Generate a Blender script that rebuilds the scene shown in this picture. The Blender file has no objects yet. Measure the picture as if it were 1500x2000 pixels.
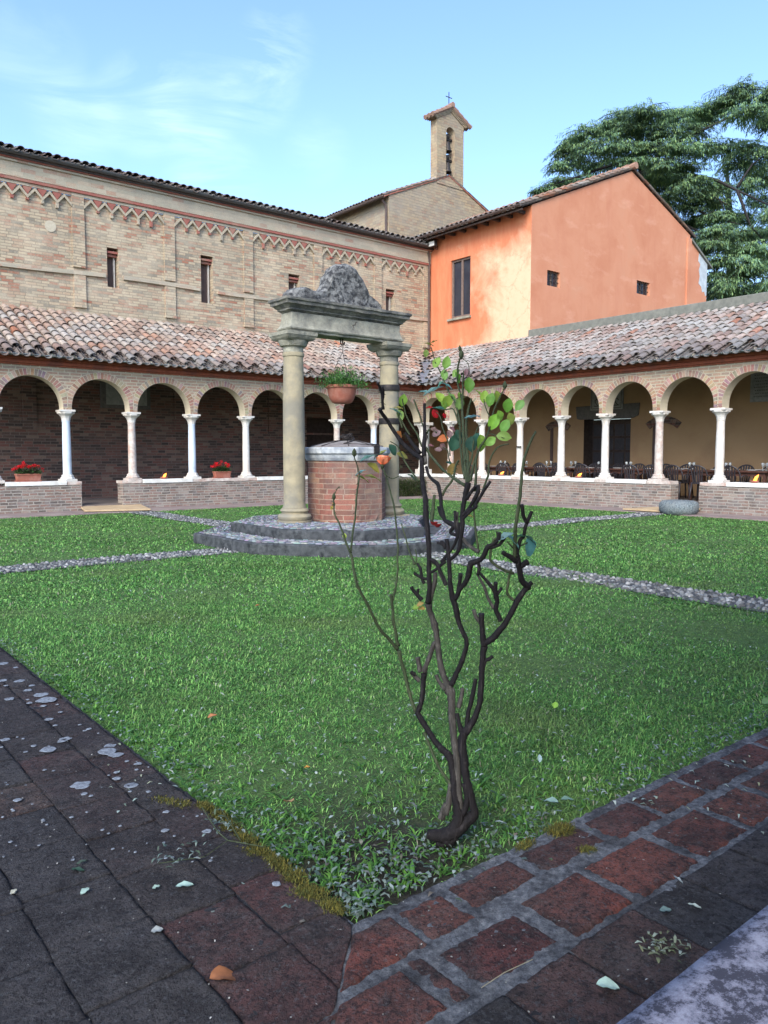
import bpy, bmesh, math, random
import numpy as np
from mathutils import Vector, Matrix, noise as mnoise
random.seed(7); RNG = np.random.default_rng(7)
S = bpy.context.scene; COL = S.collection
rad = math.radians; PI = math.pi

# ------------------------------------------------------------------ camera
F_PX = 1513.0; PITCH = rad(4.25); AZ = rad(50.94); CAM_H = 1.35
cd = bpy.data.cameras.new('camera'); cam = bpy.data.objects.new('camera', cd); COL.objects.link(cam)
cd.sensor_fit = 'VERTICAL'; cd.sensor_height = 24.0; cd.lens = F_PX / 2000 * 24.0
cd.clip_start = 0.05; cd.clip_end = 600
FH = Vector((math.cos(AZ), math.sin(AZ), 0)); RT = Vector((math.sin(AZ), -math.cos(AZ), 0)); UZ = Vector((0, 0, 1))
FW = FH * math.cos(PITCH) - UZ * math.sin(PITCH); UP = UZ * math.cos(PITCH) + FH * math.sin(PITCH)
CAM = Vector((0, 0, CAM_H))
cam.matrix_world = Matrix(((RT.x, UP.x, -FW.x, CAM.x), (RT.y, UP.y, -FW.y, CAM.y), (RT.z, UP.z, -FW.z, CAM.z), (0, 0, 0, 1)))
S.camera = cam
def at(u, v, d):
    """point seen at photograph pixel (u, v), d metres in front of the lens (used to measure things up)"""
    return CAM + FW * d + RT * ((u - 750) / F_PX * d) - UP * ((v - 1000) / F_PX * d)

# ------------------------------------------------------------------ light
SUN_AZ, SUN_EL = rad(214), rad(36)       # direction TO the sun, from +X counter-clockwise
w = bpy.data.worlds.new('World'); S.world = w; w.use_nodes = True
nt = w.node_tree; nt.nodes.clear()
def nn(t, k, **kw):
    n = t.nodes.new(k)
    for a, b in kw.items():
        if a.startswith('i_'):
            n.inputs[a[2:].replace('_', ' ')].default_value = b
        else: setattr(n, a, b)
    return n
sky = nn(nt, 'ShaderNodeTexSky'); sky.sky_type = 'NISHITA'; sky.sun_disc = False
sky.sun_elevation = SUN_EL; sky.sun_rotation = (PI / 2 - SUN_AZ) % (2 * PI)
sky.air_density = 1.0; sky.dust_density = 1.6; sky.ozone_density = 2.4
tc = nn(nt, 'ShaderNodeTexCoord')
mp = nn(nt, 'ShaderNodeMapping'); mp.inputs['Rotation'].default_value = (0, 0, rad(28)); mp.inputs['Scale'].default_value = (1.0, 2.2, 5.5)
nz = nn(nt, 'ShaderNodeTexNoise'); nz.inputs['Scale'].default_value = 3.4; nz.inputs['Detail'].default_value = 10; nz.inputs['Roughness'].default_value = .62; nz.inputs['Distortion'].default_value = .8
rp = nn(nt, 'ShaderNodeValToRGB'); rp.color_ramp.elements[0].position = .4; rp.color_ramp.elements[1].position = .8
# thin wisps of high cloud gather round a few compass directions
acc = None
for (dx, dy, dz, lim, amp) in ((.467, .763, .447, .9988, .5), (.456, .79, .41, .9984, .6), (.4, .828, .394, .9985, .5), (.352, .855, .382, .9985, .4), (.289, .886, .362, .9982, .45), (.431, .843, .322, .998, .4), (.527, .772, .355, .9988, .25), (.6, .728, .325, .998, .4), (.692, .651, .3, .997, .45), (.242, .879, .411, .998, .25), (-.3, .9, .35, .99, .5), (.9, -.2, .3, .98, .5), (-.8, -.4, .4, .97, .5)):
    dp = nn(nt, 'ShaderNodeVectorMath'); dp.operation = 'DOT_PRODUCT'; dp.inputs[1].default_value = (dx, dy, dz)
    nt.links.new(tc.outputs['Generated'], dp.inputs[0])
    mr = nn(nt, 'ShaderNodeMapRange'); mr.interpolation_type = 'SMOOTHSTEP'; mr.inputs['From Min'].default_value = lim; mr.inputs['From Max'].default_value = 1.0; mr.inputs['To Max'].default_value = amp * .27
    nt.links.new(dp.outputs['Value'], mr.inputs['Value'])
    if acc is None: acc = mr.outputs[0]
    else:
        ad = nn(nt, 'ShaderNodeMath'); ad.operation = 'ADD'; ad.use_clamp = True; nt.links.new(acc, ad.inputs[0]); nt.links.new(mr.outputs[0], ad.inputs[1]); acc = ad.outputs[0]
cm = nn(nt, 'ShaderNodeMath'); cm.operation = 'MULTIPLY'
mx = nn(nt, 'ShaderNodeMix'); mx.data_type = 'RGBA'
mx.inputs['B'].default_value = (7.5, 8.0, 8.4, 1)
bg = nn(nt, 'ShaderNodeBackground'); bg.inputs['Strength'].default_value = 0.09
out = nn(nt, 'ShaderNodeOutputWorld')
L = nt.links.new
L(tc.outputs['Generated'], mp.inputs['Vector']); L(mp.outputs[0], nz.inputs['Vector']); L(nz.outputs['Fac'], rp.inputs[0])
tint = nn(nt, 'ShaderNodeMix'); tint.data_type = 'RGBA'; tint.blend_type = 'MULTIPLY'; tint.inputs['Factor'].default_value = 1; tint.inputs['B'].default_value = (.85, .92, 1.03, 1)
L(sky.outputs[0], tint.inputs['A']); L(rp.outputs[0], cm.inputs[0]); L(acc, cm.inputs[1]); L(cm.outputs[0], mx.inputs['Factor']); L(tint.outputs['Result'], mx.inputs['A']); L(mx.outputs['Result'], bg.inputs['Color']); L(bg.outputs[0], out.inputs[0])
sd = bpy.data.lights.new('sun', 'SUN'); sun = bpy.data.objects.new('sun', sd); COL.objects.link(sun)
sd.energy = 0.88; sd.angle = rad(28); sd.color = (1.0, .93, .83)
sdir = Vector((math.cos(SUN_AZ) * math.cos(SUN_EL), math.sin(SUN_AZ) * math.cos(SUN_EL), math.sin(SUN_EL)))
sun.rotation_euler = sdir.to_track_quat('Z', 'Y').to_euler(); sun.location = (-10, -4, 20)
S.view_settings.view_transform = 'Standard'; S.view_settings.look = 'None'
S.view_settings.exposure = 2.15; S.view_settings.gamma = 1.0
S.cycles.max_bounces = 6; S.cycles.diffuse_bounces = 4

# ------------------------------------------------------------------ materials
def new_mat(name):
    m = bpy.data.materials.new(name); m.use_nodes = True; t = m.node_tree; t.nodes.clear()
    o = nn(t, 'ShaderNodeOutputMaterial'); b = nn(t, 'ShaderNodeBsdfPrincipled'); t.links.new(b.outputs[0], o.inputs[0])
    b.inputs['Roughness'].default_value = .85
    try: b.inputs['Specular IOR Level'].default_value = .3
    except Exception: pass
    return m, t, b
def c4(c): return (c[0], c[1], c[2], 1)
def ramp(t, fac, stops, interp='LINEAR'):
    r = nn(t, 'ShaderNodeValToRGB'); cr = r.color_ramp; cr.interpolation = interp
    while len(cr.elements) < len(stops): cr.elements.new(.5)
    for e, (p, c) in zip(cr.elements, stops): e.position = p; e.color = c4(c)
    t.links.new(fac, r.inputs[0]); return r.outputs[0]
def noise(t, vec, scale, detail=4, rough=.55, dist=0, out='Fac'):
    n = nn(t, 'ShaderNodeTexNoise'); n.inputs['Scale'].default_value = scale; n.inputs['Detail'].default_value = detail
    n.inputs['Roughness'].default_value = rough; n.inputs['Distortion'].default_value = dist
    if vec is not None: t.links.new(vec, n.inputs['Vector'])
    return n.outputs[out]
def mixc(t, fac, a, b, mode='MIX'):
    m = nn(t, 'ShaderNodeMix'); m.data_type = 'RGBA'; m.blend_type = mode
    for s, k in ((fac, 'Factor'), (a, 'A'), (b, 'B')):
        if isinstance(s, (int, float)): m.inputs[k].default_value = s
        elif isinstance(s, tuple): m.inputs[k].default_value = c4(s)
        else: t.links.new(s, m.inputs[k])
    return m.outputs['Result']
def math_(t, op, a, b=0.0, c=0.0, clamp=False):
    m = nn(t, 'ShaderNodeMath'); m.operation = op; m.use_clamp = clamp
    for i, s in enumerate((a, b, c)):
        if isinstance(s, (int, float)): m.inputs[i].default_value = s
        else: t.links.new(s, m.inputs[i])
    return m.outputs[0]
def objco(t): return nn(t, 'ShaderNodeTexCoord').outputs['Object']
def bump(t, b, h, strength=.5, dist=.01):
    n = nn(t, 'ShaderNodeBump'); n.inputs['Strength'].default_value = strength; n.inputs['Distance'].default_value = dist
    t.links.new(h, n.inputs['Height']); t.links.new(n.outputs[0], b.inputs['Normal'])
def mapv(t, v, scale):
    m = nn(t, 'ShaderNodeMapping'); m.inputs['Scale'].default_value = scale; t.links.new(v, m.inputs['Vector']); return m.outputs[0]

def simple(name, c1, c2, scale=8, rough=.85, bs=.3, bd=.004, c3=None, s3=1.3, spec=None, lo=.35, hi=.65, metal=0):
    """mottled surface: two colours by noise, a third one in larger patches"""
    m, t, b = new_mat(name); v = objco(t)
    f = noise(t, v, scale, 6, .6)
    c = ramp(t, f, [(lo, c1), (hi, c2)])
    if c3 is not None:
        c = mixc(t, math_(t, 'MULTIPLY', ramp(t, noise(t, v, s3, 5, .6), [(.48, (0, 0, 0)), (.64, (1, 1, 1))]), .75), c, c3)
    t.links.new(c, b.inputs['Base Color']); b.inputs['Roughness'].default_value = rough; b.inputs['Metallic'].default_value = metal
    if spec is not None: b.inputs['Specular IOR Level'].default_value = spec
    if bs: bump(t, b, noise(t, v, scale * 3, 5, .6), bs, bd)
    return m

def brickmat(name, stops, mortar, bw=.28, bh=.068, ms=.008, wob=.012, grime=None, ga=.5, gs=.6, pale=None, pa=.4, bs=.6, bd=.012, fade=1.0, smooth=.25):
    m, t, b = new_mat(name); v = objco(t)
    g = nn(t, 'ShaderNodeNewGeometry')
    sn = nn(t, 'ShaderNodeSeparateXYZ'); t.links.new(g.outputs['True Normal'], sn.inputs[0])
    sp = nn(t, 'ShaderNodeSeparateXYZ'); t.links.new(v, sp.inputs[0])
    ax = math_(t, 'GREATER_THAN', math_(t, 'ABSOLUTE', sn.outputs[0]), .6)
    az = math_(t, 'GREATER_THAN', math_(t, 'ABSOLUTE', sn.outputs[2]), .7)
    x, y, z = sp.outputs
    u = math_(t, 'ADD', math_(t, 'MULTIPLY', ax, y), math_(t, 'MULTIPLY', math_(t, 'SUBTRACT', 1.0, ax), x))
    vv = math_(t, 'ADD', math_(t, 'MULTIPLY', az, y), math_(t, 'MULTIPLY', math_(t, 'SUBTRACT', 1.0, az), z))
    cb = nn(t, 'ShaderNodeCombineXYZ'); t.links.new(u, cb.inputs[0]); t.links.new(vv, cb.inputs[1])
    # slow waviness of the courses plus ragged brick edges
    add = nn(t, 'ShaderNodeVectorMath'); add.operation = 'MULTIPLY_ADD'
    t.links.new(noise(t, v, 5.0, 4, .7, out='Color'), add.inputs[0]); add.inputs[1].default_value = (wob * 3, wob * 2, 0); t.links.new(cb.outputs[0], add.inputs[2])
    br = nn(t, 'ShaderNodeTexBrick'); t.links.new(add.outputs[0], br.inputs['Vector'])
    for k, val in (('Scale', 1), ('Mortar Size', ms), ('Mortar Smooth', smooth), ('Bias', 0), ('Brick Width', bw), ('Row Height', bh)): br.inputs[k].default_value = val
    br.inputs['Color1'].default_value = (0, 0, 0, 1); br.inputs['Color2'].default_value = (1, 1, 1, 1); br.inputs['Mortar'].default_value = (.5, .5, .5, 1)
    br.squash = .75; br.squash_frequency = 3; br.offset = .45
    # break the per-brick value with fine noise so no brick is flat
    val = math_(t, 'ADD', br.outputs['Color'], math_(t, 'MULTIPLY', math_(t, 'SUBTRACT', noise(t, v, 16, 5, .7), .5), .55))
    c = ramp(t, val, stops)
    mo = mixc(t, noise(t, v, 9, 4), mortar, tuple(k * .68 for k in mortar))
    c = mixc(t, math_(t, 'MULTIPLY', br.outputs['Fac'], fade), c, mo)
    if pale is not None:
        c = mixc(t, math_(t, 'MULTIPLY', ramp(t, noise(t, v, gs * 2.3, 6, .68), [(.45, (0, 0, 0)), (.66, (1, 1, 1))]), pa), c, pale)
    if grime is not None:
        c = mixc(t, math_(t, 'MULTIPLY', ramp(t, noise(t, v, gs, 7, .7), [(.44, (0, 0, 0)), (.68, (1, 1, 1))]), ga), c, grime)
    c = mixc(t, .35, c, ramp(t, noise(t, v, 55, 3, .6), [(.3, (.35, .35, .35)), (.7, (1, 1, 1))]), 'MULTIPLY')
    t.links.new(c, b.inputs['Base Color']); b.inputs['Roughness'].default_value = .93
    h = math_(t, 'ADD', math_(t, 'MULTIPLY', br.outputs['Fac'], -1.0), math_(t, 'MULTIPLY', noise(t, v, 26, 6, .7), .9))
    bump(t, b, h, bs, bd)
    return m

def attrmat(name, rough=.8, noise_amt=.4, ns=30, trans=0, spec=.3, bs=0, dark=(.5, .5, .5), sss=False):
    """colour comes from the mesh (each leaf, tile or stone has its own), mottled by noise"""
    m, t, b = new_mat(name); a = nn(t, 'ShaderNodeAttribute'); a.attribute_name = 'Col'; v = objco(t)
    c = mixc(t, noise_amt, a.outputs['Color'], ramp(t, noise(t, v, ns, 5, .65), [(.35, dark), (.65, (1.25, 1.25, 1.25))]), 'MULTIPLY')
    t.links.new(c, b.inputs['Base Color']); b.inputs['Roughness'].default_value = rough; b.inputs['Specular IOR Level'].default_value = spec
    if bs: bump(t, b, noise(t, v, ns * 2, 5, .7), bs, .006)
    if trans:
        o = [n for n in t.nodes if n.type == 'OUTPUT_MATERIAL'][0]
        tr = nn(t, 'ShaderNodeBsdfTranslucent'); t.links.new(c, tr.inputs[0])
        ms = nn(t, 'ShaderNodeMixShader'); ms.inputs[0].default_value = trans
        t.links.new(b.outputs[0], ms.inputs[1]); t.links.new(tr.outputs[0], ms.inputs[2]); t.links.new(ms.outputs[0], o.inputs[0])
    return m

M = {}
M['brick_upper'] = brickmat('brick_upper', [(.05, (.25, .225, .175)), (.22, (.44, .37, .26)), (.5, (.53, .43, .295)), (.72, (.43, .31, .21)), (.88, (.39, .24, .165)), (.98, (.36, .15, .095))],
    (.3, .25, .18), bw=.29, bh=.076, ms=.009, wob=.016, grime=(.36, .32, .24), ga=.4, gs=.5, pale=(.66, .56, .41), pa=.45)
M['brick_frieze'] = brickmat('brick_frieze', [(.1, (.4, .36, .27)), (.5, (.5, .43, .32)), (.85, (.46, .37, .27)), (.97, (.4, .23, .16))],
    (.45, .4, .31), bw=.36, bh=.11, ms=.004, wob=.012, grime=(.28, .27, .23), ga=.5, gs=.7, pale=(.46, .42, .32), pa=.5, bs=.4)
M['brick_arcade'] = brickmat('brick_arcade', [(.08, (.3, .22, .17)), (.4, (.4, .26, .18)), (.7, (.36, .2, .14)), (.95, (.46, .33, .22))],
    (.58, .51, .38), bw=.27, bh=.075, ms=.013, wob=.008, pale=(.5, .45, .34), pa=.3, gs=1.2, grime=(.22, .18, .15), ga=.25)
M['brick_parapet'] = brickmat('brick_parapet', [(.08, (.14, .115, .1)), (.4, (.25, .185, .15)), (.7, (.28, .165, .13)), (.95, (.33, .27, .22))],
    (.45, .41, .35), bw=.24, bh=.068, ms=.012, wob=.018, pale=(.36, .35, .33), pa=.4, gs=1.6, grime=(.12, .11, .11), ga=.5, bs=.8)
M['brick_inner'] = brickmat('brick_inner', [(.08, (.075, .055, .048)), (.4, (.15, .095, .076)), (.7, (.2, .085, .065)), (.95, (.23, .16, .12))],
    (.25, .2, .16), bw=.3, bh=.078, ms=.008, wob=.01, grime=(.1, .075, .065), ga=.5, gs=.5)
M['brick_chapel'] = brickmat('brick_chapel', [(.08, (.34, .26, .18)), (.4, (.48, .37, .23)), (.75, (.43, .31, .19)), (.97, (.36, .22, .14))],
    (.34, .29, .21), bw=.3, bh=.13, ms=.008, wob=.03, grime=(.33, .32, .28), ga=.6, gs=.35, pale=(.5, .43, .29), pa=.4, bs=.9, bd=.03)
M['brick_well'] = brickmat('brick_well', [(.08, (.2, .1, .075)), (.4, (.3, .125, .09)), (.7, (.24, .095, .07)), (.95, (.38, .22, .14))],
    (.46, .34, .25), bw=.26, bh=.082, ms=.007, wob=.007, grime=(.09, .085, .085), ga=.75, gs=1.1, pale=(.4, .3, .22), pa=.45)
M['voussoir'] = attrmat('voussoir', .92, .45, 24, bs=.4)
M['mortar'] = simple('mortar', (.5, .45, .34), (.42, .37, .28), 20)
M['cream'] = simple('cream_plaster', (.56, .5, .37), (.48, .42, .3), 3, bs=.15, c3=(.42, .37, .28))
M['ochre'] = simple('ochre_plaster', (.36, .235, .125), (.33, .21, .11), 1.4, bs=.1, c3=(.29, .18, .1), s3=.7)
M['terracotta'] = simple('terracotta_moulding', (.3, .085, .045), (.22, .06, .035), 14, c3=(.16, .06, .045), s3=3)
M['red_inset'] = simple('red_inset', (.3, .105, .08), (.25, .09, .07), 10, c3=(.3, .19, .14), s3=1.5)
M['zig'] = simple('pale_brick_trim', (.43, .37, .27), (.33, .285, .21), 16, c3=(.27, .235, .18), s3=4)
M['marble'] = simple('white_marble', (.68, .66, .61), (.5, .48, .44), 9, .55, .2, c3=(.58, .5, .42), s3=2.2, lo=.3, hi=.75)
M['marble_blue'] = simple('bluish_marble', (.52, .6, .68), (.62, .68, .73), 3, .5, .15, c3=(.4, .46, .53), s3=2.2)
M['coping'] = simple('white_coping', (.78, .78, .74), (.68, .68, .63), 10, .6, .15, c3=(.55, .52, .47), s3=3.5)
M['coping_rough'] = simple('rough_stone', (.6, .54, .48), (.42, .36, .32), 11, .85, .6, .012, c3=(.42, .26, .2), s3=4)
M['pavement'] = simple('brick_strip', (.26, .2, .18), (.18, .14, .13), 6, c3=(.3, .25, .22), s3=1.5, bs=.5)
M['floor'] = simple('walk_floor', (.13, .11, .1), (.18, .15, .13), 4)
M['wood_dark'] = simple('dark_wood', (.045, .03, .025), (.07, .05, .04), 10)
M['gutter'] = simple('gutter_metal', (.05, .055, .06), (.075, .078, .08), 5, .5, .1, spec=.5)
M['gutter_brown'] = simple('brown_gutter', (.11, .075, .06), (.075, .055, .05), 6, .55, .1)
M['glass'] = simple('dark_pane', (.02, .024, .035), (.035, .04, .055), 2, .12, 0, spec=.6)
M['shutter'] = simple('brown_shutter', (.1, .065, .055), (.075, .05, .045), 6, .7, .2)
M['frame_wood'] = simple('window_wood', (.2, .15, .12), (.14, .1, .085), 12, .7)
M['iron'] = simple('iron', (.03, .03, .032), (.06, .05, .045), 20, .6, .2, metal=.6)
M['stone_beam'] = simple('weathered_sandstone', (.33, .32, .25), (.22, .21, .165), 7, .9, .9, .02, c3=(.12, .12, .105), s3=2.2)
M['stone_cornice'] = simple('dark_weathered_stone', (.22, .21, .17), (.09, .09, .085), 8, .95, .9, .02, c3=(.05, .053, .055), s3=3)
M['stone_column'] = simple('ochre_sandstone', (.36, .31, .2), (.25, .22, .15), 5, .9, .7, .012, c3=(.2, .19, .155), s3=2.2)
M['stone_dark'] = simple('lichened_stone', (.035, .036, .038), (.25, .25, .235), 14, .95, 1.0, .03, c3=(.055, .055, .055), s3=3.4, lo=.4, hi=.6)
M['step_stone'] = simple('step_stone', (.02, .023, .026), (.085, .092, .096), 11, .9, .8, .012, c3=(.06, .065, .07), s3=2)
M['well_coping'] = simple('well_coping', (.5, .52, .51), (.24, .27, .3), 9, .8, .7, .01, c3=(.2, .22, .25), s3=3)
M['well_lid'] = simple('well_lid', (.27, .25, .23), (.17, .155, .145), 14, .95, .6, .01, c3=(.15, .12, .11), s3=2.5)
M['clay'] = simple('clay_pot', (.36, .13, .085), (.3, .1, .07), 8, .75, .15, c3=(.4, .2, .15), s3=6)
M['plywood'] = simple('plywood', (.5, .38, .23), (.4, .29, .17), 5, .8, .2)
M['granite'] = simple('grey_boulder', (.24, .28, .29), (.06, .08, .09), 30, .9, .9, .012, c3=(.2, .22, .22), s3=8)
M['chair'] = simple('dark_chair', (.022, .02, .024), (.035, .03, .034), 14, .45, .1, spec=.5)
M['table'] = simple('table_wood', (.1, .045, .03), (.07, .03, .022), 14, .5)
M['cloth'] = simple('table_mat', (.1, .1, .1), (.16, .15, .14), 10, .6)
M['china'] = simple('white_china', (.7, .7, .68), (.75, .75, .73), 10, .3, 0, spec=.5)
M['plaque'] = simple('stone_plaque', (.3, .3, .28), (.24, .25, .235), 16, .8, .6, .01, c3=(.19, .2, .19), s3=7)
M['plaque_frame'] = simple('plaque_frame', (.14, .13, .12), (.1, .095, .09), 12)
M['petal'] = simple('coral_petal', (.95, .26, .12), (1.0, .42, .24), 60, .6, 0)
M['red_flower'] = simple('red_petal', (.7, .02, .025), (.55, .012, .02), 40, .6, 0)
M['dead_flower'] = simple('dried_rose', (.22, .015, .02), (.3, .03, .03), 60, .7, 0)
M['ledge'] = simple('lichened_ledge', (.13, .135, .115), (.2, .2, .17), 7, .95, .6, .01, c3=(.16, .165, .14), s3=2)
M['bronze'] = simple('bell_bronze', (.05, .045, .045), (.09, .075, .06), 20, .5, .1, metal=.7)
M['lead'] = simple('lead_sheet', (.2, .22, .25), (.13, .14, .16), 6, .5, .1)
M['leafcol'] = attrmat('leaf', .5, .3, 40, trans=.45, spec=.45)
M['grasscol'] = attrmat('grass_blade', .6, .45, 5, trans=.3, spec=.3)
M['cedar'] = attrmat('cedar_needles', .75, .4, 1.2, trans=.15, spec=.15)
M['stonecol'] = attrmat('pebble', .75, .4, 30, spec=.35)
M['litter'] = attrmat('dry_leaf', .7, .3, 60, trans=.15, spec=.3)
M['tile'] = attrmat('roof_tile', .9, .6, 9, bs=.5, dark=(.58, .58, .6))
M['moss'] = attrmat('moss_tuft', .95, .4, 50)

def bark_mat(name, c1, c2, c3):
    m, t, b = new_mat(name); v = objco(t)
    f = noise(t, mapv(t, v, (60, 60, 14)), 1.0, 6, .7, .6)
    c = ramp(t, f, [(.32, c1), (.55, c2), (.75, c3)]); t.links.new(c, b.inputs['Base Color']); b.inputs['Roughness'].default_value = .8
    bump(t, b, f, .9, .006); return m
M['bark'] = bark_mat('rose_bark', (.004, .0035, .004), (.008, .006, .007), (.05, .044, .042))
M['bark_grey'] = bark_mat('rose_bark_grey', (.018, .016, .014), (.055, .05, .043), (.15, .138, .12))
M['cane'] = bark_mat('rose_cane', (.018, .024, .011), (.045, .062, .028), (.1, .09, .055))
M['bark_tree'] = bark_mat('cedar_bark', (.012, .011, .012), (.028, .025, .025), (.05, .045, .042))

def plaster_worn():
    m, t, b = new_mat('orange_plaster_worn'); v = objco(t); sp = nn(t, 'ShaderNodeSeparateXYZ'); t.links.new(v, sp.inputs[0])
    n1 = noise(t, v, .9, 6, .62, .3); n2 = noise(t, mapv(t, v, (1, 2.6, .7)), 1.6, 6, .65)
    base = ramp(t, n2, [(.35, (.56, .17, .08)), (.65, (.6, .23, .115))])
    # paint worn pale on the half of the wall next to the gable corner, fading in patches
    gy = math_(t, 'MULTIPLY', math_(t, 'SUBTRACT', 20.0, sp.outputs[1]), .6)
    gz = math_(t, 'MULTIPLY', math_(t, 'SUBTRACT', 8.9, sp.outputs[2]), .9)
    k = math_(t, 'MINIMUM', gy, gz)
    k = math_(t, 'ADD', k, math_(t, 'MULTIPLY', math_(t, 'SUBTRACT', n1, .52), 3.4), clamp=True)
    c = mixc(t, math_(t, 'MULTIPLY', k, .8), base, (.72, .52, .34))
    cr = nn(t, 'ShaderNodeTexVoronoi'); cr.feature = 'DISTANCE_TO_EDGE'; cr.inputs['Scale'].default_value = 1.1
    dv = nn(t, 'ShaderNodeVectorMath'); dv.operation = 'MULTIPLY_ADD'; t.links.new(noise(t, v, 3, 5, .7, out='Color'), dv.inputs[0]); dv.inputs[1].default_value = (.6, .6, .6); t.links.new(v, dv.inputs[2])
    t.links.new(dv.outputs[0], cr.inputs['Vector'])
    ck = math_(t, 'MULTIPLY', math_(t, 'LESS_THAN', cr.outputs['Distance'], .012), math_(t, 'MULTIPLY', k, .45))
    c = mixc(t, ck, c, (.33, .2, .12))
    c = mixc(t, math_(t, 'MULTIPLY', ramp(t, noise(t, v, 5, 6, .7), [(.5, (0, 0, 0)), (.7, (1, 1, 1))]), .25), c, (.5, .2, .1))
    t.links.new(c, b.inputs['Base Color']); bump(t, b, noise(t, v, 20, 5), .15, .01); return m
M['plaster_worn'] = plaster_worn()
def plaster_gable():
    m, t, b = new_mat('salmon_plaster'); v = objco(t)
    c = ramp(t, noise(t, v, .8, 7, .62, .4), [(.3, (.49, .195, .105)), (.55, (.55, .245, .14)), (.75, (.53, .255, .15))])
    c = mixc(t, math_(t, 'MULTIPLY', ramp(t, noise(t, mapv(t, v, (.7, 1, 1.6)), 1.7, 6, .6), [(.56, (0, 0, 0)), (.72, (1, 1, 1))]), .35), c, (.68, .38, .26))
    c = mixc(t, math_(t, 'MULTIPLY', ramp(t, noise(t, mapv(t, v, (3, 1, .35)), 1.0, 5, .6), [(.5, (0, 0, 0)), (.75, (1, 1, 1))]), .3), c, (.46, .17, .1))
    t.links.new(c, b.inputs['Base Color']); bump(t, b, noise(t, v, 14, 5), .12, .01); return m
M['plaster_gable'] = plaster_gable()
M['render_bare'] = simple('bare_render', (.5, .55, .56), (.38, .42, .44), 5, .9, .3, c3=(.3, .33, .35))
def lawn_mat():
    m, t, b = new_mat('lawn_soil'); v = objco(t)
    c = ramp(t, noise(t, v, 22, 6, .7), [(.3, (.045, .085, .025)), (.6, (.09, .17, .045)), (.8, (.13, .17, .07))])
    sp = nn(t, 'ShaderNodeSeparateXYZ'); t.links.new(v, sp.inputs[0])
    # bare soil in the corner round the bush
    dx = math_(t, 'SUBTRACT', sp.outputs[0], 1.55); dy = math_(t, 'SUBTRACT', sp.outputs[1], 1.95)
    d = math_(t, 'SQRT', math_(t, 'ADD', math_(t, 'MULTIPLY', dx, dx), math_(t, 'MULTIPLY', dy, dy)))
    k = math_(t, 'SUBTRACT', 1.5, math_(t, 'ADD', math_(t, 'MULTIPLY', d, 1.5), math_(t, 'MULTIPLY', noise(t, v, 4, 4), .5)), clamp=True)
    c = mixc(t, k, c, ramp(t, noise(t, v, 60, 5, .7), [(.35, (.012, .012, .01)), (.7, (.05, .045, .035))]))
    t.links.new(c, b.inputs['Base Color']); b.inputs['Roughness'].default_value = 1; bump(t, b, noise(t, v, 50, 6, .7), .9, .03); return m
M['lawn'] = lawn_mat()
def pave_mat(name):
    m, t, b = new_mat(name); a = nn(t, 'ShaderNodeAttribute'); a.attribute_name = 'Col'; v = objco(t)
    c = mixc(t, 1.0, a.outputs['Color'], (1.05, 1.05, 1.08), 'MULTIPLY')
    c = mixc(t, math_(t, 'MULTIPLY', ramp(t, noise(t, v, 2.6, 7, .7, .5), [(.46, (0, 0, 0)), (.62, (1, 1, 1))]), .6), c, (.11, .1, .094))
    # soot-dark biological crust in ragged patches, pitted
    g = ramp(t, noise(t, v, 5.5, 8, .72, .4), [(.42, (0, 0, 0)), (.62, (1, 1, 1))])
    c = mixc(t, math_(t, 'MULTIPLY', g, .78), c, (.023, .021, .023))
    c = mixc(t, math_(t, 'MULTIPLY', ramp(t, noise(t, v, 30, 7, .8), [(.5, (0, 0, 0)), (.58, (1, 1, 1))]), .7), c, (.014, .012, .015))
    c = mixc(t, math_(t, 'MULTIPLY', ramp(t, noise(t, v, 17, 8, .8, .6), [(.55, (0, 0, 0)), (.66, (1, 1, 1))]), .45), c, (.12, .115, .115))
    c = mixc(t, math_(t, 'MULTIPLY', ramp(t, noise(t, v, 70, 4, .7), [(.55, (0, 0, 0)), (.64, (1, 1, 1))]), .5), c, (.13, .14, .15))
    c = mixc(t, math_(t, 'MULTIPLY', ramp(t, noise(t, v, 95, 4, .75), [(.36, (1, 1, 1)), (.45, (0, 0, 0))]), .8), c, (.012, .01, .012))
    t.links.new(c, b.inputs['Base Color']); b.inputs['Roughness'].default_value = .9
    bump(t, b, math_(t, 'ADD', noise(t, v, 45, 8, .75), math_(t, 'MULTIPLY', noise(t, v, 90, 4, .7), .9)), 1.0, .035); return m
M['paver'] = pave_mat('old_brick_paving')
def near_mortar():
    m, t, b = new_mat('near_mortar'); v = objco(t); sp = nn(t, 'ShaderNodeSeparateXYZ'); t.links.new(v, sp.inputs[0])
    pale = ramp(t, noise(t, v, 42, 7, .75), [(.36, (.045, .05, .06)), (.52, (.13, .142, .16)), (.66, (.24, .255, .27))])
    dirt = ramp(t, noise(t, v, 42, 7, .75), [(.36, (.014, .014, .017)), (.6, (.042, .044, .05)), (.75, (.12, .125, .135))])
    # clean grey mortar only in the first two courses of the right border and round the corner; elsewhere filled with dirt
    k = math_(t, 'MULTIPLY', math_(t, 'GREATER_THAN', sp.outputs[1], KY_ - .49), math_(t, 'GREATER_THAN', math_(t, 'SUBTRACT', sp.outputs[0], sp.outputs[1]), 1.29 - KY_ - .03), clamp=True)
    far = math_(t, 'MULTIPLY', math_(t, 'SUBTRACT', 2.35, sp.outputs[1]), 3.0, clamp=True)
    k = math_(t, 'MULTIPLY', math_(t, 'MULTIPLY', k, far), ramp(t, noise(t, v, 6, 5), [(.38, (.25, .25, .25)), (.55, (1, 1, 1))]))
    t.links.new(mixc(t, k, dirt, pale), b.inputs['Base Color']); b.inputs['Roughness'].default_value = .95
    bump(t, b, noise(t, v, 60, 7, .75), 1.0, .02); return m
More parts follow.
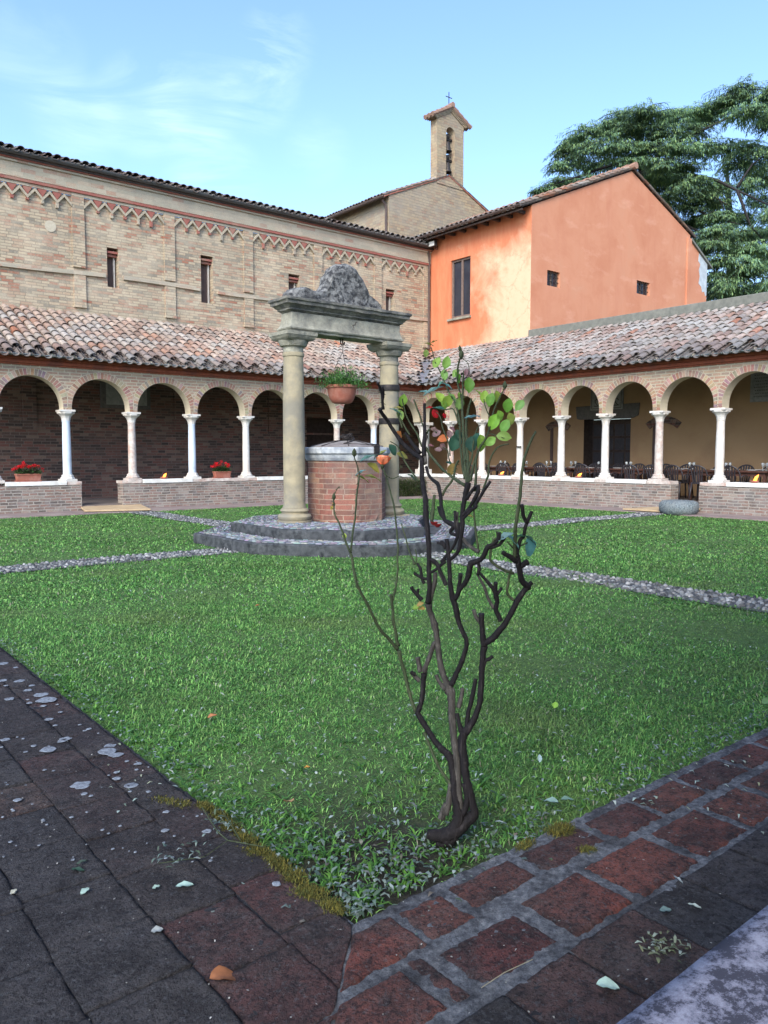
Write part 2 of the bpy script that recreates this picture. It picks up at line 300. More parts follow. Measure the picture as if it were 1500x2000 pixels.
KY_ = 1.725
M['near_mortar'] = near_mortar()
def speck_mat():
    m, t, b = new_mat('lichened_coping'); v = objco(t)
    f = noise(t, v, 26, 9, .8)
    c = ramp(t, f, [(.46, (.04, .042, .06)), (.5, (.14, .145, .19)), (.6, (.25, .26, .32))])
    t.links.new(c, b.inputs['Base Color']); bump(t, b, f, .5, .006); return m
M['speck'] = speck_mat()
def flame_mat():
    m, t, b = new_mat('flame'); b.inputs['Base Color'].default_value = (1, .4, .08, 1)
    b.inputs['Emission Color'].default_value = (1, .22, .02, 1); b.inputs['Emission Strength'].default_value = 1.1; return m
M['flame'] = flame_mat()
def cristal():
    m, t, b = new_mat('wine_glass_glass'); b.inputs['Base Color'].default_value = (.75, .8, .8, 1); b.inputs['Roughness'].default_value = .08
    b.inputs['Transmission Weight'].default_value = .7; return m
M['crystal'] = cristal()

# ------------------------------------------------------------------ mesh helpers
class MB:
    def __init__(s): s.v = []; s.f = []; s.c = []; s.cc = (1, 1, 1)
    def add(s, vs, fs):
        b = len(s.v); s.v += [tuple(p) for p in vs]; s.f += [tuple(b + i for i in f) for f in fs]; s.c += [s.cc] * len(vs); return s
    def box(s, a, b, j=0):
        x0, y0, z0 = a; x1, y1, z1 = b
        vs = [(x0, y0, z0), (x1, y0, z0), (x1, y1, z0), (x0, y1, z0), (x0, y0, z1), (x1, y0, z1), (x1, y1, z1), (x0, y1, z1)]
        if j: vs = [tuple(k + random.uniform(-j, j) for k in p) for p in vs]
        return s.add(vs, [(3, 2, 1, 0), (4, 5, 6, 7), (0, 1, 5, 4), (1, 2, 6, 5), (2, 3, 7, 6), (3, 0, 4, 7)])
    def prism(s, pts, vec):
        """closed polygon pts (3-D) pushed along vec"""
        n = len(pts); vec = Vector(vec); q = [Vector(p) for p in pts]
        return s.add(q + [p + vec for p in q], [tuple(range(n))[::-1], tuple(range(n, 2 * n))] + [(i, (i + 1) % n, n + (i + 1) % n, n + i) for i in range(n)])
    def lathe(s, prof, cx=0, cy=0, seg=20, rot=0, sx=1, sy=1):
        vs = []; fs = []
        for r, z in prof:
            for k in range(seg):
                a = rot + 2 * PI * k / seg; vs.append((cx + r * math.cos(a) * sx, cy + r * math.sin(a) * sy, z))
        for i in range(len(prof) - 1):
            for k in range(seg):
                k2 = (k + 1) % seg; fs.append((i * seg + k, i * seg + k2, (i + 1) * seg + k2, (i + 1) * seg + k))
        fs.append(tuple(range(seg))[::-1]); fs.append(tuple((len(prof) - 1) * seg + k for k in range(seg)))
        return s.add(vs, fs)
    def tube(s, pts, rs, seg=8, knob=0, cap=True):
        pts = [Vector(p) for p in pts]; n = len(pts)
        if isinstance(rs, (int, float)): rs = [rs] * n
        ref = Vector((.31, .93, .2)).normalized(); vs = []; fs = []
        for i, p in enumerate(pts):
            d = (pts[min(i + 1, n - 1)] - pts[max(i - 1, 0)])
            d = d.normalized() if d.length > 1e-9 else UZ
            a = d.cross(ref)
            a = a.normalized() if a.length > 1e-4 else Vector((1, 0, 0)); b = d.cross(a)
            for k in range(seg):
                t = 2 * PI * k / seg; r = rs[i] * (1 + (random.uniform(-knob, knob) if knob else 0))
                vs.append(p + (a * math.cos(t) + b * math.sin(t)) * r)
        for i in range(n - 1):
            for k in range(seg):
                k2 = (k + 1) % seg; fs.append((i * seg + k, i * seg + k2, (i + 1) * seg + k2, (i + 1) * seg + k))
        if cap: fs.append(tuple(range(seg))[::-1]); fs.append(tuple((n - 1) * seg + k for k in range(seg)))
        return s.add(vs, fs)
    def build(s, name, mat, parent=None, smooth=False, bevel=0, recalc=True):
        me = bpy.data.meshes.new(name); me.from_pydata(s.v, [], s.f)
        ca = me.color_attributes.new('Col', 'FLOAT_COLOR', 'POINT')
        ca.data.foreach_set('color', np.array([(c[0], c[1], c[2], 1) for c in s.c], np.float32).ravel())
        if recalc:
            b = bmesh.new(); b.from_mesh(me); bmesh.ops.recalc_face_normals(b, faces=b.faces); b.to_mesh(me); b.free()
        return link(name, me, mat, parent, smooth, bevel)
def link(name, me, mat, parent=None, smooth=False, bevel=0):
    o = bpy.data.objects.new(name, me); COL.objects.link(o)
    for m in (mat if isinstance(mat, (list, tuple)) else [mat]): me.materials.append(M[m] if isinstance(m, str) else m)
    if smooth:
        me.polygons.foreach_set('use_smooth', [True] * len(me.polygons))
        if smooth == 'auto':
            try: me.set_sharp_from_angle(angle=rad(38))
            except Exception: pass
    if bevel:
        bv = o.modifiers.new('bevel', 'BEVEL'); bv.width = bevel; bv.segments = 2; bv.limit_method = 'ANGLE'; bv.angle_limit = rad(40)
    if parent:
        o.parent = parent
        if parent.get('worldbuilt'):
            o.matrix_parent_inverse = Matrix.Translation(-Vector(parent['base']))
    return o
def sub(o, parent):
    """o, built in place, becomes a child of the part `parent` whose own frame is the same as o's"""
    o.parent = parent; o.matrix_parent_inverse = Matrix.Identity(4); return o
def tag(o, label=None, cat=None, group=None, kind=None):
    for k, v in (('label', label), ('category', cat), ('group', group), ('kind', kind)):
        if v: o[k] = v
    return o
def thing(name, label, cat, loc=(0, 0, 0), group=None, world=True, rz=0):
    e = bpy.data.objects.new(name, None); COL.objects.link(e); e.location = loc; e.rotation_euler.z = rz; e.empty_display_size = .2
    if world: e['worldbuilt'] = 1; e['base'] = [float(k) for k in loc]
    return tag(e, label, cat, group)
def dup(o, loc, rz=0, label=None):
    r = o.copy(); COL.objects.link(r); r.location = loc; r.rotation_euler.z = rz
    if label: r['label'] = label
    for ch in list(o.children):
        c = ch.copy(); COL.objects.link(c); c.parent = r
        for g in ch.children:
            d = g.copy(); COL.objects.link(d); d.parent = c
    return r
def npmesh(name, verts, faces_flat, loop_total, cols, mat, smooth=False):
    me = bpy.data.meshes.new(name); nv = len(verts); nf = len(loop_total)
    me.vertices.add(nv); me.vertices.foreach_set('co', np.ascontiguousarray(verts, np.float32).ravel())
    me.loops.add(len(faces_flat)); me.loops.foreach_set('vertex_index', np.ascontiguousarray(faces_flat, np.int32))
    me.polygons.add(nf); ls = np.concatenate([[0], np.cumsum(loop_total)[:-1]]).astype(np.int32)
    me.polygons.foreach_set('loop_start', ls); me.polygons.foreach_set('loop_total', np.asarray(loop_total, np.int32))
    if cols is not None:
        ca = me.color_attributes.new('Col', 'FLOAT_COLOR', 'POINT'); c = np.ones((nv, 4), np.float32); c[:, :3] = cols
        ca.data.foreach_set('color', c.ravel())
    me.update(calc_edges=True); me.validate()
    return link(name, me, mat, None, smooth)
def blades(pos, yaw, pitch, length, width, bend, col, tip=.25):
    """vectorised leaves: 5 vertices each (base pair, middle pair, tip); pitch from the ground, bend = droop of the tip"""
    n = len(pos); d = np.stack([np.cos(yaw), np.sin(yaw)], 1); s = np.stack([-np.sin(yaw), np.cos(yaw)], 1)
    V = np.zeros((n, 5, 3))
    def p(t, pt, w, sg):
        h = np.zeros((n, 3)); h[:, :2] = pos[:, :2] + d * (np.cos(pt) * length * t)[:, None] + s * (width * w * sg)[:, None] / 2
        h[:, 2] = pos[:, 2] + np.sin(pt) * length * t; return h
    V[:, 0] = p(0, pitch, .55, -1); V[:, 1] = p(0, pitch, .55, 1); V[:, 2] = p(.5, pitch, 1, 1); V[:, 3] = p(.5, pitch, 1, -1)
    t = p(.5, pitch, 0, 1); t[:, :2] += d * (np.cos(pitch - bend) * length * .5)[:, None]; t[:, 2] += np.sin(pitch - bend) * length * .5; V[:, 4] = t
    base = (np.arange(n) * 5)[:, None]
    F = np.concatenate([base + np.array([0, 1, 2, 3]), base + np.array([3, 2, 4])], 1).ravel()
    lt = np.tile([4, 3], n)
    C = np.repeat(col, 5, axis=0); C = C.reshape(n, 5, 3)
    return V.reshape(-1, 3), F, lt, C.reshape(-1, 3)
def merge(parts):
    V = []; F = []; T = []; C = []; b = 0
    for v, f, t, c in parts: V.append(v); F.append(f + b); T.append(t); C.append(c); b += len(v)
    return np.concatenate(V), np.concatenate(F), np.concatenate(T), np.concatenate(C)
def colmix(n, cols, jit=.15):
    cols = np.array(cols); i = RNG.integers(0, len(cols), n); j = RNG.integers(0, len(cols), n); t = RNG.random(n)[:, None]
    return (cols[i] * t + cols[j] * (1 - t)) * (1 + RNG.normal(0, jit, (n, 1))).clip(.5, 1.6)
# ------------------------------------------------------------------ ground, lawn, paths
YL, XR = 19.15, 17.2            # courtyard faces of the two far arcades
KX, KY = 1.29, 1.725            # inner edge of the near brick border
def sheet(name, x0, x1, y0, y1, z, mat, thick=0):
    mb = MB(); mb.add([(x0, y0, z), (x1, y0, z), (x1, y1, z), (x0, y1, z)], [(0, 1, 2, 3)])
    return tag(mb.build(name, mat, recalc=False), kind='structure')
M['earth'] = simple('earth', (.07, .08, .045), (.1, .1, .06), .5)
sheet('ground', -250, 300, -250, 300, -.08, 'earth')
mb = MB(); n = 60
xs = np.linspace(KX, 16.5, n); ys = np.linspace(KY, 18.2, n); vs = []; fs = []
for j in range(n):
    for i in range(n):
        vs.append((xs[i], ys[j], -.03 + .018 * mnoise.noise(Vector((xs[i] * .8, ys[j] * .8, 0)))))
for j in range(n - 1):
    for i in range(n - 1): a = j * n + i; fs.append((a, a + 1, a + n + 1, a + n))
mb.add(vs, fs); tag(mb.build('lawn', 'lawn', smooth=True, recalc=False), kind='structure')
def inpath(x, y):
    """over one of the two cobbled paths (not under the well steps)"""
    wob = .05 * np.sin(x * 1.9 + 1) + .03 * np.sin(y * 2.7)
    a = (np.abs(x - 7.08 - wob) < .285) | (np.abs(y - 9.98 - wob) < .285)
    return a
def cobble_path():
    P = []
    for axis in (0, 1):
        L0, L1 = (1.35, 16.3) if axis == 0 else (1.8, 18.0)
        c0 = 9.98 if axis == 0 else 7.08
        t = L0
        while t < L1:
            o = -.28
            while o < .29:
                tt = t + random.uniform(-.02, .02); oo = o + random.uniform(-.012, .012)
                x, y = (tt, c0 + oo) if axis == 0 else (c0 + oo, tt)
                wob = .05 * math.sin(x * 1.9 + 1) + .03 * math.sin(y * 2.7)
                if axis == 0: y += wob
                else: x += wob
                if math.hypot(x - 7.5, y - 10.1) > 2.1 and not (axis == 1 and abs(y - 9.98) < .34): P.append((x, y))
                o += random.uniform(.05, .075)
            t += random.uniform(.058, .075)
    P = np.array(P); n = len(P); seg = 7
    r = RNG.uniform(.018, .034, n); e = RNG.uniform(.6, 1.2, n); yaw = RNG.uniform(0, PI, n); h = RNG.uniform(-.008, .006, n)
    V = np.zeros((n, 2 * seg + 1, 3))
    for k in range(seg):
        a = 2 * PI * k / seg; lx = np.cos(a) * r; ly = np.sin(a) * r * e
        X = lx * np.cos(yaw) - ly * np.sin(yaw); Y = lx * np.sin(yaw) + ly * np.cos(yaw)
        V[:, k] = np.stack([P[:, 0] + X, P[:, 1] + Y, np.full(n, -.03)], 1)
        V[:, seg + k] = np.stack([P[:, 0] + X * .75, P[:, 1] + Y * .75, h - .006], 1)
    V[:, 2 * seg] = np.stack([P[:, 0], P[:, 1], h], 1)
    f = []; lt = []
    for k in range(seg):
        k2 = (k + 1) % seg; f += [k, k2, seg + k2, seg + k]; lt.append(4)
    for k in range(seg): f += [seg + k, seg + (k + 1) % seg, 2 * seg]; lt.append(3)
    F = (np.arange(n)[:, None] * (2 * seg + 1) + np.array(f)).ravel(); T = np.tile(lt, n)
    C = np.repeat(colmix(n, [(.19, .2, .2), (.09, .1, .105), (.3, .3, .285), (.04, .044, .048), (.14, .135, .125)], .2), 2 * seg + 1, axis=0)
    tag(npmesh('path', V.reshape(-1, 3), F, T, C, 'stonecol', smooth=True), kind='structure')
cobble_path()
mb = MB()
for (x0, x1, y0, y1) in ((1.35, 16.3, 9.66, 10.3), (6.77, 7.4, 1.8, 18.0)): mb.add([(x0, y0, -.02 - (x0 > 2) * .002), (x1, y0, -.02 - (x0 > 2) * .002), (x1, y1, -.02 - (x0 > 2) * .002), (x0, y1, -.02 - (x0 > 2) * .002)], [(0, 1, 2, 3)])
M['path_bed'] = simple('path_bed', (.055, .055, .055), (.1, .1, .095), 30, bs=.8)
tag(mb.build('path_bed', 'path_bed', recalc=False), kind='structure')
mb = MB(); mb.box((2.0, 18.05, -.07), (16.2, YL + .4, -.002)); mb.box((16.2, 6.0, -.07), (XR + .4, 19.5, -.006))
tag(mb.build('far_border_strip', 'pavement', bevel=.008), kind='structure')
mb = MB(); mb.box((-3, YL + .05, -.07), (17.0, 22.2, .12)); mb.box((XR + .05, -3, -.07), (20.3, 22.2, .2))
tag(mb.build('cloister_walk_floor', 'floor'), kind='structure')
mb = MB(); mb.box((-3.4, -3.4, -.07), (XR, .3, .03)); mb.box((-3.4, .3, -.07), (-.4, YL, .03))
tag(mb.build('near_walk_floor', 'floor'), kind='structure')

# ------------------------------------------------------------------ near brick border, brick by brick
def near_border():
    V = []; F = []; C = []
    right = lambda a, o: (KX + a, KY - o); left = lambda a, o: (KX - o, KY + a)
    def brick(fx, long0, long1, o0, o1, tone, res):
        """fx maps (along, outward) to x, y; the inner ends are mitred along the corner diagonal"""
        bev = .013 if (fx is right and o1 < .47) else .0018; nu = max(2, int((long1 - long0) / res)); nv = max(2, int((o1 - o0) / res)); b = len(V)
        zt = random.uniform(-.004, .004); tl = random.uniform(-.01, .01); sd_ = random.random() * 99
        for j in range(nv + 1):
            o = o0 + (o1 - o0) * j / nv; a0 = max(long0, -o + .0035)
            if a0 >= long1 - .01: a0 = long1 - .01
            for i in range(nu + 1):
                a = a0 + (long1 - a0) * i / nu
                e = min(a - a0, long1 - a, o - o0, o1 - o); edge = max(0, 1 - e / .018)
                jx = .006 * mnoise.noise(Vector((a * 14, o * 14, sd_))); jy = .006 * mnoise.noise(Vector((a * 14, o * 14, sd_ + 9)))
                x, y = fx(a + jx, o + jy)
                z = zt + tl * (a - a0) * .5 - bev * edge ** 2 + .004 * mnoise.noise(Vector((x * 22, y * 22, sd_))) + .0035 * mnoise.noise(Vector((x * 60, y * 60, 3)))
                V.append((x, y, z)); C.append(tone)
        for j in range(nv):
            for i in range(nu):
                q = b + j * (nu + 1) + i; F.append((q, q + 1, q + nu + 2, q + nu + 1))
        # skirt down into the bed
        ring = [b + i for i in range(nu + 1)] + [b + j * (nu + 1) + nu for j in range(1, nv + 1)] + [b + nv * (nu + 1) + i for i in range(nu - 1, -1, -1)] + [b + j * (nu + 1) for j in range(nv - 1, 0, -1)]
        s0 = len(V)
        for r in ring: V.append((V[r][0], V[r][1], -.03)); C.append(tone)
        for k in range(len(ring)): k2 = (k + 1) % len(ring); F.append((ring[k], s0 + k, s0 + k2, ring[k2]))
    rows_r = [(.04, .2, .33, .0), (.235, .455, .33, .5), (.475, .722, .29, .05), (.729, .98, .3, .45), (.987, 1.25, .28, .1)]
    rows_l = [(.015, .194, .33, .05), (.197, .447, .32, .2), (.450, .727, .3, .1), (.730, 1.003, .29, .0), (1.006, 1.303, .3, .15), (1.306, 1.55, .3, .1)]
    for fx, rows, side in ((right, rows_r, 0), (left, rows_l, 1)):
        for ri, (o0, o1, ln, ph) in enumerate(rows):
            a = -o1 if ph == 0 else -o1 - ph * .6
            end = 16.5; given = []
            if side == 0 and ri == 0: given = [(-.3, .108, .035, .212), (.116, .298, .038, .21), (.33, .612, .04, .175), (.648, .985, .04, .178)]; a = 1.02
            if side == 0 and ri == 1: given = [(-.5, -.028, .236, .425), (.0, .055, .225, .43), (.088, .4, .25, .43), (.45, .725, .235, .45), (.765, 1.1, .23, .46)]; a = 1.135
            for gi, (ga_, gb_, go0, go1) in enumerate(given):
                brick(fx, ga_, gb_, go0, go1, [(.24, .075, .055), (.26, .09, .066), (.19, .075, .06), (.13, .06, .052), (.15, .05, .045)][(gi + 2 * ri) % 5], .009)
            while a < end:
                l = ln * random.uniform(.9, 1.08)
                if a + l > -o1 + .04:
                    d = abs(a)
                    res = .011 if d < 2.2 else (.022 if d < 5 else .08)
                    red = random.random()
                    if side == 0:
                        tone = [(.23, .075, .055), (.2, .065, .052), (.26, .09, .062), (.16, .06, .052)][int(red * 4)] if ri < 2 else [(.085, .07, .07), (.075, .072, .08), (.12, .07, .062), (.07, .072, .078)][int(red * 4)]
                        if ri < 2 and a > 1.1: tone = tuple(k * .8 + .012 for k in tone)
                    else:
                        tone = [(.075, .052, .05), (.06, .047, .047), (.095, .052, .048), (.06, .05, .049)][int(red * 4)] if ri < 2 else [(.07, .066, .068), (.076, .07, .07), (.07, .066, .067), (.14, .09, .072)][int(red * 3.25)]
                        if ri < 2 and a < .25: tone = (.12, .055, .05)
                    joint = (.034 if side == 0 else .006) if ri < 2 else .005
                    brick(fx, a, a + l - joint * random.uniform(.7, 1.2), o0 + random.uniform(-.004, .004), o1 + random.uniform(-.004, .004), tone, res)
                a += l
    me = bpy.data.meshes.new('brick_border'); me.from_pydata(V, [], F)
    ca = me.color_attributes.new('Col', 'FLOAT_COLOR', 'POINT'); ca.data.foreach_set('color', np.array([(*c, 1) for c in C], np.float32).ravel())
    tag(link('brick_border', me, 'paver', None, True), kind='structure')
    # mortar bed: finely wrinkled close to the camera
    V = []; F = []
    def bed(x0, x1, y0, y1, res, f=lambda x, y: True):
        nx = int((x1 - x0) / res); ny = int((y1 - y0) / res); b = len(V)
        for j in range(ny + 1):
            for i in range(nx + 1):
                x = x0 + (x1 - x0) * i / nx; y = y0 + (y1 - y0) * j / ny
                V.append((x, y, -.0075 + .006 * mnoise.noise(Vector((x * 30, y * 30, 0))) + .004 * mnoise.noise(Vector((x * 80, y * 80, 5)))))
        for j in range(ny):
            for i in range(nx):
                q = b + j * (nx + 1) + i; F.append((q, q + 1, q + nx + 2, q + nx + 1))
    bed(KX - 1.6, KX, KY - 1.3, KY, .014); bed(KX, 4.2, KY - 1.3, KY, .016); bed(KX - 1.6, KX, KY, 5.5, .018)
    bed(4.2, 16.5, KY - 1.3, KY, .12); bed(KX - 1.6, KX, 5.5, 18, .12)
    me = bpy.data.meshes.new('mortar_bed'); me.from_pydata(V, [], F)
    tag(link('mortar_bed', me, 'near_mortar', None, True), kind='structure')
near_border()

# ------------------------------------------------------------------ generic building pieces
def holed_wall(mb, mapf, u0, u1, z0, top, holes, extra=(), back=None):
    """front sheet of a wall in (u, z) with rectangular holes; top is a number or a function of u; mapf(u, s, z) -> xyz"""
    tf = top if callable(top) else (lambda u: top)
    us = sorted(set([u0, u1] + [h[0] for h in holes] + [h[1] for h in holes] + list(extra)))
    zs = sorted(set([z0] + [h[2] for h in holes] + [h[3] for h in holes]))
    for a, b in zip(us[:-1], us[1:]):
        for k, z in enumerate(zs):
            hi = zs[k + 1] if k + 1 < len(zs) else None
            m = (a + b) / 2
            if any(h[0] <= m <= h[1] and h[2] <= z + .001 < h[3] for h in holes): continue
            za, zb = (hi, hi) if hi is not None else (tf(a), tf(b))
            mb.add([mapf(a, 0, z), mapf(b, 0, z), mapf(b, 0, zb), mapf(a, 0, za)], [(0, 1, 2, 3)])
def reveals(mb, mapf, h, depth, sill=True):
    a, b, z0, z1 = h
    q = [((a, z0), (a, z1)), ((a, z1), (b, z1)), ((b, z1), (b, z0))] + ([((b, z0), (a, z0))] if sill else [])
    for p, r in q: mb.add([mapf(p[0], 0, p[1]), mapf(r[0], 0, r[1]), mapf(r[0], depth, r[1]), mapf(p[0], depth, p[1])], [(0, 1, 2, 3)])
def mbox(mb, mapf, u0, u1, s0, s1, z0, z1, j=0):
    P = [mapf(u, s, z) for z in (z0, z1) for s in (s0, s1) for u in (u0, u1)]
    if j: P = [tuple(k + random.uniform(-j, j) for k in p) for p in P]
    return mb.add(P, [(0, 1, 3, 2), (4, 6, 7, 5), (0, 4, 5, 1), (2, 3, 7, 6), (0, 2, 6, 4), (1, 5, 7, 3)])

TILE_COLS = np.array((.84, .77, .68)) * np.array([(.38, .29, .255), (.4, .33, .295), (.41, .38, .35), (.34, .25, .215), (.37, .24, .19), (.4, .19, .125), (.3, .27, .255), (.43, .37, .33)])
def tiles(name, origin, ud, sd, ncol, nrow, pitch=.235, expo=.33, mat='tile', parent=None, keep=None, cols=TILE_COLS, wts=None, darken_eave=True, eave_gap=True, seg=6, thick=.014, amp=.012):
    """rows of curved clay tiles: channels below, covers above; ud runs along the eave, sd up the slope (unit vectors)"""
    ud = Vector(ud); sdv = Vector(sd); nd = ud.cross(sdv).normalized()
    if nd.z < 0: nd = -nd
    V = []; F = []; C = []
    def one(u, s, r0, r1, ln, lift, up, tone, tw):
        b = len(V)
        for e, (ss, r) in enumerate(((s, r0), (s + ln, r1))):
            for lay in (0, 1):
                rr = r - lay * thick
                for k in range(seg + 1):
                    a = PI * k / seg; x = math.cos(a) * rr; h = math.sin(a) * rr * .78
                    if not up: h = -h + (0 if lay == 0 else 0)
                    ht = lift - e * .022 if up else lift - e * .01
                    p = Vector(origin) + ud * (u + x + tw * (ss - s)) + sdv * ss + nd * (h + ht)
                    V.append(tuple(p)); C.append(tone)
        w_ = seg + 1
        for k in range(seg):
            F.append((b + k, b + k + 1, b + 2 * w_ + k + 1, b + 2 * w_ + k))
            F.append((b + w_ + k, b + w_ + k + 1, b + k + 1, b + k))
            F.append((b + w_ + k + 1, b + w_ + k, b + 3 * w_ + k, b + 3 * w_ + k + 1))
        F.append((b, b + 2 * w_, b + 3 * w_, b + w_)); F.append((b + seg, b + w_ + seg, b + 3 * w_ + seg, b + 2 * w_ + seg))
    wts = np.array(wts if wts is not None else [3.4, 3.4, 1.8, 2, 1.3, .3, 1.6, 1.4]); wts = wts / wts.sum()
    for i in range(ncol):
        u = pitch * (i + .5)
        for j in range(nrow):
            s = j * expo + random.uniform(-.03, .03)
            if keep and not keep(u, s): continue
            tone = cols[RNG.choice(len(cols), p=wts)] * (1 + random.gauss(0, .1))
            big = mnoise.noise(Vector((u * .5, s * .8, 3.3)))
            tone = tone * (1 + .2 * big); kk = min(.75, max(0, (mnoise.noise(Vector((u * .9, s * 1.3, 8.1))) - .05) * 2.2)); tone = tone * (1 - kk) + np.array((.33, .32, .29)) * (1 + random.gauss(0, .08)) * kk
            if darken_eave and j < 2: tone = tone * .6 + np.array((.09, .1, .11)) * .4     # the two lowest rows are mixed towards a dark grey
            tone = tuple(float(k) for k in np.clip(tone, .02, .8))
            one(u + random.uniform(-amp, amp), s - (.06 if j else .1), .088, .105, expo + .09, .03 + random.uniform(0, .012), False, tuple(k * .8 for k in tone), 0)
            if j == 0 and eave_gap and i % 2: continue
            one(u + pitch / 2 + random.uniform(-amp, amp), s, .1 + random.uniform(-.006, .006), .082, expo + .08, .05 + random.uniform(0, .015), True, tone, random.uniform(-.04, .04))
    me = bpy.data.meshes.new(name); me.from_pydata(V, [], F)
    ca = me.color_attributes.new('Col', 'FLOAT_COLOR', 'POINT'); ca.data.foreach_set('color', np.array([(*c, 1) for c in C], np.float32).ravel())
    return link(name, me, mat, parent)

# ------------------------------------------------------------------ the arcades
SPR, APX, CTOP = 2.41, 3.18, 3.40
def column_part(root, mapf, t, kind, ztop=2.41, zb=.70, full=True):
    """shaft with the base and the capital as its sub-parts"""
    cx, cy, _ = mapf(t, .16, 0)
    sm = {'w': 'marble', 'b': 'marble_blue', 'r': 'coping_rough'}[kind]
    r = .1
    a = MB(); a.lathe([(r * 1.02, zb + .17), (r * 1.04, zb + .2), (r, zb + .23), (r * .99, 1.5), (r * .88, 2.12), (r * .93, 2.125), (r * .95, 2.14), (r * .9, 2.155)], cx, cy, 18)
    sh = a.build('column', sm, root, 'auto')
    if full:
        a = MB(); a.box((cx - .175, cy - .175, zb - .005), (cx + .175, cy + .175, zb + .055), .006)
        a.lathe([(.165, zb + .056), (.17, zb + .08), (.15, zb + .1), (.135, zb + .125), (.14, zb + .14), (.128, zb + .158), (.106, zb + .17)], cx, cy, 8, PI / 8)
        a.build('column_base', 'marble' if kind != 'r' else 'coping_rough', sh, bevel=.006)
        a = MB(); a.lathe([(.092, 2.15), (.1, 2.17), (.105, 2.21), (.125, 2.26), (.165, 2.305), (.178, 2.312)], cx, cy, 8, PI / 8)
        a.lathe([(.19, 2.313), (.2, 2.33), (.205, 2.36), (.2, 2.362)], cx, cy, 8, PI / 8)
        a.box((cx - .18, cy - .18, 2.363), (cx + .18, cy + .18, ztop + .002), .004)
        a.build('capital', 'marble', sh, bevel=.005)
    return sh
def arcade(name, label, mapf, cols, lw, kinds, copings, base, tile_args, near=False):
    """cols: column positions along the wall; lw: list of (t0, t1) stretches of low wall; mapf(t, s, z)"""
    root = thing(name, label, 'arcade', base)
    wall = MB(); soff = MB(); ring = MB(); mr = MB(); T = .32
    N = 22
    ends = [cols[0] - .1, cols[-1] + .1]
    for c in cols:
        # pier on each column up to the cornice
        for s in (0, T):
            wall.add([mapf(c - .1, s, SPR), mapf(c + .1, s, SPR), mapf(c + .1, s, CTOP), mapf(c - .1, s, CTOP)], [(0, 1, 2, 3)])
        soff.add([mapf(c - .1, 0, SPR), mapf(c + .1, 0, SPR), mapf(c + .1, T, SPR), mapf(c - .1, T, SPR)], [(0, 1, 2, 3)])
    for c0, c1 in zip(cols[:-1], cols[1:]):
        tm = (c0 + c1) / 2; r = (c1 - c0) / 2 - .1; zc = APX - r
        if zc < SPR: zc = SPR
        rz = APX - zc
        P = [(tm - r, SPR)] + [(tm - r * math.cos(PI * k / N), zc + rz * math.sin(PI * k / N)) for k in range(N + 1)] + [(tm + r, SPR)]
        for (ta, za), (tb, zb) in zip(P[:-1], P[1:]):
            soff.add([mapf(ta, 0, za), mapf(tb, 0, zb), mapf(tb, T, zb), mapf(ta, T, za)], [(0, 1, 2, 3)])
            if abs(tb - ta) < 1e-6: continue
            for s in (0, T): wall.add([mapf(ta, s, za), mapf(tb, s, zb), mapf(tb, s, CTOP), mapf(ta, s, CTOP)], [(0, 1, 2, 3)])
        if near: continue
        # mortar band, then single bricks round the arch, clipped half-way to the next arch
        mr.cc = (1, 1, 1)
        for k in range(N):
            q = []
            for aa, rr in ((PI * k / N, r), (PI * (k + 1) / N, r), (PI * (k + 1) / N, r + .16), (PI * k / N, r + .16)):
                dx = -math.cos(aa) * rr; q.append((tm + max(-(c1 - c0) / 2 + .001, min((c1 - c0) / 2 - .001, dx)), zc + math.sin(aa) * (rr + rz - r)))
            mr.add([mapf(a, -.004, z) for a, z in q], [(0, 1, 2, 3)])
        nb = int(PI * r / .072); th = .15; lim = (c1 - c0) / 2 - .012
        for k in range(-2, nb + 2):
            if 0 <= k < nb:
                a0 = PI * (k + .1) / nb; a1 = PI * (k + .9) / nb; rr = r + th
                q = []
                for a, rad_ in ((a0, r + .004), (a1, r + .004), (a1, rr), (a0, rr)):
                    dx = -math.cos(a) * rad_; dz = math.sin(a) * (rad_ + rz - r)
                    if abs(dx) > lim: f = lim / abs(dx); dx *= f; dz *= f if rad_ > r + .01 else 1
                    q.append((tm + dx, zc + dz))
                if abs(q[0][0] - q[3][0]) + abs(q[0][1] - q[3][1]) < .05: continue
            else:
                sg = -1 if k < 0 else 1; i = (-k) if k < 0 else (k - nb + 1)
                z1 = zc - (i - 1) * .075 - .01; z0 = z1 - .06
                if z0 < SPR: continue
                q = [(tm + sg * (r + .004), z0), (tm + sg * lim, z0), (tm + sg * lim, z1), (tm + sg * (r + .004), z1)]
            base_c = random.choice([(.33, .2, .14), (.38, .26, .18), (.3, .17, .13), (.4, .3, .21), (.28, .2, .17)])
            ring.cc = tuple(x * random.uniform(.85, 1.15) for x in base_c)
            fr = [Vector(mapf(a, -.009, z)) for a, z in q]; ring.prism(fr, Vector(mapf(0, .01, 0)) - Vector(mapf(0, -.009, 0)))
    wall.add([mapf(ends[0], 0, SPR), mapf(ends[0], T, SPR), mapf(ends[0], T, CTOP), mapf(ends[0], 0, CTOP)], [(0, 1, 2, 3)])
    wall.build('arcade_wall', 'brick_arcade', root, recalc=False); soff.build('arch_soffit', 'cream', root, recalc=False)
    if not near: mr.build('arch_mortar', 'mortar', root, recalc=False); ring.build('arch_ring', 'voussoir', root)
    co = MB(); t0, t1 = ends[0] - (.0 if near else .0), ends[1] + .05
    if near: t1 = ends[1]
    for s0, za, zb in ((-.035, CTOP, 3.435), (-.075, 3.436, 3.5), (-.05, 3.5, 3.525), (-.1, 3.526, 3.6)):
        mbox(co, mapf, t0, t1 + min(s0, 0) * 0, s0, .34, za, zb)
    co.build('cornice', 'terracotta', root, bevel=.006)
    lo = MB()
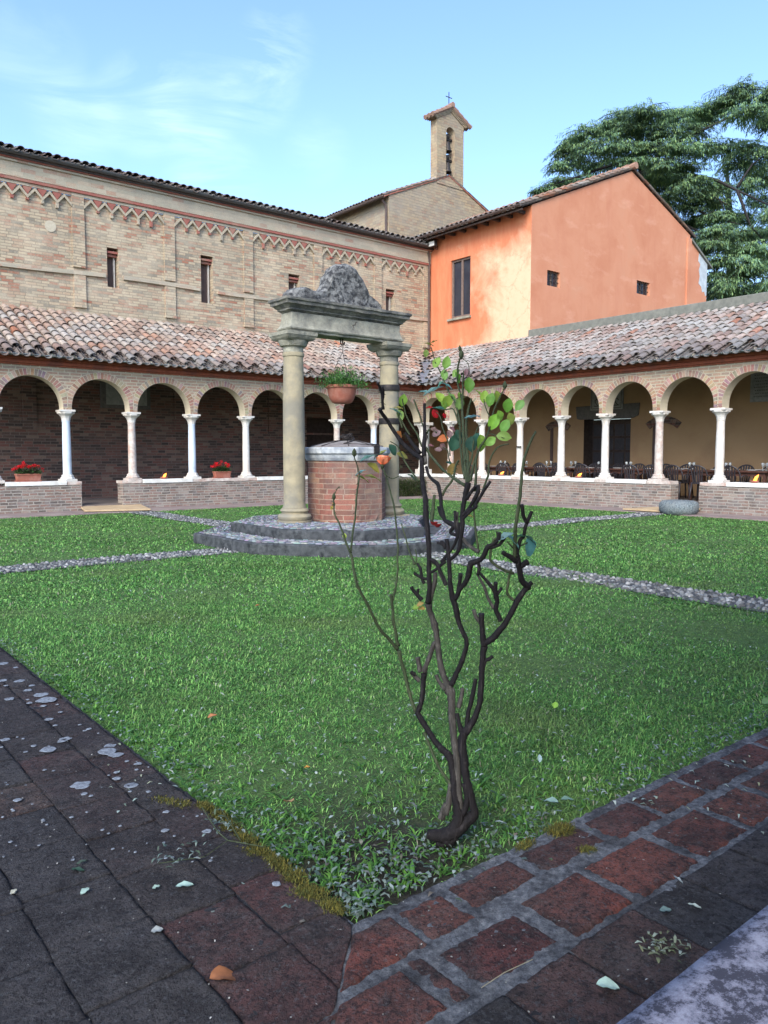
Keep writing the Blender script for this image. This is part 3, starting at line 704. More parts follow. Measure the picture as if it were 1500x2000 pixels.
    for a, b in lw:
        mbox(lo, mapf, a, b, -.02, .34, -.02, .62)
    lo.build('low_wall', 'brick_parapet', root, bevel=.01)
    for (a, b, kind) in copings:
        cp = MB(); s0 = -.045 if kind == 'coping' else -.03; nseg = max(3, int((b - a) / .12)); lo_, hi_ = .622, (.715 if kind == 'coping' else .7)
        jj = .001 if kind == 'coping' else .009
        prev = None; vs = []; fs = []
        for i in range(nseg + 1):
            t = a + (b - a) * i / nseg; J = lambda: random.uniform(-jj, jj)
            vs += [mapf(t + J(), s0 + J(), lo_ + J() * .5), mapf(t + J(), s0 + J(), hi_ + J()), mapf(t + J(), .36 + J(), hi_ + J()), mapf(t + J(), .36, lo_)]
            if i: q = 4 * (i - 1); fs += [(q + k, q + 4 + k, q + 4 + (k + 1) % 4, q + (k + 1) % 4) for k in range(4)]
        fs += [(0, 1, 2, 3), tuple(4 * nseg + k for k in (3, 2, 1, 0))]
        cp.add(vs, fs); cp.build('coping_slab', kind, root, bevel=.006)
    for c, k in zip(cols, kinds):
        if k == 'p':
            a = MB(); x, y, _ = mapf(c, .16, 0)
            a.box((x - .2, y - .2, .6), (x + .2, y + .2, .86)); a.lathe([(.2, .861), (.19, .9), (.165, .93), (.15, 2.1), (.16, 2.12), (.155, 2.14), (.2, 2.25), (.24, 2.31)], x, y, 8, PI / 8); a.box((x - .23, y - .23, 2.311), (x + .23, y + .23, 2.409))
            a.build('corner_pier', 'marble', root, bevel=.01)
        elif k: column_part(root, mapf, c, k)
    return root
def mapL(t, s, z): return (t, YL + s, z)
def mapR(t, s, z): return (XR + s, t, z)
def mapS(t, s, z): return (t, .47 - s, z)
def mapW(t, s, z): return (-.25 - s, t, z)

SL = math.atan2(5.16 - 3.62, 3.3); cs, sn = math.cos(SL), math.sin(SL)
colsL = [1.05, 2.65, 4.24, 5.85, 7.45, 9.08, 10.70, 12.25, 13.82, 15.25, 17.05 + .1]
kindsL = [None, 'r', 'w', 'b', 'r', 'b', 'w', 'w', 'r', 'b', None]
copL = [(2.8, 4.1, 'coping'), (4.42, 5.77, 'coping'), (5.775, 6.13, 'coping_rough'), (7.1, 7.62, 'coping_rough'), (7.64, 8.99, 'coping'), (9.0, 9.56, 'coping_rough'), (9.57, 10.42, 'coping_rough'), (10.43, 10.93, 'coping_rough'),
        (10.94, 12.1, 'coping'), (12.11, 12.4, 'coping_rough'), (12.41, 13.66, 'coping'), (13.67, 14.0, 'coping_rough'), (14.01, 15.08, 'coping'), (15.09, 15.4, 'coping_rough'), (15.41, 17.0, 'coping')]
AL = arcade('left_cloister_arcade', 'brick arcade left of the well, its columns white and bluish, red geraniums on its wall', mapL, colsL, [(.9, 6.12), (7.12, 17.2)], kindsL, copL, (6, YL, 0), None)
colsR = [4.5, 6.0, 7.52, 9.06, 10.62, 12.18, 13.61, 15.10, 16.62, 18.0, 19.3]
kindsR = [None, 'w', 'w', 'w', 'r', 'w', 'w', 'w', 'w', 'r', 'p']
copR = [(6.2, 7.4, 'coping'), (7.65, 8.78, 'coping'), (8.79, 9.43, 'coping_rough'), (10.19, 10.83, 'coping_rough'), (10.84, 12.0, 'coping'), (12.01, 12.35, 'coping_rough'), (12.36, 13.45, 'coping'), (13.46, 13.77, 'coping_rough'),
        (13.78, 14.93, 'coping'), (14.94, 15.27, 'coping_rough'), (15.28, 16.45, 'coping'), (16.46, 16.8, 'coping_rough'), (16.81, 17.85, 'coping'), (17.86, 19.1, 'coping')]
AR = arcade('right_cloister_arcade', 'brick arcade on the right, white columns, dining tables set out behind its low wall', mapR, colsR, [(4.4, 9.45), (10.17, 19.49)], kindsR, copR, (XR, 12, 0), None)
# tiled lean-to roofs, meeting in the valley at the inner corner
keepL = lambda u, s: (1.0 + u) < (16.9 + s * cs) - (.24 if s < 2.2 else .12)
tiles('roof_tiles', (1.0, YL - .3, 3.62), (1, 0, 0), (0, cs, sn), 82, 11, parent=AL, keep=keepL)
R0 = 4.6
keepR = lambda u, s: (R0 + u) < (18.85 + s * cs) - (.24 if s < 2.2 else .12)
tiles('roof_tiles', (XR - .3, R0, 3.62), (0, 1, 0), (cs, 0, sn), 76, 11, parent=AR, keep=keepR, cols=TILE_COLS * np.array((.9, .95, 1.02)), wts=[3, 3.4, 3.4, 1.6, 1.2, .35, 2.6, 2.2])
for root, m_, t0, t1 in ((AL, mapL, 1.0, 19.6), (AR, mapR, R0, 21.6)):
    a = MB(); e = 3.6; 
    P = [m_(t0, -.26, 3.61), m_(t0, 3.0, 5.13), m_(t0, 3.0, 5.02), m_(t0, .3, 3.62), m_(t0, -.1, 3.601)]
    # the slab is mitred along the valley
    v0 = XR - .26 if m_ is mapL else YL - .26
    Q = [m_(v0, -.26, 3.61), m_(v0 + 3.26, 3.0, 5.13), m_(v0 + 3.26, 3.0, 5.02), m_(v0 + .56, .3, 3.62), m_(v0 + .16, -.1, 3.601)]
    a.add(P + Q, [(0, 1, 2, 3, 4), (9, 8, 7, 6, 5)] + [(i, i + 5, (i + 1) % 5 + 5, (i + 1) % 5) for i in range(5)])
    a.build('roof_deck', 'wood_dark', root)
# rafters' end blocks under the eave
for root, m_, t0, t1 in ((AL, mapL, 1.0, 16.9), (AR, mapR, R0, 18.9)):
    a = MB(); t = t0 + .24
    while t < t1:
        a = MB(); mbox(a, m_, t - .03, t + .03, -.27, -.2, 3.605, 3.67); t += .47; a.build('eave_block', 'mortar', root)
    a = MB(); t = t0 + .02
    while t < t1 - .1:
        l = random.uniform(.4, .5); mbox(a, m_, t, min(t + l - .01, t1), -.33, -.12, 3.603, 3.622, .003); t += l
    a.build('eave_slab', 'granite', root)
a = MB()
for k in range(5):
    s0 = k * .55 - .12; s1 = s0 + .6
    def vp(s, off): d = s; return (16.9 + d * cs + off, 18.85 + d * cs - off, 3.62 + d * sn + .07 + abs(off) * .35)
    w0, w1 = (.17, .15) if k < 4 else (.15, .1)
    a.add([vp(s0, -w0), vp(s0, 0), vp(s0, w0), vp(s1, w1), vp(s1, 0), vp(s1, -w1)], [(0, 1, 4, 5), (1, 2, 3, 4)])
a.build('valley_gutter', 'lead', AR, recalc=False)
a = MB(); mbox(a, mapR, 4.0, 17.2, 2.9, 3.32, 5.21, 5.46); a.build('ridge_ledge', 'ledge', AR, bevel=.02)
a = MB()
t = 4.0
while t < 17.1:
    l = random.uniform(.25, .4); mbox(a, mapR, t, min(t + l - .012, 17.15), 2.84, 2.98, 5.14, 5.2, .004); t += l
a.build('ledge_bricks', 'ledge', AR)
# inner wall of the right walk (ochre plaster) with its door, its brick niches and its stone signs
inn = MB()
door = (13.3, 14.97, .05, 2.44)
mapI = lambda u, s, z: (20.2 + s, u, z)
holed_wall(inn, mapI, 3.0, 22.15, .0, 5.2, [door])
inn.build('inner_wall', 'ochre', AR, recalc=False)
a = MB(); reveals(a, mapI, door, .5, sill=False); a.build('door_reveal', 'wood_dark', AR, recalc=False)
d = MB(); mbox(d, mapI, 13.32, 14.95, .42, .48, .05, 2.43)
dd = d.build('door', 'wood_dark', AR)
p = MB()
for i in range(4):
    for j in range(5): mbox(p, mapI, 13.4 + i * .39, 13.72 + i * .39, .39, .425, .2 + j * .43, .55 + j * .43)
p.build('door_panel', 'chair', dd, bevel=.01)
a = MB()
a.prism([mapI(15.22, -.05, 2.46), mapI(15.27, -.05, 2.84), mapI(13.0, -.05, 2.86), mapI(13.04, -.05, 2.5), mapI(13.2, -.05, 2.43), mapI(15.1, -.05, 2.43)], (.12, 0, 0)); a.build('door_lintel', 'plaque_frame', AR, bevel=.02)
for (c, hw) in ((15.97, .43), (12.23, .5)):
    a = MB()
    for k in range(9):
        f = (k - 4) / 4.0; a0 = f * .62
        r0, r1 = hw * 1.35, hw * 1.35 + .2; zc = 2.44 - r1
        q = []
        for aa, rr in ((a0 - .07, r0), (a0 + .07, r0), (a0 + .07, r1), (a0 - .07, r1)): q.append(mapI(c + math.sin(aa) * rr, -.04, zc + math.cos(aa) * rr))
        a.prism(q, (.05, 0, 0))
    a.build('niche_arch', 'brick_inner', AR)
    a = MB(); mbox(a, mapI, c + hw * .45 - .0, c + hw * .45 + .1, -.03, .01, .05, 2.2); a.build('niche_jamb', 'shutter', AR)
sg = MB(); mbox(sg, mapI, 13.56, 14.70, -.06, -.002, 2.7, 3.42); s_ = sg.build('stone_sign', 'plaque', AR, bevel=.008)
a = MB()
for (y0, y1) in ((13.6, 13.99), (14.3, 14.66)):
    for (u0, u1, z0, z1) in ((y0, y1, 2.74, 2.755), (y0, y1, 3.36, 3.375), (y0, y0 + .015, 2.755, 3.36), (y1 - .015, y1, 2.755, 3.36)): mbox(a, mapI, u0, u1, -.066, -.058, z0, z1)
    yc = y0 + .17
    pts = [(.07, .17), (.05, .21), (0, .23), (-.05, .21), (-.06, .16), (-.02, .1), (.03, .05), (.08, .03), (.0, .02), (-.09, .03)]
    nm_ = MB(); nm_.tube([mapI(yc - px_ , -.066, 2.8 + pz) for px_, pz in pts], .011, 6); nm_.build('sign_numeral', 'wood_dark', s_)
a.build('sign_frame', 'wood_dark', s_)
a = MB(); mbox(a, mapI, 7.9, 9.76, -.05, -.002, 2.7, 3.6); pl = a.build('wall_plaque', 'plaque', AR, bevel=.01)
# faint worn lines of lettering on the plaques
def worn_lines(mapf, u0, u1, z0, z1, n, s, parent):
    a = MB()
    for k in range(n):
        z = z1 - (k + .5) * (z1 - z0) / n; u = u0
        while u < u1 - .03:
            l = random.uniform(.015, .04); mbox(a, mapf, u, u + l, s - .002, s + .003, z - .013, z + .013); u += l + random.uniform(.008, .03)
    a.build('inscription', 'plaque_frame', parent)
worn_lines(mapI, 8.0, 9.66, 2.8, 3.5, 9, -.052, pl)

# ------------------------------------------------------------------ the long brick building behind the left arcade
YB = 22.15
mapB = lambda u, s, z: (u, YB + s, z)
LB = thing('long_brick_building', 'long pale brick building with zigzag frieze and narrow slit windows, behind the left arcade', 'building', (8, YB, 0))
wins = [(7.96, 8.29, 6.06, 7.15), (10.81, 11.22, 5.97, 7.39), (13.93, 14.36, 5.97, 7.28), (18.06, 18.48, 5.97, 7.34), (2.6, 3.0, 6.0, 7.3)]
a = MB(); holed_wall(a, mapB, -3.0, 20.19, 4.4, 8.36, wins, extra=(20.19,))
for h in wins: reveals(a, mapB, h, .34)
a.build('upper_wall', 'brick_upper', LB, recalc=False)
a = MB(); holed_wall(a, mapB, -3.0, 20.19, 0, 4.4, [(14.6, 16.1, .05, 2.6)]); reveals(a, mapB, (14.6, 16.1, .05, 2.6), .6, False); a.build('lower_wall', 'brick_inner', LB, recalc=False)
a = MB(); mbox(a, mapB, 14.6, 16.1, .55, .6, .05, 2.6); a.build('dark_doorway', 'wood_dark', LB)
a = MB()
mbox(a, mapB, -3, 20.19, -.06, .0, 8.365, 8.44); mbox(a, mapB, -3, 20.19, -.085, .0, 8.525, 8.9)
mbox(a, mapB, -3, 20.19, -.13, .0, 8.9, 8.955)
a.build('frieze_band', 'brick_frieze', LB)
a = MB(); mbox(a, mapB, -3, 20.19, -.105, .0, 8.445, 8.52); mbox(a, mapB, -3, 20.19, -.17, .0, 8.96, 9.0); a.build('red_string_course', 'red_inset', LB)
a = MB(); u = -3
while u < 20.1: mbox(a, mapB, u, u + .045, -.118, -.03, 8.524, 8.548); u += .075
a.build('dentil_course', 'brick_frieze', LB)
pil = [-.62, 1.98, 4.6, 7.18, 9.8, 12.42, 15.08, 17.66, 20.02]
for pc in pil:
    a = MB(); mbox(a, mapB, pc - .165, pc + .165, -.06, -.001, 6.47, 8.362); mbox(a, mapB, pc - .16, pc + .16, -.06, -.001, 5.46, 6.33)
    mbox(a, mapB, pc - .17, pc + .17, -.075, -.001, 5.38, 5.455)
    a.build('pilaster', 'brick_upper', LB)
for p0, p1 in zip(pil[:-1], pil[1:]):
    x0, x1 = p0 + .165, p1 - .165; n = 6 if x1 - x0 > 2.1 else 5; pt = (x1 - x0) / n
    z = MB()
    for k in range(n):
        c = x0 + pt * (k + .5); hi, lo_ = 8.355, 8.09
        for sg in (-1, 1):
            e = c + sg * pt / 2; w_ = .05
            q = [mapB(c, -.078, hi), mapB(c, -.078, hi - .085), mapB(e - sg * .0, -.078, lo_ - .03), mapB(e, -.078, lo_ + .055)]
            z.prism(q if sg > 0 else q[::-1], (0, .078, 0))
        if k < n - 1:
            e = c + pt / 2
            rd = MB(); br = MB(); rd.prism([mapB(e - pt * .32, -.055, hi), mapB(e + pt * .32, -.055, hi), mapB(e, -.055, lo_ + .06)], (0, .05, 0))
            mbox(br, mapB, e - .035, e + .035, -.07, 0, lo_ - random.choice((.07, .1, .14, .17)), lo_ - .005, .004)
            rd.build('red_triangle', 'red_inset', LB); br.build('bracket', 'red_inset' if random.random() < .5 else 'brick_frieze', LB)
    z.build('zigzag_moulding', 'zig', LB)
def wavy(u): return 6.3 + .035 * math.sin(u * .9) + .012 * (u - 8) * .9
for (u0, u1) in ((-3, 7.9), (8.4, 10.75), (11.35, 13.86), (14.45, 17.98), (18.56, 20.19)):
    nseg = int((u1 - u0) / .3) + 1; a = MB()
    for i in range(nseg):
        ua = u0 + (u1 - u0) * i / nseg; ub = u0 + (u1 - u0) * (i + 1) / nseg
        za, zb = wavy(ua) + .02, wavy(ub) + .02
        P = [mapB(ua, -.075, za - .05), mapB(ub, -.075, zb - .05), mapB(ub, -.075, zb + .06), mapB(ua, -.075, za + .06)]
        a.prism(P, (0, .074, 0))
    a.build('string_course', 'brick_frieze', LB)
for h in wins:
    a = MB(); mbox(a, mapB, h[0] + .0, h[1], .27, .3, h[2], h[3]); f = a.build('window', 'shutter', LB)
    a = MB(); mbox(a, mapB, h[1] - .075, h[1] - .045, .2, .27, h[2], h[3] - .02); a.build('window_frame', 'marble', f)
    a = MB(); mbox(a, mapB, h[0], h[1], .05, .265, h[3] - .14, h[3] - .08); mbox(a, mapB, h[0], h[1], .12, .265, h[3] - .22, h[3] - .16); a.build('lintel_bricks', 'red_inset', f)
a = MB(); a.prism([mapB(6.46 + .15 * math.cos(k * PI / 9), -.012, 7.45 + .15 * math.sin(k * PI / 9)) for k in range(18)], (0, .01, 0)); a.build('blind_oculus', 'mortar', LB)
# gutter: open half-pipe hung under the first tiles
def gutter(name, p0, p1, r, mat, parent, down=-1, brk=True):
    p0, p1 = Vector(p0), Vector(p1); d = (p1 - p0).normalized(); sdv = d.cross(UZ).normalized(); a = MB(); seg = 10
    vs = []; fs = []
    for e, p in enumerate((p0, p1)):
        for lay in (0, 1):
            rr = r - lay * .006
            for k in range(seg + 1):
                t = PI + PI * k / seg; vs.append(p + sdv * math.cos(t) * rr + UZ * math.sin(t) * rr)
    w_ = seg + 1
    for k in range(seg): fs += [(k, k + 1, 2 * w_ + k + 1, 2 * w_ + k), (w_ + k + 1, w_ + k, 3 * w_ + k, 3 * w_ + k + 1)]
    fs += [(0, 2 * w_, 3 * w_, w_), (seg, w_ + seg, 3 * w_ + seg, 2 * w_ + seg)] + [(k, w_ + k, w_ + k + 1, k + 1) for k in range(seg)] + [(2 * w_ + k, 2 * w_ + k + 1, 3 * w_ + k + 1, 3 * w_ + k) for k in range(seg)]
    a.add(vs, fs)
    ln = (p1 - p0).length; k = .8
    while brk and k < ln: a.tube([p0 + d * k + sdv * math.cos(PI + PI * q / 8) * (r + .004) + UZ * math.sin(PI + PI * q / 8) * (r + .004) for q in range(9)], .008, 5); k += 1.9
    return a.build(name, mat, parent, 'auto')
gutter('gutter', (-3, YB - .27, 9.12), (20.05, YB - .27, 9.12), .085, 'gutter', LB)
a = MB(); a.add([mapB(-3, -.24, 9.06), mapB(20.6, -.24, 9.06), mapB(24, 4.6, 10.4), mapB(-3, 4.6, 10.4), mapB(-3, -.24, 9.0), mapB(20.6, -.24, 9.0), mapB(24, 4.6, 10.3), mapB(-3, 4.6, 10.3)], [(0, 1, 2, 3), (7, 6, 5, 4), (0, 4, 5, 1), (3, 2, 6, 7), (0, 3, 7, 4), (1, 5, 6, 2)])
a.build('roof_deck', 'wood_dark', LB)
sl = math.atan2(1.34, 4.84)
tiles('roof_tiles', (-3, YB - .28, 9.13), (1, 0, 0), (0, math.cos(sl), math.sin(sl)), 100, 6, parent=LB, eave_gap=False, cols=TILE_COLS * .62, darken_eave=True, amp=.02, keep=lambda u, s: u < 23.4)
a = MB(); a.tube([(19.98, YB - .12, 9.05), (20.06, YB - .1, 8.85), (20.1, YB - .08, 8.6), (20.1, YB - .08, 5.35)], .05, 10)
for z in (8.2, 6.9, 5.8): a.lathe([(.056, z - .02), (.06, z), (.056, z + .02)], 20.1, YB - .08, 10)
a.build('downpipe', 'gutter_brown', LB, 'auto')
# recessed string and wall plaque inside the walk
a = MB(); mbox(a, mapB, 1, 19.9, -.05, -.002, 2.02, 2.08)
for u in (5.6, 9.85, 13.1): mbox(a, mapB, u, u + .35, -.05, -.002, 2.081, 3.9)
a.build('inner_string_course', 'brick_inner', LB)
a = MB(); mbox(a, mapB, 7.66, 9.1, -.09, -.002, 2.66, 3.75); pf = a.build('plaque_frame', 'plaque_frame', LB, bevel=.01)
a = MB(); mbox(a, mapB, 7.8, 8.98, -.12, -.085, 2.76, 3.65); pq = a.build('plaque', 'plaque', pf, bevel=.006)

# ------------------------------------------------------------------ orange house
OH = thing('orange_house', 'orange plastered house with a steep gable and small barred windows, right of the brick building', 'house', (25, 19, 0))
X0, Y0 = 20.2, 17.2
mapO = lambda u, s, z: (X0 + s, u, z)      # sunlit side
mapG = lambda u, s, z: (u, Y0 + s, z)      # gable side
w_big = (19.99, 21.0, 6.33, 8.43)
a = MB(); holed_wall(a, mapO, Y0, 22.4, 5.0, 9.5, [w_big]); reveals(a, mapO, w_big, .16); a.build('side_wall', 'plaster_worn', OH, recalc=False)
topG = lambda u: 9.52 + (u - 20.2) * (2.32 / 5.6) if u < 25.8 else 11.84 - (u - 25.8) * (1.6 / 4.2)
w1, w2 = (21.04, 21.72, 7.04, 7.55), (26.3, 27.17, 7.45, 7.94)
a = MB(); holed_wall(a, mapG, 20.2, 30.0, 3.0, topG, [w1, w2], extra=(25.8,))
for h in (w1, w2): reveals(a, mapG, h, .2)
a.add([(30.0, Y0, 3), (30.0, 27, 3), (30.0, 27, 10.24), (30.0, Y0, 10.24)], [(0, 1, 2, 3)]); a.add([(20.2, 27, 3), (30, 27, 3), (30, 27, 10.24), (25.8, 27, 11.84), (20.2, 27, 9.5)], [(0, 1, 2, 3, 4)])
a.build('gable_wall', 'plaster_gable', OH, recalc=False)
a = MB(); mbox(a, mapG, 29.78, 30.06, -.05, -.001, 3, 10.1); a.build('corner_pilaster', 'plaster_gable', OH)
a = MB(); a.prism([mapG(30.062, .0, 3), mapG(31.4, .0, 3), mapG(31.4, .0, 9.3), mapG(30.062, .0, 10.0)], (0, 4, 0)); ex = a.build('lean_to_wall', 'plaster_gable', OH)
pp = [(30.75, 8.42), (30.83, 8.72), (30.74, 8.95), (30.85, 9.2), (30.68, 9.32), (30.72, 9.64), (31.4, 9.29), (31.4, 8.02), (31.3, 7.98), (31.22, 8.15), (31.05, 8.1), (30.98, 8.3)]
a = MB(); a.prism([mapG(u, -.006, z) for u, z in pp], (0, .012, 0)); a.build('bare_patch', 'render_bare', ex)
a = MB(); a.prism([mapG(30.04, -.08, 10.02), mapG(31.7, -.08, 9.14), mapG(31.7, -.08, 9.22), mapG(30.04, -.08, 10.12)], (0, 4.2, 0)); a.build('lean_to_roof', 'ledge', OH)
def bars(h, nh, nv, mapf, mat='iron'):
    f = MB(); mbox(f, mapf, h[0], h[1], .15, .17, h[2], h[3]); o = f.build('window', 'glass', OH)
    b = MB()
    for i in range(nv): u = h[0] + (h[1] - h[0]) * (i + 1) / (nv + 1); b.tube([mapf(u, .06, h[2]), mapf(u, .06, h[3])], .014, 6)
    for i in range(nh): z = h[2] + (h[3] - h[2]) * (i + 1) / (nh + 1); b.tube([mapf(h[0], .075, z), mapf(h[1], .075, z)], .014, 6)
    b.build('window_bars', mat, o)
    b = MB()
    for (u0, u1, z0, z1) in ((h[0], h[0] + .04, h[2], h[3]), (h[1] - .04, h[1], h[2], h[3]), (h[0] + .04, h[1] - .04, h[2], h[2] + .04), (h[0] + .04, h[1] - .04, h[3] - .04, h[3]), ((h[0] + h[1]) / 2 - .02, (h[0] + h[1]) / 2 + .02, h[2] + .04, h[3] - .04)): mbox(b, mapf, u0, u1, .11, .148, z0, z1)
    b.build('window_frame', 'frame_wood', o)
bars(w1, 2, 3, mapG); bars(w2, 2, 4, mapG)
h = w_big; f = MB(); mbox(f, mapO, h[0], h[1], .13, .15, h[2], h[3]); bw_ = f.build('window', 'glass', OH)
b = MB()
for (u0, u1, z0, z1) in ((h[0], h[0] + .07, h[2], h[3]), (h[1] - .07, h[1], h[2], h[3]), (h[0] + .07, h[1] - .07, h[2], h[2] + .08), (h[0] + .07, h[1] - .07, h[3] - .07, h[3]), (20.44, 20.52, h[2] + .08, h[3] - .07)): mbox(b, mapO, u0, u1, .07, .128, z0, z1)
b.build('window_frame', 'frame_wood', bw_, bevel=.006)
b = MB(); mbox(b, mapO, h[0] - .06, h[1] + .1, -.1, .07, h[2] - .09, h[2] - .01)
b.build('window_sill', 'stone_beam', bw_, bevel=.01)
# roof: two tiled slopes, eave on the sunlit side overhanging on rafters
sA = math.atan2(2.32, 5.6); a = MB()
rz = lambda x: 9.56 + (x - 20.2) * (2.32 / 5.6) if x < 25.8 else 11.88 - (x - 25.8) * (1.6 / 4.2)
for (xa, xb) in ((19.66, 25.8), (25.8, 30.25)):
    a.prism([(xa, Y0 - .06, rz(xa)), (xb, Y0 - .06, rz(xb)), (xb, Y0 - .06, rz(xb) + .05), (xa, Y0 - .06, rz(xa) + .05)], (0, 10, 0))
a.build('roof_deck', 'wood_dark', OH)
HT = TILE_COLS * np.array((.78, .76, .72))
tiles('roof_tiles', (19.66, Y0 - .12, rz(19.66) + .05), (0, 1, 0), (math.cos(sA), 0, math.sin(sA)), 42, 20, parent=OH, cols=HT, eave_gap=False, seg=5)
sB = math.atan2(1.6, 4.2); tiles('roof_tiles', (30.25, Y0 - .12, rz(30.25) + .05), (0, 1, 0), (-math.cos(sB), 0, math.sin(sB)), 42, 14, parent=OH, cols=HT, eave_gap=False, seg=5)
a = MB(); a.cc = (.34, .2, .14); y = Y0 - .2
while y < 27: a.tube([(25.8, y, 12.0), (25.8, y + .45, 11.97)], [.13, .1], 8); y += .36
a.build('ridge_tiles', 'voussoir', OH, 'auto')
gutter('gutter', (19.6, Y0 - .05, 9.42), (19.6, 22.2, 9.40), .075, 'gutter_brown', OH)
a = MB(); y = Y0 + .25
while y < 22: a.box((19.7, y, 9.28), (20.19, y + .1, 9.38)); y += .55
a.box((19.66, Y0 - .04, 9.25), (19.72, 22.15, 9.3)); a.build('rafter_ends', 'wood_dark', OH)
# chimney
cx, cy = 31.25, 19.2
CH = MB(); CH.box((cx - .33, cy - .33, 8.8), (cx + .33, cy + .33, 10.98)); ch = CH.build('chimney', 'ledge', OH, bevel=.01)
a = MB()
for k in range(3):
    z = 11.02 + k * .16; a.add([(cx - .4, cy - .4, z), (cx + .4, cy - .4, z), (cx + .4, cy + .4, z), (cx - .4, cy + .4, z), (cx - .34, cy - .34, z + .08), (cx + .34, cy - .34, z + .08), (cx + .34, cy + .34, z + .08), (cx - .34, cy + .34, z + .08)], [(3, 2, 1, 0), (4, 5, 6, 7), (0, 1, 5, 4), (1, 2, 6, 5), (2, 3, 7, 6), (3, 0, 4, 7)])
for sx in (-1, 1):
    for sy in (-1, 1): a.box((cx + sx * .28 - .05, cy + sy * .28 - .05, 10.98), (cx + sx * .28 + .05, cy + sy * .28 + .05, 11.38))
a.build('chimney_cowl', 'step_stone', ch)
# floodlight under the eave
FLt = thing('floodlight', 'small grey floodlight fixed under the eave at the corner of the orange house', 'lamp', (20.0, 21.6, 9.2))
a = MB(); a.box((19.86, 21.5, 9.02), (20.0, 21.85, 9.24)); fb = a.build('lamp_body', 'iron', FLt, bevel=.02)
a = MB(); a.box((19.845, 21.53, 9.045), (19.858, 21.82, 9.215)); a.build('lamp_glass', 'coping', fb)
a = MB(); a.tube([(19.98, 21.67, 9.24), (20.05, 21.67, 9.32), (20.19, 21.67, 9.32)], .015, 6); a.tube([(19.97, 21.6, 9.02), (20.0, 21.58, 8.92), (20.08, 21.6, 8.95), (20.17, 21.68, 9.1)], .012, 6); a.build('bracket', 'iron', FLt)

# ------------------------------------------------------------------ chapel with its bell gable
CP = thing('brick_chapel', 'rough brick chapel with a low gable rising behind the roofs, bell gable on its ridge', 'building', (26.7, 28, 0))
YC = 28.0; mapC = lambda u, s, z: (u, YC + s, z)
gz = lambda u: 13.12 + (u - 23.02) * (1.6 / 3.7) if u < 26.75 else 14.75 - (u - 26.75) * (1.6 / 3.7)
a = MB(); holed_wall(a, mapC, 23.02, 30.5, 3, gz, [], extra=(26.75,)); a.add([(23.02, YC, 3), (23.02, 44, 3), (23.02, 44, 13.12), (23.02, YC, 13.12)], [(0, 1, 2, 3)]); a.add([(30.5, YC, 3), (30.5, 44, 3), (30.5, 44, 13.1), (30.5, YC, 13.1)], [(0, 1, 2, 3)])
a.build('wall', 'brick_chapel', CP, recalc=False)
a = MB()
for (xa, xb) in ((22.7, 26.75), (26.75, 30.8)): a.prism([(xa, YC - .05, gz(xa) + .01), (xb, YC - .05, gz(xb) + .01), (xb, YC - .05, gz(xb) + .07), (xa, YC - .05, gz(xa) + .07)], (0, 16, 0))
a.build('roof_deck', 'clay', CP)
sC = math.atan2(1.6, 3.7); tiles('roof_tiles', (22.7, YC - .1, gz(22.7) + .08), (0, 1, 0), (math.cos(sC), 0, math.sin(sC)), 66, 13, parent=CP, eave_gap=False, seg=4, cols=TILE_COLS * .85)
tiles('roof_tiles', (30.8, YC - .1, gz(30.8) + .08), (0, 1, 0), (-math.cos(sC), 0, math.sin(sC)), 12, 13, parent=CP, eave_gap=False, seg=4, cols=TILE_COLS * .85)
gutter('gutter', (22.62, YC - .1, gz(22.7) + .02), (22.62, 44, gz(22.7) + .02), .09, 'gutter_brown', CP, brk=False)
a = MB(); a.tube([(22.7, YC + .12, 12.9), (22.9, YC + .12, 12.7), (22.94, YC + .12, 12.5), (22.94, YC + .12, 9.5)], .06, 8); a.build('downpipe', 'gutter_brown', CP, 'auto')
# bell gable: one brick slab with an arched opening
bx0, bx1, bz0, bz1 = 25.95, 27.72, 14.3, 17.35; ox0, ox1, oz0 = 26.55, 27.12, 14.8; oc = (ox0 + ox1) / 2; orr = (ox1 - ox0) / 2; ozc = 17.08 - orr
a = MB(); TH = .42
apex = 17.78
tz = lambda u: 17.3 + (apex - 17.3) * (1 - abs(u - (bx0 + bx1) / 2) / ((bx1 - bx0) / 2))
for s in (-.03, TH):
    q = lambda u, z: (u, YC + s, z)
    a.add([q(bx0, bz0), q(ox0, bz0), q(ox0, tz(ox0)), q(bx0, tz(bx0))], [(0, 1, 2, 3)]); a.add([q(ox1, bz0), q(bx1, bz0), q(bx1, tz(bx1)), q(ox1, tz(ox1))], [(0, 1, 2, 3)])
    a.add([q(ox0, bz0), q(ox1, bz0), q(ox1, oz0), q(ox0, oz0)], [(0, 1, 2, 3)])
    K = 12
    for k in range(K):
        a0, a1 = PI * k / K, PI * (k + 1) / K; ua, ub = oc - orr * math.cos(a0), oc - orr * math.cos(a1)
        a.add([q(ua, ozc + orr * math.sin(a0)), q(ub, ozc + orr * math.sin(a1)), q(ub, tz(ub)), q(ua, tz(ua))], [(0, 1, 2, 3)])
def strip(pts):
    for (ua, za), (ub, zb) in zip(pts[:-1], pts[1:]): a.add([(ua, YC - .03, za), (ub, YC - .03, zb), (ub, YC + TH, zb), (ua, YC + TH, za)], [(0, 1, 2, 3)])
strip([(ox1, ozc), (ox1, oz0), (ox0, oz0), (ox0, ozc)] + [(oc - orr * math.cos(PI * k / 12), ozc + orr * math.sin(PI * k / 12)) for k in range(13)])
strip([(bx0, bz0), (bx0, 17.3), ((bx0 + bx1) / 2, apex), (bx1, 17.3), (bx1, bz0)])
bgab = a.build('bell_gable', 'brick_chapel', CP, recalc=False)
a = MB(); mx_ = (bx0 + bx1) / 2
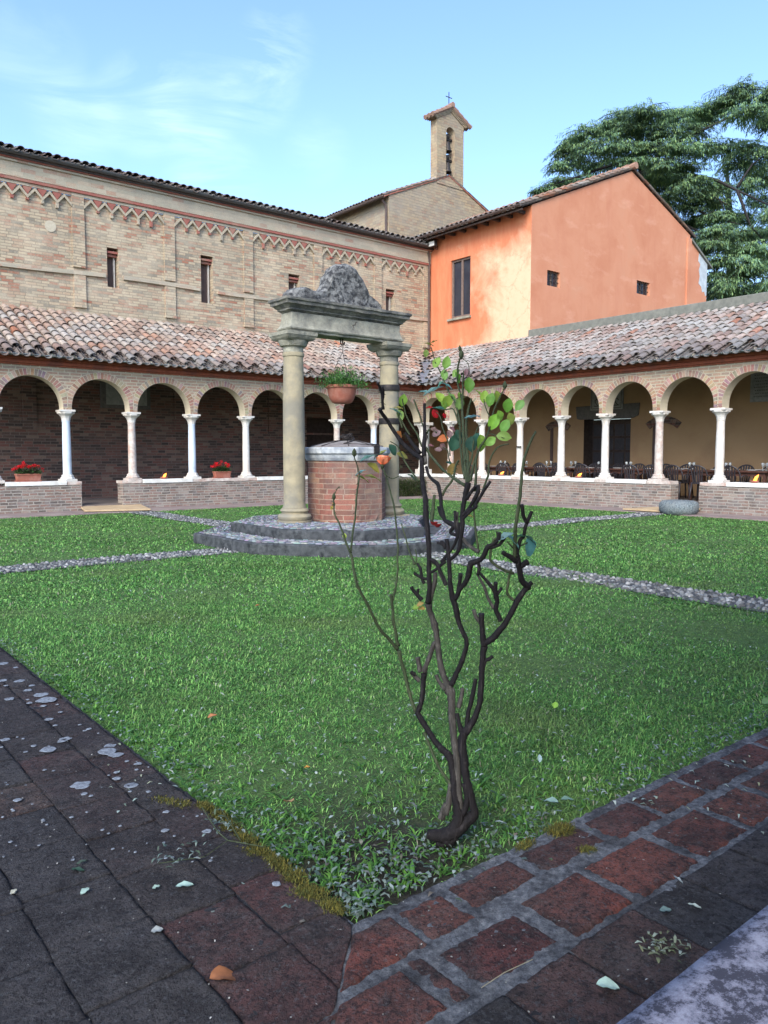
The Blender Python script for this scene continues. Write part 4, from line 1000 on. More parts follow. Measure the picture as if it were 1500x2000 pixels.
for sg in (-1, 1):
    for k, (ov, z, h_) in enumerate(((.08, 0, .06), (.16, .06, .06), (.26, .12, .05))):
        e = mx_ + sg * ((bx1 - bx0) / 2 + ov); sl_ = .54
        a.prism([(mx_, YC - .05 - ov * .4, apex + z), (e, YC - .05 - ov * .4, apex + z - abs(e - mx_) * sl_), (e, YC - .05 - ov * .4, apex + z + h_ - abs(e - mx_) * sl_), (mx_, YC - .05 - ov * .4, apex + z + h_)], (0, TH + .06 + ov * .8, 0))
a.build('gable_cornice', 'brick_chapel', bgab)
a = MB(); a.cc = (.3, .19, .14)
for sg in (-1, 1):
    for j in range(4):
        for i in range(3):
            y = YC - .12 + i * .26; x0_ = mx_ + sg * (.02 + j * .3); x1_ = x0_ + sg * .36; zf = lambda x: apex + .24 - abs(x - mx_) * .54
            a.tube([(x1_, y, zf(x1_) + .02), (x0_, y, zf(x0_))], [.11, .09], 7)
a.tube([(mx_, YC - .22, apex + .31), (mx_, YC + TH + .15, apex + .3)], [.12, .1], 8)
a.build('gable_tiles', 'voussoir', bgab, 'auto')
a = MB(); a.tube([(mx_, YC + .1, apex + .3), (mx_, YC + .1, apex + .98)], .022, 6); a.tube([(mx_ - .2, YC + .1, apex + .74), (mx_ + .2, YC + .1, apex + .74)], .02, 6); a.build('iron_cross', 'iron', bgab)
def bell(z, label):
    t = thing('church_bell', label, 'bell', (oc, YC + .2, z), group='bells in the bell gable', world=False)
    a = MB(); a.lathe([(.03, 0), (.1, -.02), (.135, -.1), (.15, -.25), (.19, -.4), (.235, -.5), (.225, -.51), (.15, -.42), (.1, -.1)], 0, 0, 18); a.build('bell_body', 'bronze', t, True)
    a = MB(); a.box((-.29, -.05, .03), (.29, .05, .13)); a.lathe([(.09, .12), (.12, .2), (.1, .3), (.04, .33)], 0, 0, 10); a.tube([(-.05, 0, -.01), (-.05, 0, .05)], .02, 6); a.tube([(.05, 0, -.01), (.05, 0, .05)], .02, 6)
    a.build('yoke', 'iron', t)
    a = MB(); a.tube([(.17 * math.cos(k * PI / 8), -.1, .1 + .2 * math.sin(k * PI / 8)) for k in range(9)], .014, 6); a.build('lever', 'iron', t)
    return t
bell(16.5, 'upper of the two small dark bells hanging in the brick bell gable')
bell(15.52, 'lower of the two small dark bells hanging in the brick bell gable')

# ------------------------------------------------------------------ near arcade over the camera (its coping is in view)
colsS = [-.45, 1.45, 3.0, 4.55, 6.1, 7.65, 9.2, 10.75, 12.3, 13.85, 15.4, 17.0]
NA = thing('near_cloister_arcade', 'near arcade whose lichen-speckled white coping crosses the bottom right corner', 'arcade', (1.5, .3, 0))
def coping_near():
    V = []; F = []; nx, ny = 120, 14
    for j in range(ny + 1):
        for i in range(nx + 1):
            x = .35 + 4.4 * i / nx; y = .49 - .42 * j / ny; e = min(j, ny - j); z = .7 - (.006 if e == 0 else 0) + .0015 * mnoise.noise(Vector((x * 30, y * 30, 0)))
            V.append((x, y, z))
    for j in range(ny):
        for i in range(nx): q = j * (nx + 1) + i; F.append((q, q + nx + 1, q + nx + 2, q + 1))
    b = len(V)
    for j in (0, ny):
        for i in range(nx + 1): V.append((V[j * (nx + 1) + i][0], V[j * (nx + 1) + i][1], .6))
    for i in range(nx): F += [(i, i + 1, b + i + 1, b + i), (ny * (nx + 1) + i, b + nx + 1 + i, b + nx + 2 + i, ny * (nx + 1) + i + 1)]
    m = MB(); m.add(V, F); return m.build('coping_slab', 'speck', NA, True)
coping_near()
lo = MB(); lo.box((.3, .1, -.05), (17, .465, .598)); lo.build('low_wall', 'brick_parapet', NA)
wl = MB(); so = MB()
for c in colsS:
    for s in (0, .32): wl.add([mapS(c - .1, s, SPR), mapS(c + .1, s, SPR), mapS(c + .1, s, 3.6), mapS(c - .1, s, 3.6)], [(0, 1, 2, 3)])
for c0, c1 in zip(colsS[:-1], colsS[1:]):
    tm = (c0 + c1) / 2; r = (c1 - c0) / 2 - .1
    P = [(tm - r * math.cos(PI * k / 12), SPR + r * .95 * math.sin(PI * k / 12)) for k in range(13)]
    for (ta, za), (tb, zb) in zip(P[:-1], P[1:]):
        so.add([mapS(ta, 0, za), mapS(tb, 0, zb), mapS(tb, .32, zb), mapS(ta, .32, za)], [(0, 1, 2, 3)])
        for s in (0, .32): wl.add([mapS(ta, s, za), mapS(tb, s, zb), mapS(tb, s, 3.6), mapS(ta, s, 3.6)], [(0, 1, 2, 3)])
wl.build('arcade_wall', 'brick_arcade', NA, recalc=False); so.build('arch_soffit', 'cream', NA, recalc=False)
for c in colsS[1:]: column_part(NA, mapS, c, 'w')
rf = MB(); rf.prism([(-.5, .62, 3.62), (-.5, -2.9, 4.9), (-.5, -2.9, 5.0), (-.5, .62, 3.7)], (17.5, 0, 0)); rf.box((-.5, -3.1, 0), (17, -2.9, 5.0))
rf.build('roof', 'terracotta', NA)  # out of view: roof and back wall, sized for the shade they cast

# ------------------------------------------------------------------ stone platform, well, frame, pot
WX, WY = 7.5, 10.2
def octo(ap, z0, z1, jit=0, cx=WX, cy=WY):
    R_ = ap / math.cos(PI / 8); return [(cx + R_ * math.cos(PI / 8 + k * PI / 4), cy + R_ * math.sin(PI / 8 + k * PI / 4)) for k in range(8)]
PF = thing('stone_platform', 'two-step octagonal dark stone platform under the well', 'steps', (WX, WY, 0))
LOWP = [(5.24, 11.15), (5.25, 9.35), (5.85, 8.5), (6.5, 7.98), (7.3, 7.86), (8.15, 8.0), (9.25, 8.95), (9.85, 10.0), (9.7, 11.3), (8.6, 12.3), (6.4, 12.3)]
UPP = [(5.75, 10.9), (5.76, 9.45), (6.5, 8.44), (7.55, 8.38), (8.2, 9.2), (8.95, 9.9), (9.0, 10.9), (8.2, 11.7), (6.6, 11.7)]
for ap, z0, z1, nm in ((LOWP, -.06, .135, 'lower_step'), (UPP, .1, .29, 'upper_step')):
    o = ap[::-1]; V = []; F = []; N = 22
    rings = [1.0, .995, .93, .8, .6, .3]
    pts = []
    for k in range(len(o)):
        for i in range(N): t = i / N; pts.append((o[k][0] * (1 - t) + o[(k + 1) % len(o)][0] * t, o[k][1] * (1 - t) + o[(k + 1) % len(o)][1] * t))
    n = len(pts)
    def ring(f, z, amp):
        for x, y in pts:
            j = mnoise.noise(Vector((x * 6, y * 6, z * 7))) * amp; X = WX + (x - WX) * f; Y = WY + (y - WY) * f
            V.append((X + j, Y + j * .7, z + mnoise.noise(Vector((X * 9, Y * 9, 2))) * amp * .8))
    ring(1.0, z0, 0); ring(1.0, z1 - .05, .014); ring(1.0, z1 - .018, .014); ring(.993, z1, .01)
    for f in (.97, .9, .8, .65, .4): ring(f, z1, .012)
    m = 9
    for a_ in range(m - 1):
        for k in range(n): k2 = (k + 1) % n; F.append((a_ * n + k, a_ * n + k2, (a_ + 1) * n + k2, (a_ + 1) * n + k))
    F.append(tuple((m - 1) * n + k for k in range(n)))
    a = MB(); a.add(V, F); st = a.build(nm, 'step_stone', PF, 'auto')
# long pebbles set on edge over the two treads
M['tread'] = attrmat('tread_cobble', .8, .4, 25, spec=.35)
for poly, ap0, ap1, z, nm in ((LOWP, .96, .72, .135, 'cobbled_tread'), (UPP, .96, .4, .29, 'cobbled_tread')):
    a = MB()
    r = ap0
    while r > ap1:
        o = [(WX - .05 + (x - WX + .05) * r, WY + (y - WY) * r) for x, y in poly]
        for k in range(len(o)):
            p0 = Vector((*o[k], 0)); p1 = Vector((*o[(k + 1) % len(o)], 0)); d = (p1 - p0); ln = d.length; d.normalize(); q = Vector((-d.y, d.x, 0)); t = 0
            while t < ln - .03:
                l = random.uniform(.05, .12); g_ = random.choice(((.1, .11, .12), (.2, .215, .225), (.27, .285, .29), (.15, .16, .17))); a.cc = tuple(k_ * random.uniform(.8, 1.2) for k_ in g_)
                c = p0 + d * (t + l / 2) + q * random.uniform(-.008, .008); c.z = z + .003; w2 = .019; h = random.uniform(.006, .018)
                if math.hypot(c.x - WX, c.y - WY) > .6:
                    vs = [c - d * l / 2 - q * w2 * .6, c - q * w2, c + d * l / 2 - q * w2 * .6, c + d * l / 2 + q * w2 * .6, c + q * w2, c - d * l / 2 + q * w2 * .6]
                    tp = [v * .0 + c + (v - c) * .75 + UZ * h for v in vs]; a.add(vs + tp, [(6, 7, 8, 9, 10, 11)] + [(i, (i + 1) % 6, (i + 1) % 6 + 6, i + 6) for i in range(6)])
                t += l + .01
        r -= .024
    a.build(nm, 'tread', PF, recalc=False)
WL = thing('stone_well', 'octagonal brick well head with a pale stone rim and shallow metal lid', 'well', (WX, WY, .29))
a = MB(); o = octo(.6, 0, 0); N = 8; V = []; F = []; zs = [.27, .34, .42, .6, .9, 1.25]; n = 8 * N
for z in zs:
    for k in range(8):
        for i in range(N):
            t = i / N; x = o[k][0] * (1 - t) + o[(k + 1) % 8][0] * t; y = o[k][1] * (1 - t) + o[(k + 1) % 8][1] * t
            am = .05 if z < .4 else (.012 if z < .5 else .003); j = mnoise.noise(Vector((x * 9, y * 9, z * 9))) * am
            V.append((WX + (x - WX) * (1 + j), WY + (y - WY) * (1 + j), z))
for r_ in range(len(zs) - 1):
    for k in range(n): k2 = (k + 1) % n; F.append((r_ * n + k, r_ * n + k2, (r_ + 1) * n + k2, (r_ + 1) * n + k))
a.add(V, F); a.build('well_body', 'brick_well', WL, recalc=False)
a = MB()
c8 = 1 / math.cos(PI / 8)
a.lathe([(.62 * c8, 1.25), (.645 * c8, 1.3), (.655 * c8, 1.35), (.685 * c8, 1.365), (.685 * c8, 1.45), (.67 * c8, 1.463), (.5, 1.465)], WX, WY, 8, PI / 8)
a.build('well_rim', 'well_coping', WL, bevel=.008)
a = MB(); a.lathe([(.6, 1.466), (.6, 1.475), (.4, 1.525), (.2, 1.56), (.05, 1.575)], WX, WY, 16); wlid = a.build('well_lid', 'well_lid', WL, 'auto')
a = MB()
for k in range(8):
    an = 2 * PI * k / 8 + .2; a.tube([(WX + math.cos(an) * .59, WY + math.sin(an) * .59, 1.483), (WX + math.cos(an) * .2, WY + math.sin(an) * .2, 1.568), (WX, WY, 1.585)], .008, 5)
for q in range(26):   # heap of chain
    c = Vector((WX + random.uniform(-.09, .09), WY + random.uniform(-.09, .09), 1.6 + random.uniform(0, .07))); ax = Vector((random.gauss(0, 1), random.gauss(0, 1), random.gauss(0, .6))).normalized(); b_ = ax.orthogonal().normalized(); e_ = ax.cross(b_)
    a.tube([c + b_ * .035 * math.cos(t * PI / 4) + e_ * .02 * math.sin(t * PI / 4) for t in range(9)], .006, 4, cap=False)
pts = [(WX + .08, WY - .1, 1.6), (WX - .1, WY - .25, 1.56), (WX - .3, WY - .32, 1.52), (WX + .05, WY - .5, 1.50), (WX + .35, WY - .4, 1.51)]
a.tube(pts, .012, 5); a.build('lid_chain', 'iron', wlid)
a = MB(); a.box((WX + .02, WY - .705, 1.36), (WX + .12, WY - .68, 1.49)); a.build('rim_hasp', 'iron', WL)
# frame: two columns, beam, carved finial
FR = thing('well_frame', 'weathered stone frame of two columns and a moulded beam spanning the well', 'well frame', (7.46, 10.25, .29))
YF = 10.25
for i, x in enumerate((6.52, 8.43)):
    a = MB(); R0_ = .17; a.lathe([(R0_ * 1.12, .52), (R0_ * 1.03, .56), (R0_, .62), (R0_ * 1.0, 1.4), (R0_ * .97, 2.2), (R0_ * .9, 2.84), (R0_ * .97, 2.85), (R0_ * 1.0, 2.875), (R0_ * .97, 2.9), (R0_ * .9, 2.91)], x, YF, 28)
    sh = a.build('column', 'stone_column', FR, 'auto')
    a = MB(); a.box((x - .25, YF - .25, .27), (x + .25, YF + .25, .33), .01) if i else a.lathe([(.27, .27), (.275, .33)], x, YF, 20)
    a.lathe([(.24, .331), (.262, .36), (.265, .39), (.245, .42), (.2, .435), (.205, .46), (.225, .475), (.215, .5), (.185, .52)], x, YF, 28); a.build('column_base', 'stone_column', sh, 'auto')
    a = MB(); a.lathe([(.155, 2.91), (.157, 2.99), (.2, 3.0), (.225, 3.05), (.235, 3.08)], x, YF, 24)
    def sq(h0, z0, h1, z1): a.add([(x - h0, YF - h0, z0), (x + h0, YF - h0, z0), (x + h0, YF + h0, z0), (x - h0, YF + h0, z0), (x - h1, YF - h1, z1), (x + h1, YF - h1, z1), (x + h1, YF + h1, z1), (x - h1, YF + h1, z1)], [(3, 2, 1, 0), (4, 5, 6, 7), (0, 1, 5, 4), (1, 2, 6, 5), (2, 3, 7, 6), (3, 0, 4, 7)])
    sq(.22, 3.085, .25, 3.11); sq(.24, 3.112, .265, 3.15); sq(.27, 3.152, .275, 3.205); a.build('capital', 'stone_beam', sh, 'auto')
    if i:
        for z0, z1 in ((1.86, 1.96), (2.42, 2.52)):
            a = MB(); a.lathe([(.178, z0), (.181, z0 + .01), (.181, z1 - .01), (.178, z1)], x, YF, 24); a.build('iron_band', 'iron', sh, 'auto')
def moulding(prof, x0, x1, y0, y1, name, mat, parent, amp=.008):
    """rectangular beam whose section (offset, z) runs round all four sides, edges slightly eaten away"""
    V = []; F = []; NX = 40
    for off, z in prof:
        loop = []
        for i in range(NX): loop.append((x0 - off + (x1 - x0 + 2 * off) * i / NX, y0 - off))
        for i in range(8): loop.append((x1 + off, y0 - off + (y1 - y0 + 2 * off) * i / 8))
        for i in range(NX): loop.append((x1 + off - (x1 - x0 + 2 * off) * i / NX, y1 + off))
        for i in range(8): loop.append((x0 - off, y1 + off - (y1 - y0 + 2 * off) * i / 8))
        for x, y in loop:
            j = mnoise.noise(Vector((x * 7, y * 7, z * 12))); k2 = mnoise.noise(Vector((x * 23, y * 23, z * 30)))
            V.append((x + j * amp, y + j * amp, z + (j + k2) * amp * .8))
    n = 2 * NX + 16
    for a_ in range(len(prof) - 1):
        for k in range(n): k2 = (k + 1) % n; F.append((a_ * n + k, a_ * n + k2, (a_ + 1) * n + k2, (a_ + 1) * n + k))
    F.append(tuple(range(n))[::-1]); F.append(tuple((len(prof) - 1) * n + k for k in range(n)))
    a = MB(); a.add(V, F); return a.build(name, mat, parent, 'auto')
moulding([(.0, 3.208), (.005, 3.235), (.03, 3.25), (.035, 3.27), (.01, 3.29), (-.005, 3.33), (-.02, 3.4), (-.02, 3.5)], 6.38, 8.56, 10.08, 10.42, 'beam', 'stone_beam', FR)
moulding([(-.02, 3.502), (.0, 3.52), (.03, 3.535), (.03, 3.555), (.05, 3.57), (.075, 3.6), (.105, 3.61), (.11, 3.65), (.135, 3.665), (.135, 3.7), (.09, 3.715)], 6.38, 8.56, 10.1, 10.4, 'cornice', 'stone_cornice', FR, .012)
# crack in the beam
a = MB(); a.tube([(7.66, 10.1, 3.48), (7.6, 10.098, 3.455), (7.61, 10.098, 3.43), (7.55, 10.098, 3.41), (7.57, 10.095, 3.38), (7.54, 10.09, 3.35), (7.59, 10.085, 3.32), (7.58, 10.07, 3.285)], [.002, .005, .004, .007, .004, .006, .004, .006], 4); a.build('beam_crack', 'wood_dark', FR)
crest = [(6.3, 3.7), (6.34, 3.8), (6.41, 3.86), (6.5, 3.9), (6.6, 3.92), (6.68, 3.89), (6.78, 3.88), (6.9, 3.87), (6.98, 3.93), (7.03, 4.0), (7.08, 4.08), (7.09, 4.18), (7.15, 4.24), (7.2, 4.33), (7.28, 4.38), (7.4, 4.41), (7.5, 4.43), (7.6, 4.41), (7.68, 4.36), (7.74, 4.29), (7.82, 4.21), (7.88, 4.12), (7.93, 4.05), (7.95, 3.97), (8.05, 3.92), (8.15, 3.87), (8.22, 3.82), (8.24, 3.7)]
def finial():
    V = []; F = []; n = len(crest); K = 9
    prof = [(7.38 + (x - 7.38) * .96, 3.69 + (z - 3.69) * .95) for x, z in crest]
    cx = 7.4
    for li in range(K + 1):                       # slices through the thickness, rounded at both faces
        t = -1 + 2 * li / K; f = 1 - .10 * abs(t) ** 3; y = 10.25 + .16 * t
        for x, z in prof:
            X = cx + (x - cx) * f; Z = 3.69 + (z - 3.69) * f
            V.append((X + .012 * mnoise.noise(Vector((X * 9, y * 9, Z * 9))), y + .012 * mnoise.noise(Vector((X * 11, y * 9, Z * 11 + 4))), Z + .014 * mnoise.noise(Vector((X * 14, y * 12, Z * 9 + 9)))))
    for li in range(K):
        for k in range(n - 1): F.append((li * n + k, li * n + k + 1, (li + 1) * n + k + 1, (li + 1) * n + k))
    # faces: strips from the outline down to the base line, finely divided so that the relief shows
    for li, sg in ((0, -1), (K, 1)):
        R_ = 9; b = len(V)
        for j in range(1, R_ + 1):
            for k in range(n):
                x, y, z = V[li * n + k]; Z = z + (3.69 - z) * j / R_
                X = x
                carve = .03 * mnoise.noise(Vector((X * 5, Z * 5, 1.5))) + .015 * mnoise.noise(Vector((X * 14, Z * 14, 7)))
                V.append((X, y + sg * (.012 + carve) , Z))
        rows = [[li * n + k for k in range(n)]] + [[b + (j) * n + k for k in range(n)] for j in range(R_)]
        for j in range(R_):
            for k in range(n - 1): F.append((rows[j][k], rows[j][k + 1], rows[j + 1][k + 1], rows[j + 1][k]))
    a = MB(); a.add(V, F); a.build('finial', 'stone_dark', FR, True)
finial()
# hook
HK = MB(); HK.tube([(7.46, 10.25, 3.22), (7.46, 10.25, 3.14), (7.49, 10.25, 3.12), (7.5, 10.25, 3.16)], .012, 6); HK.tube([(7.42, 10.25, 3.22), (7.42, 10.25, 3.13), (7.45, 10.25, 3.1)], .01, 6); HK.build('hook', 'iron', FR)

def leaf_cloud(n, fpos, cols, ln, wd, seedpitch=(-.3, 1.2)):
    """n small leaves at positions drawn by fpos()"""
    P = np.array([fpos() for _ in range(n)]); return blades(P, RNG.uniform(0, 2 * PI, n), RNG.uniform(seedpitch[0], seedpitch[1], n), RNG.uniform(ln[0], ln[1], n), RNG.uniform(wd[0], wd[1], n), RNG.uniform(.1, .9, n), colmix(n, cols))
def foliage(name, parts, mat, parent):
    v, f, t, c = merge(parts); o = npmesh(name, v, f, t, c, mat)
    if parent is not None:
        o.parent = parent
        if parent.get('worldbuilt'): o.matrix_parent_inverse = Matrix.Translation(-Vector(parent['base']))
    return o
HP = thing('hanging_flower_pot', 'ribbed terracotta pot with a leafy green plant hanging from the stone frame', 'flower pot', (7.43, 10.25, 2.16))
px_, py_ = 7.44, 10.25
a = MB(); V = []; SEG = 48
prof_p = [(.12, 2.17), (.16, 2.185), (.2, 2.25), (.225, 2.34), (.238, 2.41), (.262, 2.42), (.265, 2.46), (.25, 2.465), (.235, 2.45), (.21, 2.4)]
for r, z in prof_p:
    for k in range(SEG):
        t = 2 * PI * k / SEG; rr = r * (1 + (.012 if (k % 3 == 0 and 2.2 < z < 2.41) else 0)); V.append((px_ + rr * math.cos(t), py_ + rr * math.sin(t), z))
F = [(i * SEG + k, i * SEG + (k + 1) % SEG, (i + 1) * SEG + (k + 1) % SEG, (i + 1) * SEG + k) for i in range(len(prof_p) - 1) for k in range(SEG)] + [tuple(range(SEG))[::-1], tuple((len(prof_p) - 1) * SEG + k for k in range(SEG))]
a.add(V, F); a.build('pot', 'clay', HP, 'auto')
a = MB()
for k in range(3): t = 2 * PI * k / 3 + .4; a.tube([(px_ + .25 * math.cos(t), py_ + .25 * math.sin(t), 2.46), (7.46, 10.25, 3.0)], .004, 5)
a.tube([(7.46, 10.25, 3.0), (7.47, 10.25, 3.12)], .006, 5); a.build('hanging_wires', 'iron', HP)
def fp():
    while True:
        u = RNG.normal(0, .4, 3); u[2] = abs(u[2])
        if np.linalg.norm(u) < 1: break
    x, y, z = u; r = .42
    return (px_ + x * r * 1.15, py_ + y * r * 1.15, 2.44 + z * .34 - .1 * max(0, math.hypot(x, y) - .45))
foliage('pot_plant', [leaf_cloud(2600, fp, [(.07, .2, .04), (.12, .28, .06), (.16, .34, .09), (.05, .13, .04)], (.035, .07), (.01, .02), (-.2, 1.4))], 'leafcol', HP)

# ------------------------------------------------------------------ geranium boxes, oil lamps, small things on the walls
def planter(loc, w, label, dirx=True, rich=1.0):
    t = thing('geranium_planter', label, 'planter', loc, group='geranium boxes on the low wall', world=False)
    hw = w / 2; a = MB()
    def rim(z0, z1, h0, h1, d0, d1): a.add([(-h0, -d0, z0), (h0, -d0, z0), (h0, d0, z0), (-h0, d0, z0), (-h1, -d1, z1), (h1, -d1, z1), (h1, d1, z1), (-h1, d1, z1)], [(3, 2, 1, 0), (4, 5, 6, 7), (0, 1, 5, 4), (1, 2, 6, 5), (2, 3, 7, 6), (3, 0, 4, 7)])
    rim(.03, .15, hw - .03, hw - .01, .08, .095); rim(.151, .185, hw, hw, .105, .105); a.build('planter_box', 'clay', t, bevel=.006)
    a = MB(); rim(0, .028, hw - .01, hw, .1, .11); a.build('saucer', 'clay', t, bevel=.005)
    def fg(): return (RNG.uniform(-hw * .95, hw * .95), RNG.normal(0, .07), .18 + abs(RNG.normal(0, .07)))
    foliage('leaves', [leaf_cloud(420, fg, [(.025, .07, .02), (.04, .11, .025), (.06, .14, .04)], (.03, .06), (.03, .05))], 'leafcol', t)
    n = int(19 * rich); cen = [(RNG.uniform(-hw * 1.25, hw * 1.25), RNG.normal(0, .06), 0) for _ in range(n)]
    cen = [(x, y, .27 + .16 * (1 - (x / hw / 1.3) ** 2) * random.uniform(.4, 1.15)) for x, y, _ in cen]
    P = []
    for c in cen:
        for q in range(26):
            d = RNG.normal(0, 1, 3); d /= np.linalg.norm(d); P.append(np.array(c) + d * .036)
    P = np.array(P); m = len(P)
    foliage('flower_heads', [blades(P, RNG.uniform(0, 2 * PI, m), RNG.uniform(-.6, 1.2, m), RNG.uniform(.025, .04, m), RNG.uniform(.02, .034, m), RNG.uniform(0, .6, m), colmix(m, [(.85, .015, .03), (1.0, .05, .07), (.7, .01, .02)], .08))], 'leafcol', t)
    a = MB()
    for c in cen: a.tube([(c[0] * .6, c[1], .17), (c[0] * .9, c[1], (c[2] + .17) / 2), c], .004, 4)
    a.build('flower_stalks', 'cane', t)
    return t
planter((4.95, 19.28, .716), .56, 'terracotta box of red geraniums at the far left, on the first white coping slab')
planter((9.93, 19.28, .703), .48, 'terracotta box of red geraniums between two columns, on the rough stone right of the candle', rich=.85)
def oil_lamp(loc, label, fl=1.0, rz=0):
    t = thing('oil_lamp', label, 'candle', loc, group='burning terracotta bowls on the low walls', world=False)
    a = MB(); a.lathe([(.06, 0), (.085, .012), (.1, .05), (.094, .05), (.075, .02)], 0, 0, 16); a.build('bowl', 'clay', t, 'auto')
    a = MB(); pts = [(0, 0, .03), (.012, 0, .06), (.035, 0, .09 * fl + .01), (.065, 0, .125 * fl), (.085, 0, .15 * fl)]
    a.tube(pts, [.03, .036, .03, .017, .002], 8); a.build('flame', 'flame', t, True)
    t.rotation_euler.z = rz; return t
oil_lamp((8.25, 19.24, .717), 'burning terracotta bowl on the left low wall, between a whitish and a bluish column', 1.0, .3)
oil_lamp((17.28, 15.75, .717), 'burning terracotta bowl on the right low wall, farthest back, beside the rose leaves', .85, -.9)
oil_lamp((17.28, 12.95, .717), 'burning terracotta bowl on the right low wall, middle of the three there', .9, -.9)
oil_lamp((17.28, 8.2, .717), 'burning terracotta bowl nearest the right edge, in front of the end chair', 1.25, -.9)
sp_ = thing('potted_plant', 'small green plant in a terracotta pot on the low wall just right of the well', 'potted plant', (16.15, 19.3, .715), world=False)
a = MB(); a.lathe([(.07, 0), (.09, .12), (.105, .12), (.105, .15), (.09, .15)], 0, 0, 16); a.build('pot', 'clay', sp_, 'auto')
foliage('leaves', [leaf_cloud(260, lambda: (RNG.normal(0, .07), RNG.normal(0, .07), .16 + abs(RNG.normal(0, .08))), [(.04, .13, .03), (.07, .18, .05)], (.04, .08), (.012, .02))], 'leafcol', sp_)
# clipped creeper growing against the corner of the wall
sb = thing('wall_shrub', 'low square leafy shrub growing against the low wall behind the well', 'shrub', (16.3, 18.85, 0))
foliage('leaves', [leaf_cloud(5200, lambda: (RNG.uniform(15.45, 17.15), 19.08 - abs(RNG.normal(0, .11)), RNG.uniform(.02, .6) - .05 * RNG.random()), [(.05, .1, .025), (.1, .15, .05), (.03, .06, .02), (.16, .17, .07)], (.03, .055), (.015, .03), (-.6, 1.2))], 'leafcol', sb)
a = MB()
for k in range(14):
    x = random.uniform(15.5, 17.1); a.tube([(x, 19.05, 0), (x + random.uniform(-.1, .1), 19.06, .25), (x + random.uniform(-.2, .2), 19.05, .52)], .008, 5)
a.build('stems', 'cane', sb)
# wooden boards and stone drum at the two openings
for nm, lb, q, th in (('wooden_board', 'pale wooden board lying at the opening in the left low wall', [(5.95, 18.45), (7.35, 17.95), (7.6, 19.3), (6.12, 19.3)], .05), ('wooden_board', 'pale wooden board lying beside the round grey stone at the right opening', [(16.3, 10.9), (16.35, 9.35), (17.3, 9.4), (17.3, 10.2)], .05)):
    t = thing(nm, lb, 'board', (q[0][0], q[0][1], 0)); a = MB(); a.prism([(x, y, .012 + (.05 if y > 19 or x > 17 else 0)) for x, y in q], (0, 0, .035)); a.build('plank_panel', 'plywood', t, bevel=.004)
def drum():
    t = thing('stone_block', 'round grey granite block standing on the grass before the right opening', 'stone', (16.5, 9.5, 0)); a = MB(); V = []; F = []
    ZS = [(0, .32), (.06, .375), (.16, .39), (.24, .375), (.29, .335), (.31, .27), (.315, .12)]; n = 36
    for z, r in ZS:
        for k in range(n):
            an = 2 * PI * k / n; x, y = math.cos(an), math.sin(an); rr = r * (1 + .05 * mnoise.noise(Vector((x * 1.6, y * 1.6, z * 5))) + .015 * mnoise.noise(Vector((x * 7, y * 7, z * 30))))
            V.append((16.45 + x * rr * 1.0, 9.52 + y * rr * 1.15, z - .01 + .008 * mnoise.noise(Vector((x * 4, y * 4, z)))))
    for i in range(len(ZS) - 1):
        for k in range(n): F.append((i * n + k, i * n + (k + 1) % n, (i + 1) * n + (k + 1) % n, (i + 1) * n + k))
    F.append(tuple((len(ZS) - 1) * n + k for k in range(n))); a.add(V, F); a.build('stone', 'granite', t, True)
drum()
# small iron peg on a column of the right arcade
a = MB(); cx_, cy_, _ = mapR(15.10, .16, 0); a.box((cx_ - .13, cy_ - .12, 1.55), (cx_ - .085, cy_ + .02, 1.59)); tg = a.build('column_clamp', 'iron', AR)

# ------------------------------------------------------------------ dining tables and chairs behind the right low wall
FZ = .2
def make_table():
    t = thing('dining_table', 'dark wooden dining table laid with plates, nearest the right edge', 'table', (0, 0, 0), group='dining tables set end to end', world=False)
    a = MB(); a.box((-.42, -.9, .72), (.42, .9, .76)); a.build('table_top', 'table', t, bevel=.008)
    a = MB(); a.box((-.36, -.83, .63), (.36, .83, .718)); a.build('apron', 'table', t)
    for x in (-.36, .3):
        for y in (-.84, .77): a = MB(); a.box((x, y, 0), (x + .07, y + .07, .629)); a.build('leg', 'table', t, bevel=.005)
    return t
def make_chair():
    t = thing('slatted_chair', 'x', 'chair', (0, 0, 0), group='dark slatted chairs round the dining tables', world=False)
    # faces +X (backrest on the -X side)
    a = MB(); a.prism([(.24, -.2, .43), (.24, .2, .43), (.1, .23, .43), (-.18, .19, .43), (-.2, 0, .43), (-.18, -.19, .43), (.1, -.23, .43)], (0, 0, .035)); a.build('seat', 'chair', t, bevel=.008)
    for (x, y, dx, dy) in ((.2, -.18, .03, -.03), (.2, .18, .03, .03), (-.17, -.16, -.07, -.03), (-.17, .16, -.07, .03)):
        a = MB(); a.tube([(x, y, .43), (x + dx, y + dy, 0)], [.021, .017], 8); a.build('leg', 'chair', t, True)
    # bowed back: posts rise and meet in a round top rail that wraps forward into low arms
    a = MB(); N = 14
    P = [Vector((-.19 - .09 * math.sin(PI * k / N), -.25 * math.cos(PI * k / N), .46 + .42 * math.sin(PI * k / N) ** .45)) for k in range(N + 1)]
    a.tube(P, .019, 8); fr = a.build('back_frame', 'chair', t, True)
    a = MB()
    for k in range(5):
        y = (k - 2) * .072; top = .46 + .42 * math.sin(math.acos(max(-1, min(1, y / .25)))) ** .45
        a.prism([(-.195, y * .7 - .017, .465), (-.195, y * .7 + .017, .465), (-.275, y + .018, top - .01), (-.275, y - .018, top - .01)], (.012, 0, .003))
    a.build('back_slat', 'chair', fr)
    a = MB()
    for s_ in (-1, 1):
        a = MB(); a.tube([(-.2, s_ * .245, .62), (-.05, s_ * .27, .66), (.1, s_ * .26, .65), (.15, s_ * .235, .46)], .015, 6); a.build('arm_rest', 'chair', t, True)
    return t
tab = make_table(); TX = 18.62
